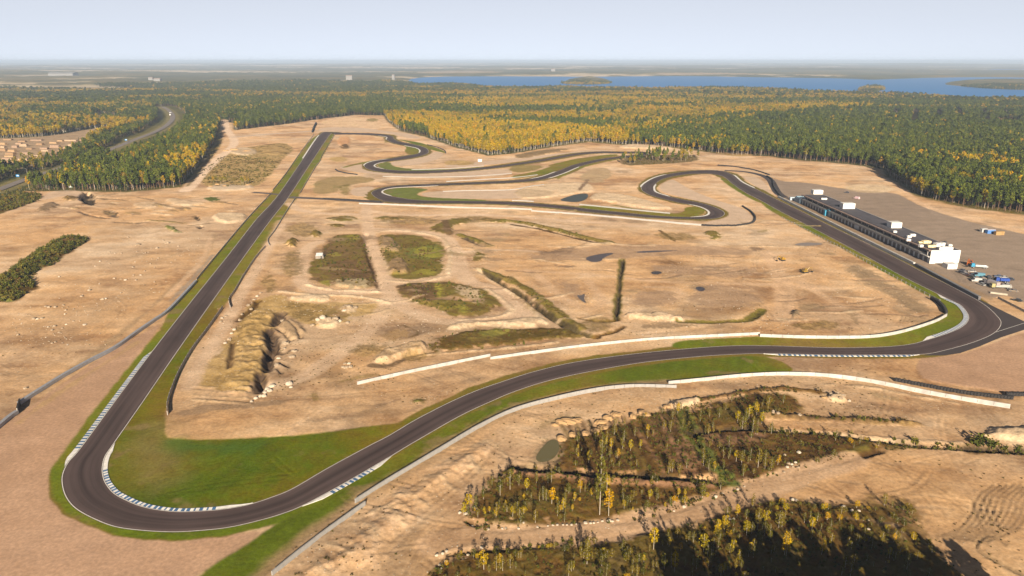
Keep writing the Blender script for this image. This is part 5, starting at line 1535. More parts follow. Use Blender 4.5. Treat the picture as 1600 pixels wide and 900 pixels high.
excavator(1515, 414.5, 2.4, (0.34, 0.095, 0.02), "orange excavator parked right of the white end wall", 1.15)
truck(1530, 418.8, 1.25, (0.04, 0.25, 0.42), (0.40, 0.43, 0.43), "flatbed truck with blue cab and pale empty bed beside the orange excavator", 9.0)
car(1500.5, 426.5, 0.3, (0.03, 0.028, 0.035), "black car at the left tip of the parked cluster")
car(1507, 428.8, 0.25, (0.30, 0.28, 0.28), "grey car with pale bonnet, second from the left tip of the cluster")
car(1513, 431.8, 0.2, (0.16, 0.075, 0.055), "dark red brown car in the middle of the left row of vehicles")
car(1519, 434.5, 0.2, (0.075, 0.085, 0.05), "dark olive car behind the small white van")
car(1530.5, 432, 1.2, (0.10, 0.24, 0.32), "light blue van parked behind the row of dark cars", True)
car(1525.5, 440, 1.3, (0.45, 0.44, 0.42), "small white van at the near end of the dark car row", True)
car(1540, 434.5, 1.35, (0.34, 0.29, 0.22), "beige car parked between the light blue van and the black truck")
truck(1552, 438.5, 1.3, (0.03, 0.03, 0.035), (0.05, 0.05, 0.05), "black truck parked left of the bright blue truck", 6.5)
truck(1565.5, 441, 1.35, (0.02, 0.06, 0.28), (0.025, 0.07, 0.32), "bright blue truck at the right rear of the cluster", 7.0, None, 1.4)
truck(1549, 447.5, 0.25, (0.20, 0.19, 0.21), (0.34, 0.30, 0.29), "grey and pinkish box truck in the middle of the cluster", 8.5, None, 2.4)
truck(1563.5, 450.5, 1.45, (0.36, 0.32, 0.16), (0.38, 0.39, 0.37), "long low white trailer truck with yellowish cab at the near right of the cluster", 10.5)
for n_, (px_, py_, a_, c_, l_) in enumerate(((1545, 441.5, 1.2, (0.10, 0.10, 0.11), "dark grey car between the beige car and the grey box truck"), (1535.5, 438.8, 0.2, (0.30, 0.28, 0.25), "pale grey car squeezed beside the brown pallet pile"),
        (1572.5, 446.5, 1.4, (0.36, 0.35, 0.33), "silver car right of the blue truck"), (1524, 429.5, 1.2, (0.05, 0.08, 0.10), "dark blue car just left of the light blue van"), (1556, 443.8, 0.3, (0.22, 0.06, 0.04), "red car between the black truck and the long trailer truck"),
        (1541, 444.5, 0.2, (0.04, 0.04, 0.045), "black car left of the grey box truck"), (1568, 434.6, 1.3, (0.40, 0.39, 0.37), "white car behind the bright blue truck"), (1589, 470.5, 0.6, (0.035, 0.035, 0.03), "dark car on dirt at the far right behind the guard rail"))):
    car(px_, py_, a_, c_, l_)
for px_, py_, a_, c_, l_ in ((1503, 423.5, 0.3, (0.12, 0.12, 0.13), "dark grey car at the rear left tip of the parked cluster"), (1560, 433.0, 1.2, (0.10, 0.13, 0.2), "slate blue car furthest back in the parked cluster"),
        (1533.5, 445.5, 0.25, (0.30, 0.30, 0.30), "light grey car at the front left of the cluster, below the small white van"), (1578, 437.5, 0.9, (0.05, 0.05, 0.055), "black car right of the bright blue truck, apart from the cluster"),
        (1518, 425.0, 1.3, (0.35, 0.34, 0.32), "pale silver car between the flatbed truck and the light blue van"), (1583, 455.5, 1.2, (0.25, 0.2, 0.15), "brownish car right of the long pale slab stack")):
    car(px_, py_, a_, c_, l_)
excavator(1222.5, 407.5, 2.0, (0.34, 0.20, 0.02), "yellow excavator alone on the bare infield sand, the farther of two", 0.8)
excavator(1258, 426.5, -1.3, (0.24, 0.155, 0.03), "yellow and black excavator on the infield sand, the nearer of two", 0.85)
car(1338.5, 310.8, 0.5, (0.60, 0.42, 0.44), "pinkish van parked behind the pit building on the paddock", True)
car(1323, 301.5, 1.0, (0.05, 0.05, 0.06), "black car alone on the paddock behind the far stairwell")
truck(266.5, 181, 0.2, (0.75, 0.75, 0.75), (0.75, 0.75, 0.75), "white truck on the bend of the highway, the nearer of two", 8, None, 2.4)
car(266.8, 177, -0.3, (0.72, 0.73, 0.74), "white van on the highway bend just behind the white truck", True)
for o in SC.objects:
    if o.get("label", "").endswith(("nearer of two", "behind the white truck")) and o.get("group"):
        o["group"] = "vehicles on the highway"; o.location.z += 0.5


def slab_thing(px, py, s, rz, col, label, name, cat):
    x, y = g(px, py)
    mb = MB()
    for k in range(5):
        mb.box((random.uniform(-.1, .1), random.uniform(-.1, .1), 0.12 + 0.24 * k * s[2]), (s[0] * random.uniform(.92, 1), s[1] * random.uniform(.9, 1), 0.2), bev=0.03)
    o = mb.build(name, mat(name + "_mat", col, 0.8), None, (x, y, max(0, h1(x, y))), rz)
    tag(o, label, cat)


slab_thing(1560.5, 459.5, (1.6, 8.0, 0.6), 1.05, (0.42, 0.37, 0.29), "long pale stack of slabs lying on the dirt nearest the guard rail", "slab_stack", "slab stack")
slab_thing(1540, 436.8, (2.2, 3.0, 1.0), 0.3, (0.50, 0.40, 0.30), "brown pallet pile in the middle of the parked vehicles", "pallet_pile", "pallets")

# road signs and a lamp by the highway
for px, py, lab in ((28.5, 279.5, "blue road sign on posts beside the near stretch of highway"), (197.5, 222.5, "blue road sign by the highway between the two strips of trees")):
    x, y = g(px, py)
    root = empty("road_sign", (x, y, h1(x, y)))
    mb = MB()
    for sx in (-1.1, 1.1): mb.tube((sx, 0, 0), (sx, 0, 4.6), 0.07, 0.07)
    mb.build("post", M_POST, root)
    mb = MB(); mb.box((0, -0.1, 3.6), (3.4, 0.08, 2.2), bev=0.03); bo = mb.build("board", mat("sign_blue", (0.02, 0.20, 0.48), 0.4), root)
    mb = MB(); mb.box((0.2, -0.15, 3.7), (1.8, 0.02, 0.9)); mb.build("panel", Mpan, bo)
    tag(root, lab, "road sign", "blue road signs beside the highway")
x, y = g(43.5, 277)
root = tag(empty("street_lamp", (x, y, h1(x, y))), "tall curved street lamp beside the near stretch of highway", "street lamp")
mb = MB(); mb.tube((0, 0, 0), (0, 0, 9), 0.12, 0.08); mb.tube((0, 0, 9), (-1.2, 0, 9.8), 0.08, 0.06); mb.tube((-1.2, 0, 9.8), (-3.0, 0, 9.9), 0.06, 0.05); mb.build("pole", M_POST, root)
mb = MB(); mb.box((-3.3, 0, 9.88), (0.8, 0.3, 0.14)); mb.build("lamp_head", M_HUB, root)

# ================================================================== timber yard
M_WOOD = [mat("sawn_timber", c, 0.85, var=0.18, scale=0.8) for c in ((0.26, 0.165, 0.09), (0.33, 0.22, 0.12), (0.28, 0.19, 0.13), (0.36, 0.26, 0.17))]
STACKS = """13 218.5 14 2|6 226 12 4|24.5 231 11 4|38 229 14 4.5|63 227 12 3.5|85 224.5 15 3|87 231 19 4.5|113 229 13 4|7 236 11 4.5|20 237.5 14 4
70 233.5 13 3|72 237 15 3|17 242 16 4|16 245.5 15 3|41 241.5 15 4|58 246.5 24 5|80 243 17 3|100 237 18 3|13 250 20 4|37 251 16 4|20 254 18 2.6
3 258 10 3|58 219.5 20 2|110 220.5 26 1.8|35 221.5 12 2|95 221 10 2|54 252 10 2.4|75 246 9 2|48 233.5 12 2.4|104 232 8 2.5|30 225.5 10 3|5 231 9 3|128 220 8 2"""
rows = [[float(t) for t in r.split()] for r in STACKS.replace("\n", "|").split("|")]
for n, (px, py, wp, hp) in enumerate(rows):
    x, y = g(px, py)
    sc = math.hypot(y, CAM_H) / FPX
    w, h = wp * sc * 0.9, max(2.0, hp * sc * 0.85)
    mb = MB(); nl_ = max(2, int(h / 0.9)); d = random.uniform(4.5, 6.5)
    for k in range(nl_):
        sh = random.uniform(-0.15, 0.15); k1 = 1 - 0.04 * k
        mb.box((sh, 0, (k + 0.5) * h / nl_), (w * k1 * random.uniform(0.94, 1), d * k1, h / nl_ - 0.14))
        for q in range(3): mb.box((-w * 0.35 + q * w * 0.35, 0, (k + 1) * h / nl_ - 0.075), (0.2, d * k1 * 0.98, 0.14))
    o = mb.build("timber_stack", M_WOOD[n % 4], None, (x, y, h1(x, y)), random.uniform(-0.25, 0.1))
    o["py"] = py; o["px"] = px
st = [o for o in SC.objects if o.name.startswith("timber_stack")]
for r_, (lo, hi, nm) in enumerate(((0, 223, "rearmost row under the birch edge"), (223, 230, "second row from the back"), (230, 236, "middle row"), (236, 243, "row nearer the highway trees"), (243, 300, "front row against the roadside trees"))):
    row = sorted([o for o in st if lo <= o["py"] < hi], key=lambda o: o["px"])
    for k, o in enumerate(row):
        tag(o, "stack of sawn timber, %s, %s from left" % (nm, ordinal(k)), "timber stack", "timber stacks in the yard")
for o in st:
    del o["py"]; del o["px"]

# far buildings
Mfarw = mat("pale_far_wall", (0.17, 0.168, 0.162), 0.8, var=0.05, scale=0.02)
Mfarr = mat("far_roof", (0.30, 0.22, 0.19), 0.8, var=0.1, scale=0.02)
for px, py, wp, hm, lab in ((100, 121.5, 31, 22, "long white industrial hall far off in the left forest"), (237, 128.5, 6, 16, "small white building beside a longer one in the far left forest"),
                            (247, 129.5, 9, 13, "low white building just right of a small one in the far left forest"), 
                            (570, 131.2, 24, 8, "low pale shed on a sandy clearing before the lake"), (546, 127.5, 9, 24, "tan block beside the sandy clearing before the lake"),
                            (864, 114.5, 6, 22, "yellowish building on the far lake shore"), 
                            (615, 127, 4, 34, "thin tan tower near the left tip of the lake"), 
                             
                            ):
    x, y = g(px, py, 0)
    w = wp * math.hypot(x, y) / FPX
    z0 = h1(x, y) - 4
    root = empty("distant_building", (x, y, z0), random.uniform(-0.2, 0.2))
    mb = MB(); mb.box((0, 0, (hm + 4) / 2), (w, w * 0.4 + 10, hm + 4)); mb.build("wall", Mfarw, root)
    mb = MB(); d = w * 0.2 + 6; mb.prism([(-d, hm + 4.0), (d, hm + 4.0), (0, hm + 4 + d * 0.25)], -w * 0.51, w * 0.51)
    r = mb.build("roof", Mfarr if wp < 15 else Mfarw, root); r.rotation_euler.z = math.pi / 2
    tag(root, lab, "building")

# ================================================================== rocks and earth heaps
def rock_mesh(name, m, seed, flat=0.7, rough_=0.28, sub=3):
    r = random.Random(seed)
    import bmesh
    bm = bmesh.new(); bmesh.ops.create_icosphere(bm, subdivisions=sub, radius=0.5)
    off = [r.uniform(0, 50) for _ in range(3)]
    for v in bm.verts:
        c = v.co * 2
        k = float(vn(np.array([c.x * 1.3 + off[0] + c.z]), np.array([c.y * 1.3 + off[1] - c.z * 0.7]), seed)[0])
        k2 = float(vn(np.array([c.x * 3.5 + off[0] + c.z * 2]), np.array([c.y * 3.5 + off[2] - c.z]), seed + 5)[0])
        v.co *= 1 + rough_ * k + rough_ * 0.5 * k2
        v.co.z *= flat
        if v.co.z < -0.18: v.co.z = -0.18
    me = bpy.data.meshes.new(name); bm.to_mesh(me); bm.free(); me.materials.append(m)
    return me


M_ROCK = mat("pale_granite", (0.29, 0.225, 0.155), 0.9, var=0.22, scale=1.6, bump=0.5)
M_ROCKW = mat("whitish_granite", (0.42, 0.36, 0.28), 0.9, var=0.14, scale=1.6, bump=0.5)
M_HEAP = mat("sandy_heap", (0.30, 0.19, 0.09), 0.95, var=0.25, scale=0.9, bump=0.9)
RK = [rock_mesh("boulder", M_ROCK, s) for s in range(5)] + [rock_mesh("boulder", M_ROCKW, s + 9) for s in range(3)]
HP = [rock_mesh("earth_heap", M_HEAP, s + 30, 0.6, 0.34, 4) for s in range(4)]


def rocks(lst, wh, where, group, name="boulder", cat="boulder", white=False):
    lst = sorted(lst)
    for k, r in enumerate(lst):
        px, py, d = r[:3]
        x, y = g(px, py)
        heap = name == "earth_heap"
        me = random.choice(HP) if heap else random.choice(RK[5:] if white or random.random() < 0.25 else RK[:5])
        o = bpy.data.objects.new(name, me); COL.objects.link(o)
        sx = d * random.uniform(0.85, 1.2) * (r[3] if len(r) > 3 else 1)
        o.location = (x, y, h1(x, y) + 0.08 * d)
        o.scale = (sx, d * random.uniform(0.8, 1.1), d * random.uniform(0.8, 1.15))
        o.rotation_euler.z = random.uniform(-0.4, 0.4) if heap else random.uniform(0, 6.28)
        size = "small" if d < 1.2 else "fist of" if False else ("large" if d > 2.2 else "medium")
        tag(o, "%s %s %s, %s from left %s" % (size, wh, "heap" if heap else "boulder", ordinal(k), where), cat, group)


def zl(txt, x0, y0, s, k):
    out = []
    for r in txt.split("|"):
        a = [float(t) for t in r.split()]
        out.append((x0 + a[0] / s, y0 + a[1] / s, a[2] * k))
    return out


G1 = "boulders scattered over the west sand field"
far_ = zl("800 365 3|860 412 6|980 432 4|1020 387 3|1045 402 6|1115 420 3|1110 440 2|1175 440 2|1170 370 1.5|1240 370 2|1120 480 2|945 430 2", 0, 280, 4, 0.5)
mid_ = zl("685 460 2.4|720 465 2|760 465 2.4|855 455 2.2|910 462 2.4|990 495 2.6|625 515 2.6|685 530 2.4|845 518 2|940 530 2.2|980 505 1.8|830 550 3|950 500 1.6|1070 520 1.8|1095 505 1.6|965 550 1.8", 0, 280, 4, 0.5)
near_ = zl("905 575 2.4|880 600 2.4|835 600 2.2|655 580 1.8|370 612 2.4|715 620 3.2|755 625 2.4|785 630 3.4|850 632 2.4|595 545 1.8|965 642 2", 0, 280, 4, 0.5)
low_ = zl("560 695 3.4|510 732 3.2|755 710 2.2|780 692 1.8|620 655 1.8|640 752 4.2|660 748 3.4|285 797 2.4|305 802 3.2|345 800 3.4|395 788 2.2|410 820 2.6|405 845 2.2|460 810 1.8", 0, 280, 4, 0.5)
last_ = zl("210 75 4.2|235 75 3.4|262 72 3.4|300 122 2.2|340 118 3.2|325 143 2.4|370 156 2.4|390 130 2.2|415 108 2.2|460 88 2|500 88 1.8|530 110 3.4|110 172 2.4|325 222 2.4|345 214 2.2|160 506 3", 0, 480, 4, 0.46)
rocks(far_, "pale", "in the farthest row on the west field", G1)
rocks(mid_, "pale", "in the second row back on the west field", G1)
rocks(near_, "pale", "in the middle row of the west sand field", G1)
rocks(low_, "pale", "level with the shrub mound's near end", G1)
rocks(last_, "pale", "in the nearest group on the west field", G1)
rocks([(452, 600, 2.6), (455, 605, 1.6), (418, 606, 2.6), (414, 613, 2.2), (421, 611, 2.0), (413, 619, 1.9), (407, 619, 1.8), (400, 622, 1.8), (393, 627, 1.4), (425.5, 603, 2.4)], "whitish", "at the foot of the quarry cliff", "boulders at the foot of the quarry cliff", white=True)
rocks([(446, 538, 2.8), (444, 545, 1.6), (536, 574, 1.6), (541, 575, 2.0), (548, 574, 1.8), (545, 569, 1.5), (539, 569, 1.3), (442, 497, 2.2), (432, 571, 2.2), (456, 558, 2.2), (460, 549, 2.4), (435, 560, 1.6), (488, 508, 2.2), (497, 503, 2.6), (505, 501, 3.0), (514, 504, 2.8), (524, 502, 2.8), (531, 503, 2.2), (543, 505, 2.2), (538, 487, 2.4), (546, 483, 2.6), (556, 482, 2.2)],
      "pale", "along the quarry floor", "boulders along the quarry floor")
rocks([(374, 498, 1.8), (378, 490, 1.6), (388, 477, 2), (392, 481, 1.8), (397, 468, 1.6), (402, 463, 1.8), (352, 494, 1.6), (347, 497, 1.4), (366, 515, 1.8), (358, 530, 1.8), (352, 536, 1.6), (345, 503, 1.4), (407, 458, 1.6), (362, 521, 1.6)], "pale", "beside the guard rail right of the straight", "boulders beside the right guard rail")
rocks([(738, 819.5, 1.0), (763, 826.5, 0.9), (785, 825.5, 0.7), (790, 825, 0.8), (810, 825.5, 0.8), (818, 818.5, 0.7), (840, 823, 0.7), (856, 821.5, 0.7), (864, 820.5, 0.6), (871, 820, 0.7), (880, 819.5, 0.7), (886, 820, 0.6), (893, 819.8, 0.8), (900, 818, 0.7), (915, 817, 1.1), (923, 817.5, 0.8), (928, 817, 0.8), (934, 816, 0.6), (941, 814, 0.7), (952, 814, 1.3), (957, 814.5, 0.8), (965, 812.5, 0.8), (1044, 799.5, 0.7), (1053, 798, 0.7), (1068.5, 791.5, 1.2), (1118, 776, 1.2), (1128.5, 771.5, 0.9), (1153, 764.5, 0.9), (1163, 760, 0.7)],
      "white", "along the upper edge of the dirt road", "white stones along the southern dirt road", white=True)
rocks([(692, 866, 0.9), (698, 862, 0.9), (682, 868, 1.0), (697, 876, 0.9), (687, 882, 0.8), (731, 866, 0.8), (751, 861, 1.0), (728, 802, 1.2), (740, 792, 1.0), (718, 800, 1.1), (690, 888, 0.7), (753, 855, 0.9)], "white", "at the left tips of the southern scrub", "stones at the left tips of the scrub", white=True)
rocks([(1138, 809.5, 1.0), (1140.5, 813, 0.9), (1146, 813.5, 0.8), (1238, 782, 1.3), (1243, 783, 1.1), (1318, 793, 1.2), (1330, 800, 1.0), (1342, 800, 0.9), (1356, 814, 0.8), (1357, 829, 0.8), (1237, 803, 0.7)], "whitish", "along the top of the southernmost scrub", "stones on the upper margin of the southernmost scrub", white=True)
rocks([(1226, 712, 1.1), (1232, 726, 1.0), (1237, 727, 1.0), (1243, 724, 1.0), (1230, 731, 1.0), (1247, 731, 0.8), (1225, 738, 0.9), (1248, 708, 1.4), (1239, 730, 0.7), (1297, 618, 1.4), (1308, 617, 1.6), (1318, 620, 1.5), (1300, 624, 1.3), (1313, 625, 1.5), (1327, 625, 1.3), (1207, 650, 1.6), (1215, 651, 1.4), (1249, 652, 1.4)], "pale", "in the rubble above the dirt road bend", "stones in the rubble above the dirt road bend")
GH = "earth heaps in a row by the greenish pond"
rocks([(879.5, 685, 2.9, 1.1), (896, 679, 2.9, 1.1), (915.5, 676.5, 2.9), (930.5, 674, 2.9), (942, 668.5, 3.0, 1.2), (939, 660.5, 3.0, 1.2), (952, 653.5, 3.2, 1.4), (963, 649, 2.8, 1.4), (989, 653.5, 2.8), (1006, 648.5, 3.2, 1.7), (1042, 637, 2.2, 1.4), (1290, 622, 1.8, 1.5)],
      "sunlit ochre", "in the chain by the greenish pond", GH, "earth_heap", "earth heap")
rocks([(868, 663, 2.2, 1.4), (880, 660, 2.6, 1.6), (892, 658.5, 3.0, 1.9), (900, 657, 2.8, 1.5)], "tan", "in the long bank beyond the greenish pond", "heaps of the long bank beyond the pond", "earth_heap", "earth heap")
rocks([(352, 236, 4.5, 2.0), (366, 236, 5, 2.2), (385, 238, 4.5, 2.4), (330, 293, 2.6, 1.6), (341, 290.5, 3.2, 1.6), (352, 292.5, 2.6, 1.5), (387, 291, 2.8, 1.6)], "pale", "on the meadow left of the straight", "heaps on the meadow left of the straight", "earth_heap", "earth heap")

# ================================================================== trees
L_PINE = leaf_mat("pine_needles", [(0.044, 0.061, 0.012), (0.067, 0.088, 0.014), (0.092, 0.115, 0.016), (0.124, 0.138, 0.018)])
L_SPR = leaf_mat("spruce_needles", [(0.036, 0.052, 0.016), (0.056, 0.074, 0.020), (0.080, 0.092, 0.022)])
L_YEL = leaf_mat("yellow_birch_leaves", [(0.25, 0.195, 0.005), (0.38, 0.245, 0.004), (0.31, 0.235, 0.005), (0.44, 0.24, 0.004), (0.26, 0.215, 0.006)])
L_OLV = leaf_mat("olive_birch_leaves", [(0.12, 0.12, 0.008), (0.19, 0.16, 0.009), (0.25, 0.18, 0.009), (0.31, 0.185, 0.008)])
L_SCR = leaf_mat("scrub_leaves", [(0.040, 0.036, 0.010), (0.085, 0.060, 0.016), (0.105, 0.062, 0.02), (0.070, 0.072, 0.013), (0.12, 0.085, 0.018)])
L_SAP = leaf_mat("olive_sapling_leaves", [(0.065, 0.066, 0.009), (0.115, 0.098, 0.012), (0.17, 0.12, 0.012), (0.10, 0.10, 0.011)])
T_PINE = mat("pine_bark", (0.16, 0.095, 0.055), 0.9, var=0.3, scale=2)
T_BIRCH = mat("birch_bark", (0.40, 0.35, 0.28), 0.8, var=0.3, scale=3)


def leaf_cloud(C, S, rng, up=0.35):
    """one bent leaf clump (quad) at each centre C with size S"""
    n = len(C)
    N = rng.normal(size=(n, 3)); N[:, 2] = np.abs(N[:, 2]) + up; N /= np.linalg.norm(N, axis=1)[:, None]
    A = np.cross(N, rng.normal(size=(n, 3))); A /= np.linalg.norm(A, axis=1)[:, None]
    B = np.cross(N, A)
    V = []
    for (sa, sb) in ((-1, -1), (1, -1), (1, 1), (-1, 1)):
        j = rng.uniform(0.55, 1.15, (n, 2))
        V.append(C + A * (sa * S * j[:, 0])[:, None] * 0.5 + B * (sb * S * j[:, 1])[:, None] * 0.5)
    V = np.stack(V, 1).reshape(-1, 3)
    F = np.arange(4 * n).reshape(n, 4)
    return V, F


def tree_parts(kind, seed):
    """crown and trunk arrays for one tree form, in metres, foot at the origin"""
    r = np.random.default_rng(seed)
    tr = MB()
    if kind == "pine":
        H = r.uniform(14, 18.5); n = 260
        t = r.beta(1.25, 1.15, n); base_ = H * r.uniform(0.40, 0.54)
        prof = (1.9 + 0.7 * r.random()) * np.sqrt(np.clip(1 - t ** 2.4, 0.05, 1)) * (0.6 + 0.4 * np.minimum(1, t * 4))
        S = r.uniform(0.55, 1.35, n)
    elif kind == "spruce":
        H = r.uniform(14, 19); n = 300
        t = r.beta(1.0, 1.5, n); base_ = H * 0.12
        prof = 2.3 * (1 - t) + 0.15
        prof = prof * (0.75 + 0.25 * np.sin(t * 40))
        S = r.uniform(0.5, 1.1, n) * (1.1 - 0.5 * t)
    elif kind == "birch":
        H = r.uniform(14, 18); n = 260
        t = r.beta(1.4, 1.5, n); base_ = H * r.uniform(0.3, 0.45)
        prof = (1.9 + 0.6 * r.random()) * np.sin(np.pi * np.clip(0.12 + 0.84 * t, 0, 1)) ** 0.65
        S = r.uniform(0.45, 1.0, n)
    else:                                            # sapling, about 6 m
        H = 6.0; n = 300
        t = r.beta(1.2, 1.3, n); base_ = H * r.uniform(0.12, 0.36)
        prof = (0.85 + 0.5 * r.random()) * np.sin(np.pi * np.clip(0.14 + 0.80 * t, 0, 1)) ** 0.6
        S = r.uniform(0.14, 0.36, n)
    nb = 11
    az = r.uniform(0, 2 * np.pi, nb); lob = r.uniform(0.7, 1.25, nb); bt = np.sort(r.random(nb))
    pick = np.argmin(np.abs(t[:, None] - bt[None, :]) + 0.25 * r.random((n, nb)), 1)
    ang = az[pick] + r.normal(0, 0.85, n)
    rr = prof * lob[pick] * np.sqrt(r.uniform(0.08, 1, n))
    lean = r.normal(0, 0.02, 2)
    z = base_ + t * (H - base_)
    C = np.c_[rr * np.cos(ang) + lean[0] * z, rr * np.sin(ang) + lean[1] * z, z + r.normal(0, 0.25, n) * (H / 18)]
    k = H / 18
    tip = (lean[0] * H * 0.97, lean[1] * H * 0.97, H * 0.97)
    midp = (lean[0] * H * 0.5, lean[1] * H * 0.5, H * 0.5)
    tr.tube((0, 0, -0.6), midp, 0.19 * k + 0.02, 0.13 * k + 0.01, 6); tr.tube(midp, tip, 0.13 * k + 0.01, 0.03, 5)
    for q in range(nb):
        zz = base_ + bt[q] * (H - base_) * 0.9; L = (np.interp(bt[q], np.sort(t), prof[np.argsort(t)])) * 0.75
        s = (lean[0] * zz, lean[1] * zz, zz - 0.15 * L)
        tr.tube(s, (s[0] + L * math.cos(az[q]), s[1] + L * math.sin(az[q]), zz + 0.25 * L), 0.05 * k + 0.008, 0.015, 3)
    V, F = leaf_cloud(C, S, r)
    return V, F, tr, H


FORMS = []                                           # (kind, trunk mesh, crown mesh, joined mesh, height)


def add_form(kind, seed, leaf, bark, label_kind):
    V, F, tr, H = tree_parts(kind, seed)
    cm_ = np_mesh("crown", V, F, [leaf]); tm = tr.data("trunk", [bark])
    tf = tr.f; n0 = len(tr.v)
    me = bpy.data.meshes.new(label_kind)
    me.from_pydata(list(tr.v) + [tuple(v) for v in V], [], list(tf) + [tuple(int(a) + n0 for a in f) for f in F])
    me.materials.append(bark); me.materials.append(leaf)
    me.polygons.foreach_set("material_index", [0] * len(tf) + [1] * len(F)); me.update()
    FORMS.append((label_kind, tm, cm_, me, H))


for s in range(5): add_form("pine", 100 + s, L_PINE, T_PINE, "pine_tree")
for s in range(2): add_form("spruce", 200 + s, L_SPR, T_PINE, "pine_tree")
for s in range(4): add_form("birch", 300 + s, L_YEL, T_BIRCH, "birch_tree")
for s in range(3): add_form("birch", 400 + s, L_OLV, T_BIRCH, "birch_tree")
SAP0 = len(FORMS)
for s in range(4): add_form("sapling", 500 + s, L_YEL, T_BIRCH, "young_birch")
for s in range(4): add_form("sapling", 600 + s, L_SAP, T_BIRCH, "young_birch")
PINES, SPRS, YELS, OLVS = range(0, 5), range(5, 7), range(7, 11), range(11, 14)


def place_tree(fi, x, y, s, label, cat, group, z=None):
    kind, tm, cm_, me, H = FORMS[fi]
    root = empty(kind, (x, y, h1(x, y) if z is None else z), random.uniform(0, 6.28))
    ss = s if isinstance(s, tuple) else (s, s, s)
    root.scale = ss
    for nm, m_ in (("trunk", tm), ("crown", cm_)):
        o = bpy.data.objects.new(nm, m_); COL.objects.link(o); o.parent = root
    return tag(root, label, cat, group)


def scatter(name, coll, pts, label, cat):
    """one object that holds every plant of a mass: points with a form, a size and a turn"""
    pts = np.array(pts, float)
    me = bpy.data.meshes.new(name); me.vertices.add(len(pts))
    me.vertices.foreach_set("co", pts[:, :3].astype(np.float32).ravel())
    for nm, tp, col in (("form", "INT", 3), ("turn", "FLOAT", 4)):
        a = me.attributes.new(nm, tp, "POINT"); a.data.foreach_set("value", pts[:, col].astype(np.int32 if tp == "INT" else np.float32))
    a = me.attributes.new("size", "FLOAT_VECTOR", "POINT")
    a.data.foreach_set("vector", np.stack([pts[:, 5], pts[:, 5], pts[:, 6]], 1).astype(np.float32).ravel())
    o = bpy.data.objects.new(name, me); COL.objects.link(o)
    ng = bpy.data.node_groups.new(name + "_scatter", "GeometryNodeTree")
    ng.interface.new_socket("Geometry", in_out="INPUT", socket_type="NodeSocketGeometry")
    ng.interface.new_socket("Geometry", in_out="OUTPUT", socket_type="NodeSocketGeometry")
    N, Lk = ng.nodes, ng.links
    gi, go = N.new("NodeGroupInput"), N.new("NodeGroupOutput")
    ip = N.new("GeometryNodeInstanceOnPoints"); ci = N.new("GeometryNodeCollectionInfo")
    ci.inputs["Collection"].default_value = coll
    ci.inputs["Separate Children"].default_value = True; ci.inputs["Reset Children"].default_value = True
    def at(nm, tp):
        n = N.new("GeometryNodeInputNamedAttribute"); n.data_type = tp; n.inputs["Name"].default_value = nm
        return [s for s in n.outputs if s.enabled][0]
    cx = N.new("ShaderNodeCombineXYZ")
    Lk.new(at("turn", "FLOAT"), cx.inputs["Z"])
    Lk.new(gi.outputs[0], ip.inputs["Points"]); Lk.new(ci.outputs[0], ip.inputs["Instance"])
    ip.inputs["Pick Instance"].default_value = True
    Lk.new(at("form", "INT"), ip.inputs["Instance Index"])
    Lk.new(cx.outputs[0], ip.inputs["Rotation"]); Lk.new(at("size", "FLOAT_VECTOR"), ip.inputs["Scale"])
    Lk.new(ip.outputs[0], go.inputs[0])
    md = o.modifiers.new("scatter", "NODES"); md.node_group = ng
    return tag(o, label, cat, kind="stuff")


def form_collection(name, forms):
    c = bpy.data.collections.new(name)
    for k, f in enumerate(forms):
        o = bpy.data.objects.new("%s.%03d" % (name, k), f); c.objects.link(o)
    return c


TREEC = form_collection("tree_form", [f[3] for f in FORMS[:SAP0]])

# ---------- where the woods stand
pts = []
for (r0, r1, cell) in ((380, 900, 4.3), (900, 1500, 5.4), (1500, 2500, 8.0), (2500, 4300, 12.5)):
    amax = math.radians(38.5)
    X0 = r1 * math.sin(amax)
    nx, ny = int(2 * X0 / cell), int(r1 / cell)
    ix, iy = np.meshgrid(np.arange(nx), np.arange(ny))
    x = -X0 + (ix + RNG.uniform(0.02, 0.98, ix.shape)) * cell; y = (iy + RNG.uniform(0.02, 0.98, ix.shape)) * cell
    x, y = x.ravel(), y.ravel(); r = np.hypot(x, y); a = np.abs(np.arctan2(x, y))
    k = (r >= r0) & (r < r1) & (a < amax)
    pts.append(np.c_[x[k], y[k], np.full(k.sum(), cell)])
pts = np.vstack(pts)
x, y = pts[:, 0], pts[:, 1]
ok = sdf(CLEAR_P, x, y) < -2.0
dh = seg_dist(HW_W, x, y, False); qx, qy = to_px(x, y)
ok &= dh > np.where((qy < 226) & (qx > 180), 30, np.where(qx < 60, 24, 13))
for P, m_ in ((YARD_P, 1), (HEATH_P, 0)):
    ok &= ~in_poly(P, x, y)
ok &= ~((sdf(LAKE_P, x, y) > -8))
for P in ISLES: ok |= in_poly(P, x, y)
ffy = fbm(x * 0.55, y, 900, 3, 123) + 0.35 * fbm(x, y, 300, 2, 55)
ok &= ~((ffy > 0.23) & (np.hypot(x, y) > 3300))
# narrow drainage rides through the plantation on the right
PX, PY = to_px(x, y)
for (xa, ya, xb, yb) in ((1393, 188, 1400, 177), (1425, 200, 1431, 176), (1466, 190, 1467, 176), (1500, 192, 1497, 176), (1540, 190, 1534, 176), (1575, 188, 1568, 176)):
    ok &= seg_dist(gp([(xa, ya), (xb, yb)]), x, y, False) > 7
for pl in (P2(155, 243, 212, 219, 245, 206, 266, 193, 271, 182, 286, 179, 292, 190, 280, 209, 250, 228, 215, 243, 175, 258), P2(-80, 345, -60, 318, 0, 298, 43, 281, 52, 289, 36, 300, 0, 325)):
    ok &= ~in_poly(poly(pl), x, y)
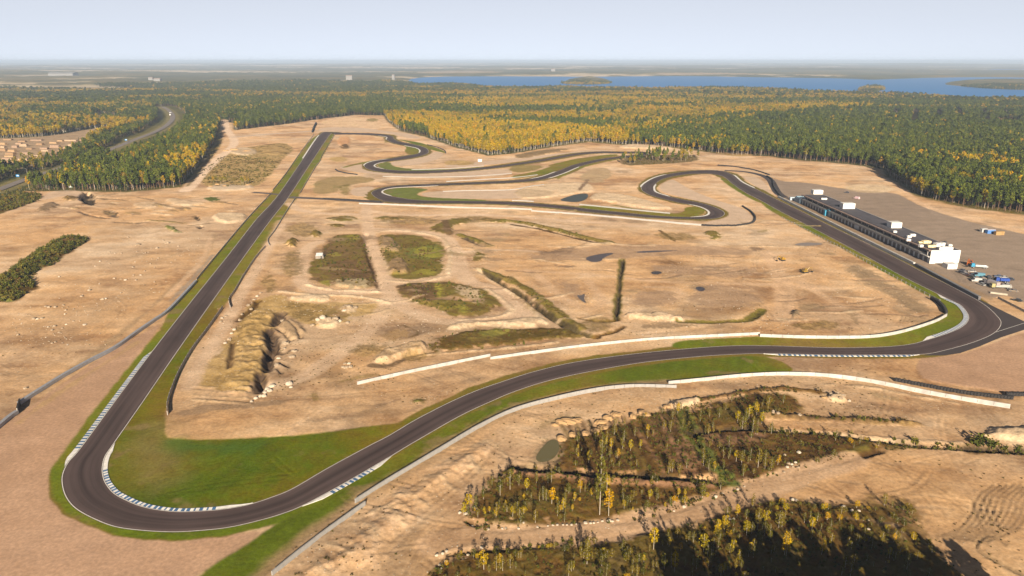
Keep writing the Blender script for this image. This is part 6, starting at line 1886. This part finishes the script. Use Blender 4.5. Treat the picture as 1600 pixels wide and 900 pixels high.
# small glades
gl = fbm(x, y, 160, 3, 301)
ok &= ~((gl > 0.52) & (np.hypot(x, y) > 1100))
pts = pts[ok]; x, y = pts[:, 0], pts[:, 1]; PX, PY = PX[ok], PY[ok]
rr_ = np.hypot(x, y)
# share of birches
yel = 0.46 + 2.3 * fbm(x * 0.5, y, 330, 3, 401) + 1.3 * fbm(x * 0.7, y, 90, 2, 411)
yel += 0.14 * sstep(1300, 2400, rr_)
MIX = poly(P2(380, 172, 560, 160, 640, 150, 780, 142, 1000, 144, 1240, 150, 1600, 162, 1600, 172, 1250, 172, 1110, 182, 1090, 215, 1000, 220, 960, 200, 640, 178, 420, 182))
yel = np.where(sdf(MIX, x, y) > 0, 0.55 + 2.0 * fbm(x * 0.5, y, 200, 3, 403), yel)
ST = poly(P2(600, 186, 660, 208, 760, 246, 860, 233, 962, 228, 985, 224, 975, 214, 900, 206, 760, 196, 690, 186, 640, 179, 604, 179))
dst = sdf(ST, x, y); yel = np.where(dst > -4, 0.97, yel)
PLANT = poly(P2(1120, 240, 1200, 245, 1325, 257, 1390, 280, 1480, 318, 1620, 338, 1900, 330, 1900, 178, 1420, 174, 1250, 176, 1120, 200))
dpl = sdf(PLANT, x, y); yel = np.where(dpl > 0, 0.02 + 0.35 * sstep(0.3, 0.65, fbm(x, y, 45, 2, 421)) + 0.10 * sstep(40, 0, dpl), yel)
for (cx, cy, rad_) in ((1520, 246, 34), (1500, 243, 24), (1545, 250, 24), (1575, 250, 9), (1552, 285, 12), (1500, 275, 14), (1380, 207, 16), (1215, 222, 8), (1265, 240, 6), (1595, 217, 12), (1310, 252, 5), (1560, 272, 14), (1440, 213, 10), (1585, 285, 10)):
    c = g(cx, cy + 18); yel = np.where(np.hypot(x - c[0], (y - c[1]) * 0.6) < rad_, 0.85, yel)
F1 = poly(P2(42, 290, 130, 298, 200, 299, 283, 292, 303, 270, 322, 244, 338, 220, 345, 195, 330, 190, 275, 200, 215, 225, 100, 265, 50, 285))
df1 = sdf(F1, x, y); yel = np.where(df1 > 0, 0.08 + 0.5 * sstep(0.15, 0.5, fbm(x, y, 40, 2, 431)), yel)
for pl in (P2(255, 268, 270, 245, 300, 238, 330, 236, 318, 262, 300, 285, 280, 285), P2(60, 297, 64, 285, 80, 284, 84, 296), P2(130, 298, 140, 288, 175, 288, 215, 298, 290, 292, 280, 297)):
    yel = np.where(sdf(poly(pl), x, y) > 0, 0.75, yel)
F2 = poly(P2(-60, 330, -60, 290, 0, 274, 30, 265, 90, 252, 140, 226, 190, 202, 255, 190, 245, 203, 212, 216, 160, 238, 100, 260, 45, 277, 0, 295))
yel = np.where(sdf(F2, x, y) > 0, 0.16, yel)
F3 = poly(P2(-80, 216, 0, 215, 75, 212, 125, 203, 180, 196, 150, 190, 90, 188, -80, 195))
yel = np.where(sdf(F3, x, y) > 0, 0.80, yel)
BAND = poly(P2(420, 200, 490, 188, 560, 180, 600, 181, 605, 172, 500, 170, 400, 175, 366, 185, 366, 205))
yel = np.where(sdf(BAND, x, y) > 0, 0.04, yel)
isb = RNG.random(len(x)) < np.clip(yel, 0.04, 0.95)
hue = fbm(x, y, 90, 2, 441) + RNG.normal(0, 0.25, len(x))
form = np.where(isb, np.where(hue + 0.25 * (dst > -4) + 0.2 * (dpl > 0) > -0.05, RNG.choice(list(YELS), len(x)), RNG.choice(list(OLVS), len(x))),
                np.where((RNG.random(len(x)) < 0.15) & (dpl < 0), RNG.choice(list(SPRS), len(x)), RNG.choice(list(PINES), len(x))))
hs = np.clip(RNG.normal(0.84, 0.12, len(x)) + 0.12 * fbm(x, y, 120, 2, 451), 0.45, 1.08)
hs *= np.where((PX < 105) & (df1 > 0), 0.5, 1.0)
hs *= np.where(sdf(F2, x, y) > 0, 0.72, 1.0)
wd = hs * np.where(pts[:, 2] > 10, 2.5, np.where(pts[:, 2] > 6, 1.7, np.where(pts[:, 2] > 5, 1.25, 1.08)))
zz = hz(x, y) - np.where(rr_ > 3400, 4.0, 0.1)
turn = RNG.uniform(0, 6.28, len(x))
ALLT = np.c_[x, y, zz, form, turn, wd, hs]

# extra single trees inside the clearing: the thin clump and a few birches by the meadow
ex = []
CL = poly(P2(968, 256, 975, 246, 1000, 243, 1060, 241, 1092, 244, 1093, 251, 1040, 255, 985, 258))
lo, hi = CL.min(0), CL.max(0)
while len(ex) < 70:
    q = RNG.uniform(lo, hi)
    if in_poly(CL, np.array([q[0]]), np.array([q[1]]))[0]:
        f = int(RNG.choice(list(PINES) + list(OLVS)))
        ex.append((q[0], q[1], h1(*q), f, RNG.uniform(0, 6.28), 0.75, RNG.uniform(0.45, 0.85)))
for px, py in ((338, 285), (345, 287), (350, 286), (353, 288), (378, 287), (384, 288), (388, 287), (380, 289), (334, 287)):
    q = g(px, py); ex.append((q[0], q[1], h1(*q), int(RNG.choice(list(OLVS))), RNG.uniform(0, 6.28), 0.5, 0.52))
for k in range(60):
    px = RNG.uniform(0, 62); py = 299 + RNG.uniform(0, 22) - px * 0.1
    q = g(px, py); ex.append((q[0], q[1], h1(*q), int(RNG.choice(list(OLVS) + [5])), RNG.uniform(0, 6.28), 0.4, RNG.uniform(0.10, 0.22)))
ex = np.array(ex)
ALLT = np.vstack([ALLT, ex])
isb = np.r_[isb, ex[:, 3] >= 7]
x, y = ALLT[:, 0], ALLT[:, 1]
px, py = to_px(x, y, 8.0)
vis = (px > -5) & (px < 1605)
order = np.argsort(y)
solo = np.zeros(len(x), bool)


def zone_label(x_, y_, birch):
    p = to_px(x_, y_)
    k = "yellow leaved birch with pale trunk" if birch else "dark green pine with bare lower trunk"
    if 960 < p[0] < 1095 and p[1] > 238: return ("thin pale birch" if birch else "thin sparse pine") + " in the small clump beside the hidden upper hairpin"
    if p[0] < 66 and p[1] > 288: return ("olive leaved bushy birch" if birch else "small dark conifer") + " in the scrub by the highway at far left"
    if p[0] < 400 and p[1] > 284 and p[0] > 320: return "small slender birch on the meadow left of the straight"
    if p[0] < 420: return k + " in the wood between highway and dirt road"
    if p[0] < 1000: return k + " at the front of the woods beyond the upper track"
    return k + " along the front of the plantation behind the paddock"


for birch in (False, True):
    cand = [i_ for i_ in order if vis[i_] and bool(isb[i_]) == birch][:300]
    for i_ in cand:
        solo[i_] = True
        w_, h_ = ALLT[i_, 5], ALLT[i_, 6]
        place_tree(int(ALLT[i_, 3]), x[i_], y[i_], (w_, w_, h_), zone_label(x[i_], y[i_], birch), "birch" if birch else "pine",
                   "birches at the front of the woods" if birch else "pines at the front of the woods", z=ALLT[i_, 2])
rest = ALLT[~solo]; rb = isb[~solo]
# tall trees standing behind the camera side, whose long shadows reach into the lower right
tall = []
while len(tall) < 170:
    X_, Y_ = RNG.uniform(40, 118), RNG.uniform(84, 134)
    f_ = int(RNG.choice([0, 1, 2, 5, 6, 11])); s_ = RNG.uniform(0.65, 1.2)
    if float(to_px(X_, Y_, FORMS[f_][4] * s_ + 1)[1]) < 912 or Y_ < 60 + 0.5 * X_: continue
    tall.append((X_, Y_, h1(X_, Y_), f_, RNG.uniform(0, 6.28), 1.15, s_))
rest = np.vstack([rest, np.array(tall)]); rb = np.r_[rb, np.zeros(len(tall), bool)]
scatter("pine_forest", TREEC, rest[~rb], "dark pine and spruce forest stretching from the circuit to the lake", "forest")
scatter("birch_forest", TREEC, rest[rb], "yellow and olive birch woods mixed through the pine forest", "forest")

# ---------- southern birches and saplings
def th(px, py, ty):
    X_, Y_ = g(px, py); v = (450 - ty) / FPX
    return X_, Y_, max(1.2, CAM_H + Y_ * (-SP + v * CP) / (CP + v * SP))


BIR = """781.5 775 746|797 765 733|733 794 770|724 804 783|812 751 740|823 768 749|830 780 770|818 784 772|862 788 761|870 790 776|876 800 789|889 772 759
898 783 770|894 800 789|937 804 712|951 806 764|948 768 742|780 796 783|790 795 784|775 811 799|801 809 792|765 801 791|742 801 794|903 703 694|903 715 706"""
BIR2 = """1097 779 752|1015 781 766|1060 778 764|1047 791 775|1039 794 785|1008 801 790|966 807 798|988 800 793|1026 783 772|1070 777 767|980 790 775|975 797 783"""
BIR3 = """866 859 848|780 888 868|720 871 860|756 891 862|740 873 857|708 887 879|764 896 884|917 884 846|940 887 869|1021 861 826|1054 896 862|1045 857 843|1058 841 826|1044 838 827
1035 855 846|1063 863 849|1099 864 835|982 876 864|974 852 842|1076 846 832|1120 836 812|1132 830 808|1151 811 791|1166 812 797|1183 829 794|1196 821 798|1204 808 797|1216 826 799|1228 871 838|1187 844 828
1166 838 815|1145 865 846|1225 870 834|1110 880 862|1155 880 862|1172 868 850|1006 880 868|896 893 884|1130 898 880|1088 890 872"""
BIR4 = """1184 733 703|1195 728 708|1158 728 706|1150 722 704|1172 722 703|1205 736 716|1215 728 712|1140 715 700|1160 668 646|1152 662 643|1170 655 634|1182 650 630|1200 640 620|1190 662 644|1176 668 650
940 725 675|955 700 685|975 690 672|985 705 688|1000 700 686|960 680 664|948 690 672|992 682 668|1012 678 664|965 715 700"""
for txt, where in ((BIR, "in the western scrub above the dirt road"), (BIR2, "in the eastern scrub above the dirt road"),
                   (BIR3, "in the southernmost scrub below the dirt road"), (BIR4, "in the wet scrub beyond the dark ditch")):
    L = sorted([[float(t) for t in r.split()] for r in txt.replace("\n", "|").split("|")])
    for k, (bx, by, ty) in enumerate(L):
        X_, Y_, H_ = th(bx, by, ty)
        yl = random.random() < (0.75 if txt in (BIR, BIR3) else 0.4)
        fi = SAP0 + (random.randrange(4) if yl else 4 + random.randrange(4))
        if H_ > 9: fi = SAP0 + 5
        s = H_ / 6.0
        wv = s * (0.45 if H_ > 9 else 0.8 if H_ > 6 else 1.05)
        place_tree(fi, X_, Y_, (wv, wv, s), "%s %s birch, %s from left %s" % ("tall" if H_ > 7 else "short" if H_ < 3.5 else "slender", "yellow" if yl else "olive", ordinal(k), where),
                   "young birch", "young birches in the southern scrub")
SCW = [poly(p) for p in SCRUBS]
cnt = 0
while cnt < 225:
    bx, by = RNG.uniform(690, 1440), RNG.uniform(620, 905)
    if by > 780 and RNG.random() < 0.25: continue
    X_, Y_ = g(bx, by)
    if not any(sdf(P, np.array([X_]), np.array([Y_]))[0] > 1.0 for P in SCW): continue
    if float(fbm(np.array([X_]), np.array([Y_]), 14, 2, 511)[0]) < -0.12: continue
    H_ = RNG.uniform(1.5, 4.6); s = H_ / 6
    place_tree(SAP0 + (int(RNG.integers(4)) if RNG.random() < 0.10 else 4 + int(RNG.integers(4))), X_, Y_, (s * 0.9, s * 0.9, s), "low sapling among many alike in the southern scrub", "sapling", "saplings in the southern scrub")
    cnt += 1

# the thicket of thinner stems between them, too many to count
thick = []
for P, dn in zip(SCW, (0.022, 0.09, 0.10)):
    lo, hi = P.min(0), P.max(0)
    n = int((hi[0] - lo[0]) * (hi[1] - lo[1]) * dn)
    q = RNG.uniform(lo, hi, (n, 2))
    k = (sdf(P, q[:, 0], q[:, 1]) > 0.5) & (fbm(q[:, 0], q[:, 1], 15, 2, 521) + RNG.normal(0, 0.2, n) > -0.05)
    qx, qy = to_px(q[:, 0], q[:, 1]); k &= (qx > -40) & (qx < 1640) & (qy < 960)
    q = q[k]; n = len(q); hh = RNG.uniform(0.7, 2.6, n) / 6
    thick.append(np.c_[q, hz(q[:, 0], q[:, 1]) - 0.05, np.where(RNG.random(n) < 0.14, RNG.integers(0, 4, n), RNG.integers(4, 8, n)), RNG.uniform(0, 6.28, n), hh * 1.9, hh])
THC = form_collection("stem_form", [f[3] for f in FORMS[SAP0:]])
scatter("thicket", THC, np.vstack(thick), "thicket of thin olive and yellow stems filling the southern scrub", "thicket")

# ---------- undergrowth
def bush_mesh(seed, leaf, n, r0, h0, s0):
    r = np.random.default_rng(seed)
    u = r.normal(size=(n, 3)); u /= np.linalg.norm(u, axis=1)[:, None]; u[:, 2] = np.abs(u[:, 2])
    C = u * (r.random(n) ** 0.4)[:, None] * np.array([r0, r0, h0]) * (1 + 0.35 * np.sin(3 * np.arctan2(u[:, 1], u[:, 0]) + seed))[:, None]
    V, F = leaf_cloud(C, r.uniform(0.5, 1.2, n) * s0, r)
    return np_mesh("bush", V, F, [leaf])


L_BSH = leaf_mat("dark_green_bush_leaves", [(0.045, 0.055, 0.010), (0.075, 0.085, 0.013), (0.10, 0.095, 0.016), (0.13, 0.105, 0.018)])
BUSHES = [bush_mesh(s, L_SCR, 46, 0.55, 0.6, 0.30) for s in range(4)] + [bush_mesh(10 + s, L_BSH, 60, 0.6, 0.9, 0.30) for s in range(2)] + [bush_mesh(20, L_YEL, 40, 0.45, 0.8, 0.26)]
BUSHC = form_collection("bush_form", BUSHES)
under = []


def fill(P, dens, smin, smax, forms, thr=-0.15, seed=601, zdrop=0.05):
    lo, hi = P.min(0), P.max(0)
    n = int((hi[0] - lo[0]) * (hi[1] - lo[1]) * dens)
    q = RNG.uniform(lo, hi, (n, 2))
    k = (sdf(P, q[:, 0], q[:, 1]) > 0.3) & (fbm(q[:, 0], q[:, 1], 7, 2, seed) + RNG.normal(0, 0.15, n) > thr)
    pxx, pyy = to_px(q[:, 0], q[:, 1]); k &= (pxx > -60) & (pxx < 1660) & (pyy < 1000)
    q = q[k]; n = len(q)
    s = RNG.uniform(smin, smax, n)
    under.extend(np.c_[q, hz(q[:, 0], q[:, 1]) - zdrop, RNG.choice(forms, n), RNG.uniform(0, 6.28, n), s, s * RNG.uniform(0.7, 1.5, n)].tolist())


for P in SCW: fill(P, 0.9, 0.2, 0.7, [0, 1, 2, 3, 4, 5], -0.05)
fill(poly(P2(0, 472, 22, 472, 38, 464, 58, 449, 50, 436, 60, 422, 90, 412, 108, 394, 138, 378, 136, 371, 100, 369, 62, 389, 30, 410, 10, 430, -40, 450, -60, 480)), 0.5, 0.9, 2.2, [0, 1, 4, 5, 4], -0.25)
for pl in (P2(480, 442, 485, 415, 500, 390, 520, 367, 570, 366, 587, 420, 594, 452), P2(585, 366, 690, 377, 697, 428, 650, 437, 600, 420), P2(615, 450, 675, 440, 760, 455, 788, 480, 712, 496, 640, 470),
           P2(668, 530, 755, 512, 882, 512, 932, 527, 800, 540, 672, 556), P2(788, 344, 840, 352, 953, 378, 940, 381, 830, 355), P2(752, 418, 800, 438, 852, 468, 905, 511, 895, 508, 800, 443),
           P2(318, 264, 345, 242, 400, 246, 440, 252, 402, 293, 308, 294), P2(967, 256, 1000, 243, 1092, 243, 1093, 252, 985, 259)):
    fill(poly(pl), 0.12, 0.6, 1.5, [0, 1, 2, 3, 4], 0.0)
fill(poly(P2(0, 334, -30, 320, 0, 306, 62, 298, 66, 311, 45, 319)), 0.25, 1.0, 2.4, [0, 1, 4, 5], -0.3)
for ln_, w_ in ((P2(1200, 671, 1300, 676, 1400, 690, 1480, 697, 1600, 702, 1680, 706), 2.2), (P2(1068, 636, 1082, 680, 1122, 732, 1148, 755), 2.0), (P2(1195, 650, 1300, 655, 1430, 661), 1.6), (P2(1090, 627, 1200, 610, 1290, 616), 1.5),
                (P2(720, 810, 760, 826, 900, 818, 1000, 809, 1160, 763), 1.0), (P2(700, 867, 830, 854, 1010, 829), 1.2)):
    P = catmull(gp(ln_), 8); N = normals2(P)
    fill(np.r_[P + N * w_, (P - N * w_)[::-1]], 0.5, 0.4, 1.2, [0, 1, 2, 3, 4, 5], -0.3)
def strew(n, x0, x1, y0, y1, thr, seed):
    q = np.array([g(a_, b_) for a_, b_ in zip(RNG.uniform(x0, x1, n), RNG.uniform(y0, y1, n))])
    fi = np.interp(np.hypot(q[:, 0], q[:, 1]), RR, np.arange(NR)).round().astype(int); fj = np.interp(np.arctan2(q[:, 0], q[:, 1]), AA, np.arange(NA)).round().astype(int)
    k = (CLS.reshape(NR, NA)[fi, fj] == 0) & (dtrack.reshape(NR, NA)[fi, fj] > 11) & (fbm(q[:, 0], q[:, 1], 30, 3, seed) + RNG.normal(0, 0.12, n) > thr)
    return q[k]


q = np.vstack([strew(9000, 280, 1480, 330, 640, 0.10, 901), strew(2600, 0, 380, 310, 620, 0.16, 902), strew(3500, 430, 1600, 590, 900, 0.12, 903), strew(3000, 300, 1400, 205, 330, 0.08, 904)])
s_ = RNG.uniform(0.16, 0.55, len(q)) * (0.7 + 0.6 * (q[:, 1] > 300))
STONEC = form_collection("stone_form", RK)
scatter("stones", STONEC, np.c_[q, hz(q[:, 0], q[:, 1]), RNG.integers(0, len(RK), len(q)), RNG.uniform(0, 6.28, len(q)), s_, s_ * 0.9], "small loose stones strewn over the bare sand", "stones")
q = np.vstack([strew(7000, 280, 1480, 330, 640, 0.20, 911), strew(900, 0, 380, 310, 620, 0.30, 912), strew(3000, 430, 1600, 590, 900, 0.20, 913), strew(3000, 300, 1400, 205, 330, 0.12, 914)])
s_ = RNG.uniform(0.25, 0.7, len(q))
under.extend(np.c_[q, hz(q[:, 0], q[:, 1]) - 0.05, RNG.integers(0, 4, len(q)), RNG.uniform(0, 6.28, len(q)), s_, s_ * 0.7].tolist())
scatter("undergrowth", BUSHC, under, "low brown, olive and yellow scrub bushes covering the rough ground", "undergrowth")
BGRP = "bushes along the dark ditch at the right"
for k, (bx, by, s) in enumerate(((1385, 689, 1.6), (1404, 692, 1.5), (1428, 690, 2.2), (1446, 697, 1.6), (1462, 698, 1.4), (1520, 690, 2.6), (1530, 694, 3.4), (1538, 688, 2.8), (1547, 696, 2.6), (1558, 694, 2.0), (1572, 699, 1.8), (1590, 700, 1.8), (1484, 700, 1.4))):
    X_, Y_ = g(bx, by)
    o = bpy.data.objects.new("bush", BUSHES[4 + k % 2]); COL.objects.link(o)
    o.location = (X_, Y_, h1(X_, Y_) - 0.1); o.scale = (s, s, s * 1.1); o.rotation_euler.z = k
    tag(o, "%s dark green bush, %s from left along the dark ditch" % ("big" if s > 2 else "small", ordinal(sorted([1385, 1404, 1428, 1446, 1462, 1520, 1530, 1538, 1547, 1558, 1572, 1590, 1484]).index(bx))), "bush", BGRP)

# ================================================================== air
HZM = bpy.data.materials.new("haze"); HZM.use_nodes = True
nt = HZM.node_tree; nt.nodes.clear()
out = nt.nodes.new("ShaderNodeOutputMaterial"); pv = nt.nodes.new("ShaderNodeVolumePrincipled")
pv.inputs["Color"].default_value = (0.60, 0.76, 1.0, 1); pv.inputs["Density"].default_value = 8.0e-5; pv.inputs["Anisotropy"].default_value = 0.0
nt.links.new(pv.outputs[0], out.inputs["Volume"])
mb = MB(); mb.box((0, 22000, 62), (120000, 56000, 150)); hz_o = mb.build("haze", HZM)
tag(hz_o, kind="stuff")

# ================================================================== light, sky, camera
EL, AZX = math.radians(20.5), -0.03
w = bpy.data.worlds.new("World"); SC.world = w; w.use_nodes = True
nt = w.node_tree; bg = nt.nodes["Background"]
sky = nt.nodes.new("ShaderNodeTexSky"); sky.sky_type = "NISHITA"; sky.sun_disc = False
sky.sun_elevation = EL; sky.sun_rotation = math.pi; sky.altitude = 4000
sky.air_density = 0.4; sky.dust_density = 0.6; sky.ozone_density = 4.5
hs_ = nt.nodes.new("ShaderNodeHueSaturation"); hs_.inputs["Saturation"].default_value = 0.45
nt.links.new(sky.outputs[0], hs_.inputs["Color"]); mxs = nt.nodes.new("ShaderNodeMix"); mxs.data_type = "RGBA"; mxs.inputs["Factor"].default_value = 0.62
tcw = nt.nodes.new("ShaderNodeTexCoord"); sxw = nt.nodes.new("ShaderNodeSeparateXYZ"); mrw = nt.nodes.new("ShaderNodeMapRange")
mrw.inputs["From Min"].default_value = 0.06; mrw.inputs["From Max"].default_value = 0.35; mrw.inputs["To Min"].default_value = 0.70; mrw.inputs["To Max"].default_value = 0.0
nt.links.new(tcw.outputs["Generated"], sxw.inputs[0]); nt.links.new(sxw.outputs["Z"], mrw.inputs["Value"]); nt.links.new(mrw.outputs["Result"], mxs.inputs["Factor"])
[q for q in mxs.inputs if q.type == "RGBA"][1].default_value = (6.9, 7.25, 7.8, 1)
nt.links.new(hs_.outputs[0], [q for q in mxs.inputs if q.type == "RGBA"][0])
nt.links.new([q for q in mxs.outputs if q.type == "RGBA"][0], bg.inputs["Color"]); bg.inputs["Strength"].default_value = 0.05
sun = bpy.data.lights.new("sun", "SUN"); sun.energy = 5.0; sun.angle = math.radians(0.5); sun.color = (1.0, 0.85, 0.66)
so = bpy.data.objects.new("sun", sun); COL.objects.link(so)
d = Vector((AZX, 1.0, -math.tan(EL)))
so.rotation_euler = d.to_track_quat("-Z", "Y").to_euler()
so.location = (0, 0, 300)
cam = bpy.data.cameras.new("camera"); cam.sensor_width = 36; cam.lens = 36 * FPX / 1600; cam.clip_start = 1; cam.clip_end = 90000
co = bpy.data.objects.new("camera", cam); COL.objects.link(co)
co.location = (0, 0, CAM_H); co.rotation_euler = (math.pi / 2 - PITCH, 0, 0)
SC.camera = co
SC.view_settings.view_transform = "Standard"; SC.view_settings.look = "None"
SC.view_settings.exposure = 1.15; SC.view_settings.gamma = 1; SC.view_settings.use_curve_mapping = False
cy = SC.cycles
cy.max_bounces = 4; cy.diffuse_bounces = 2; cy.glossy_bounces = 2; cy.volume_bounces = 0; cy.use_denoising = True
cy.caustics_reflective = False; cy.caustics_refractive = False
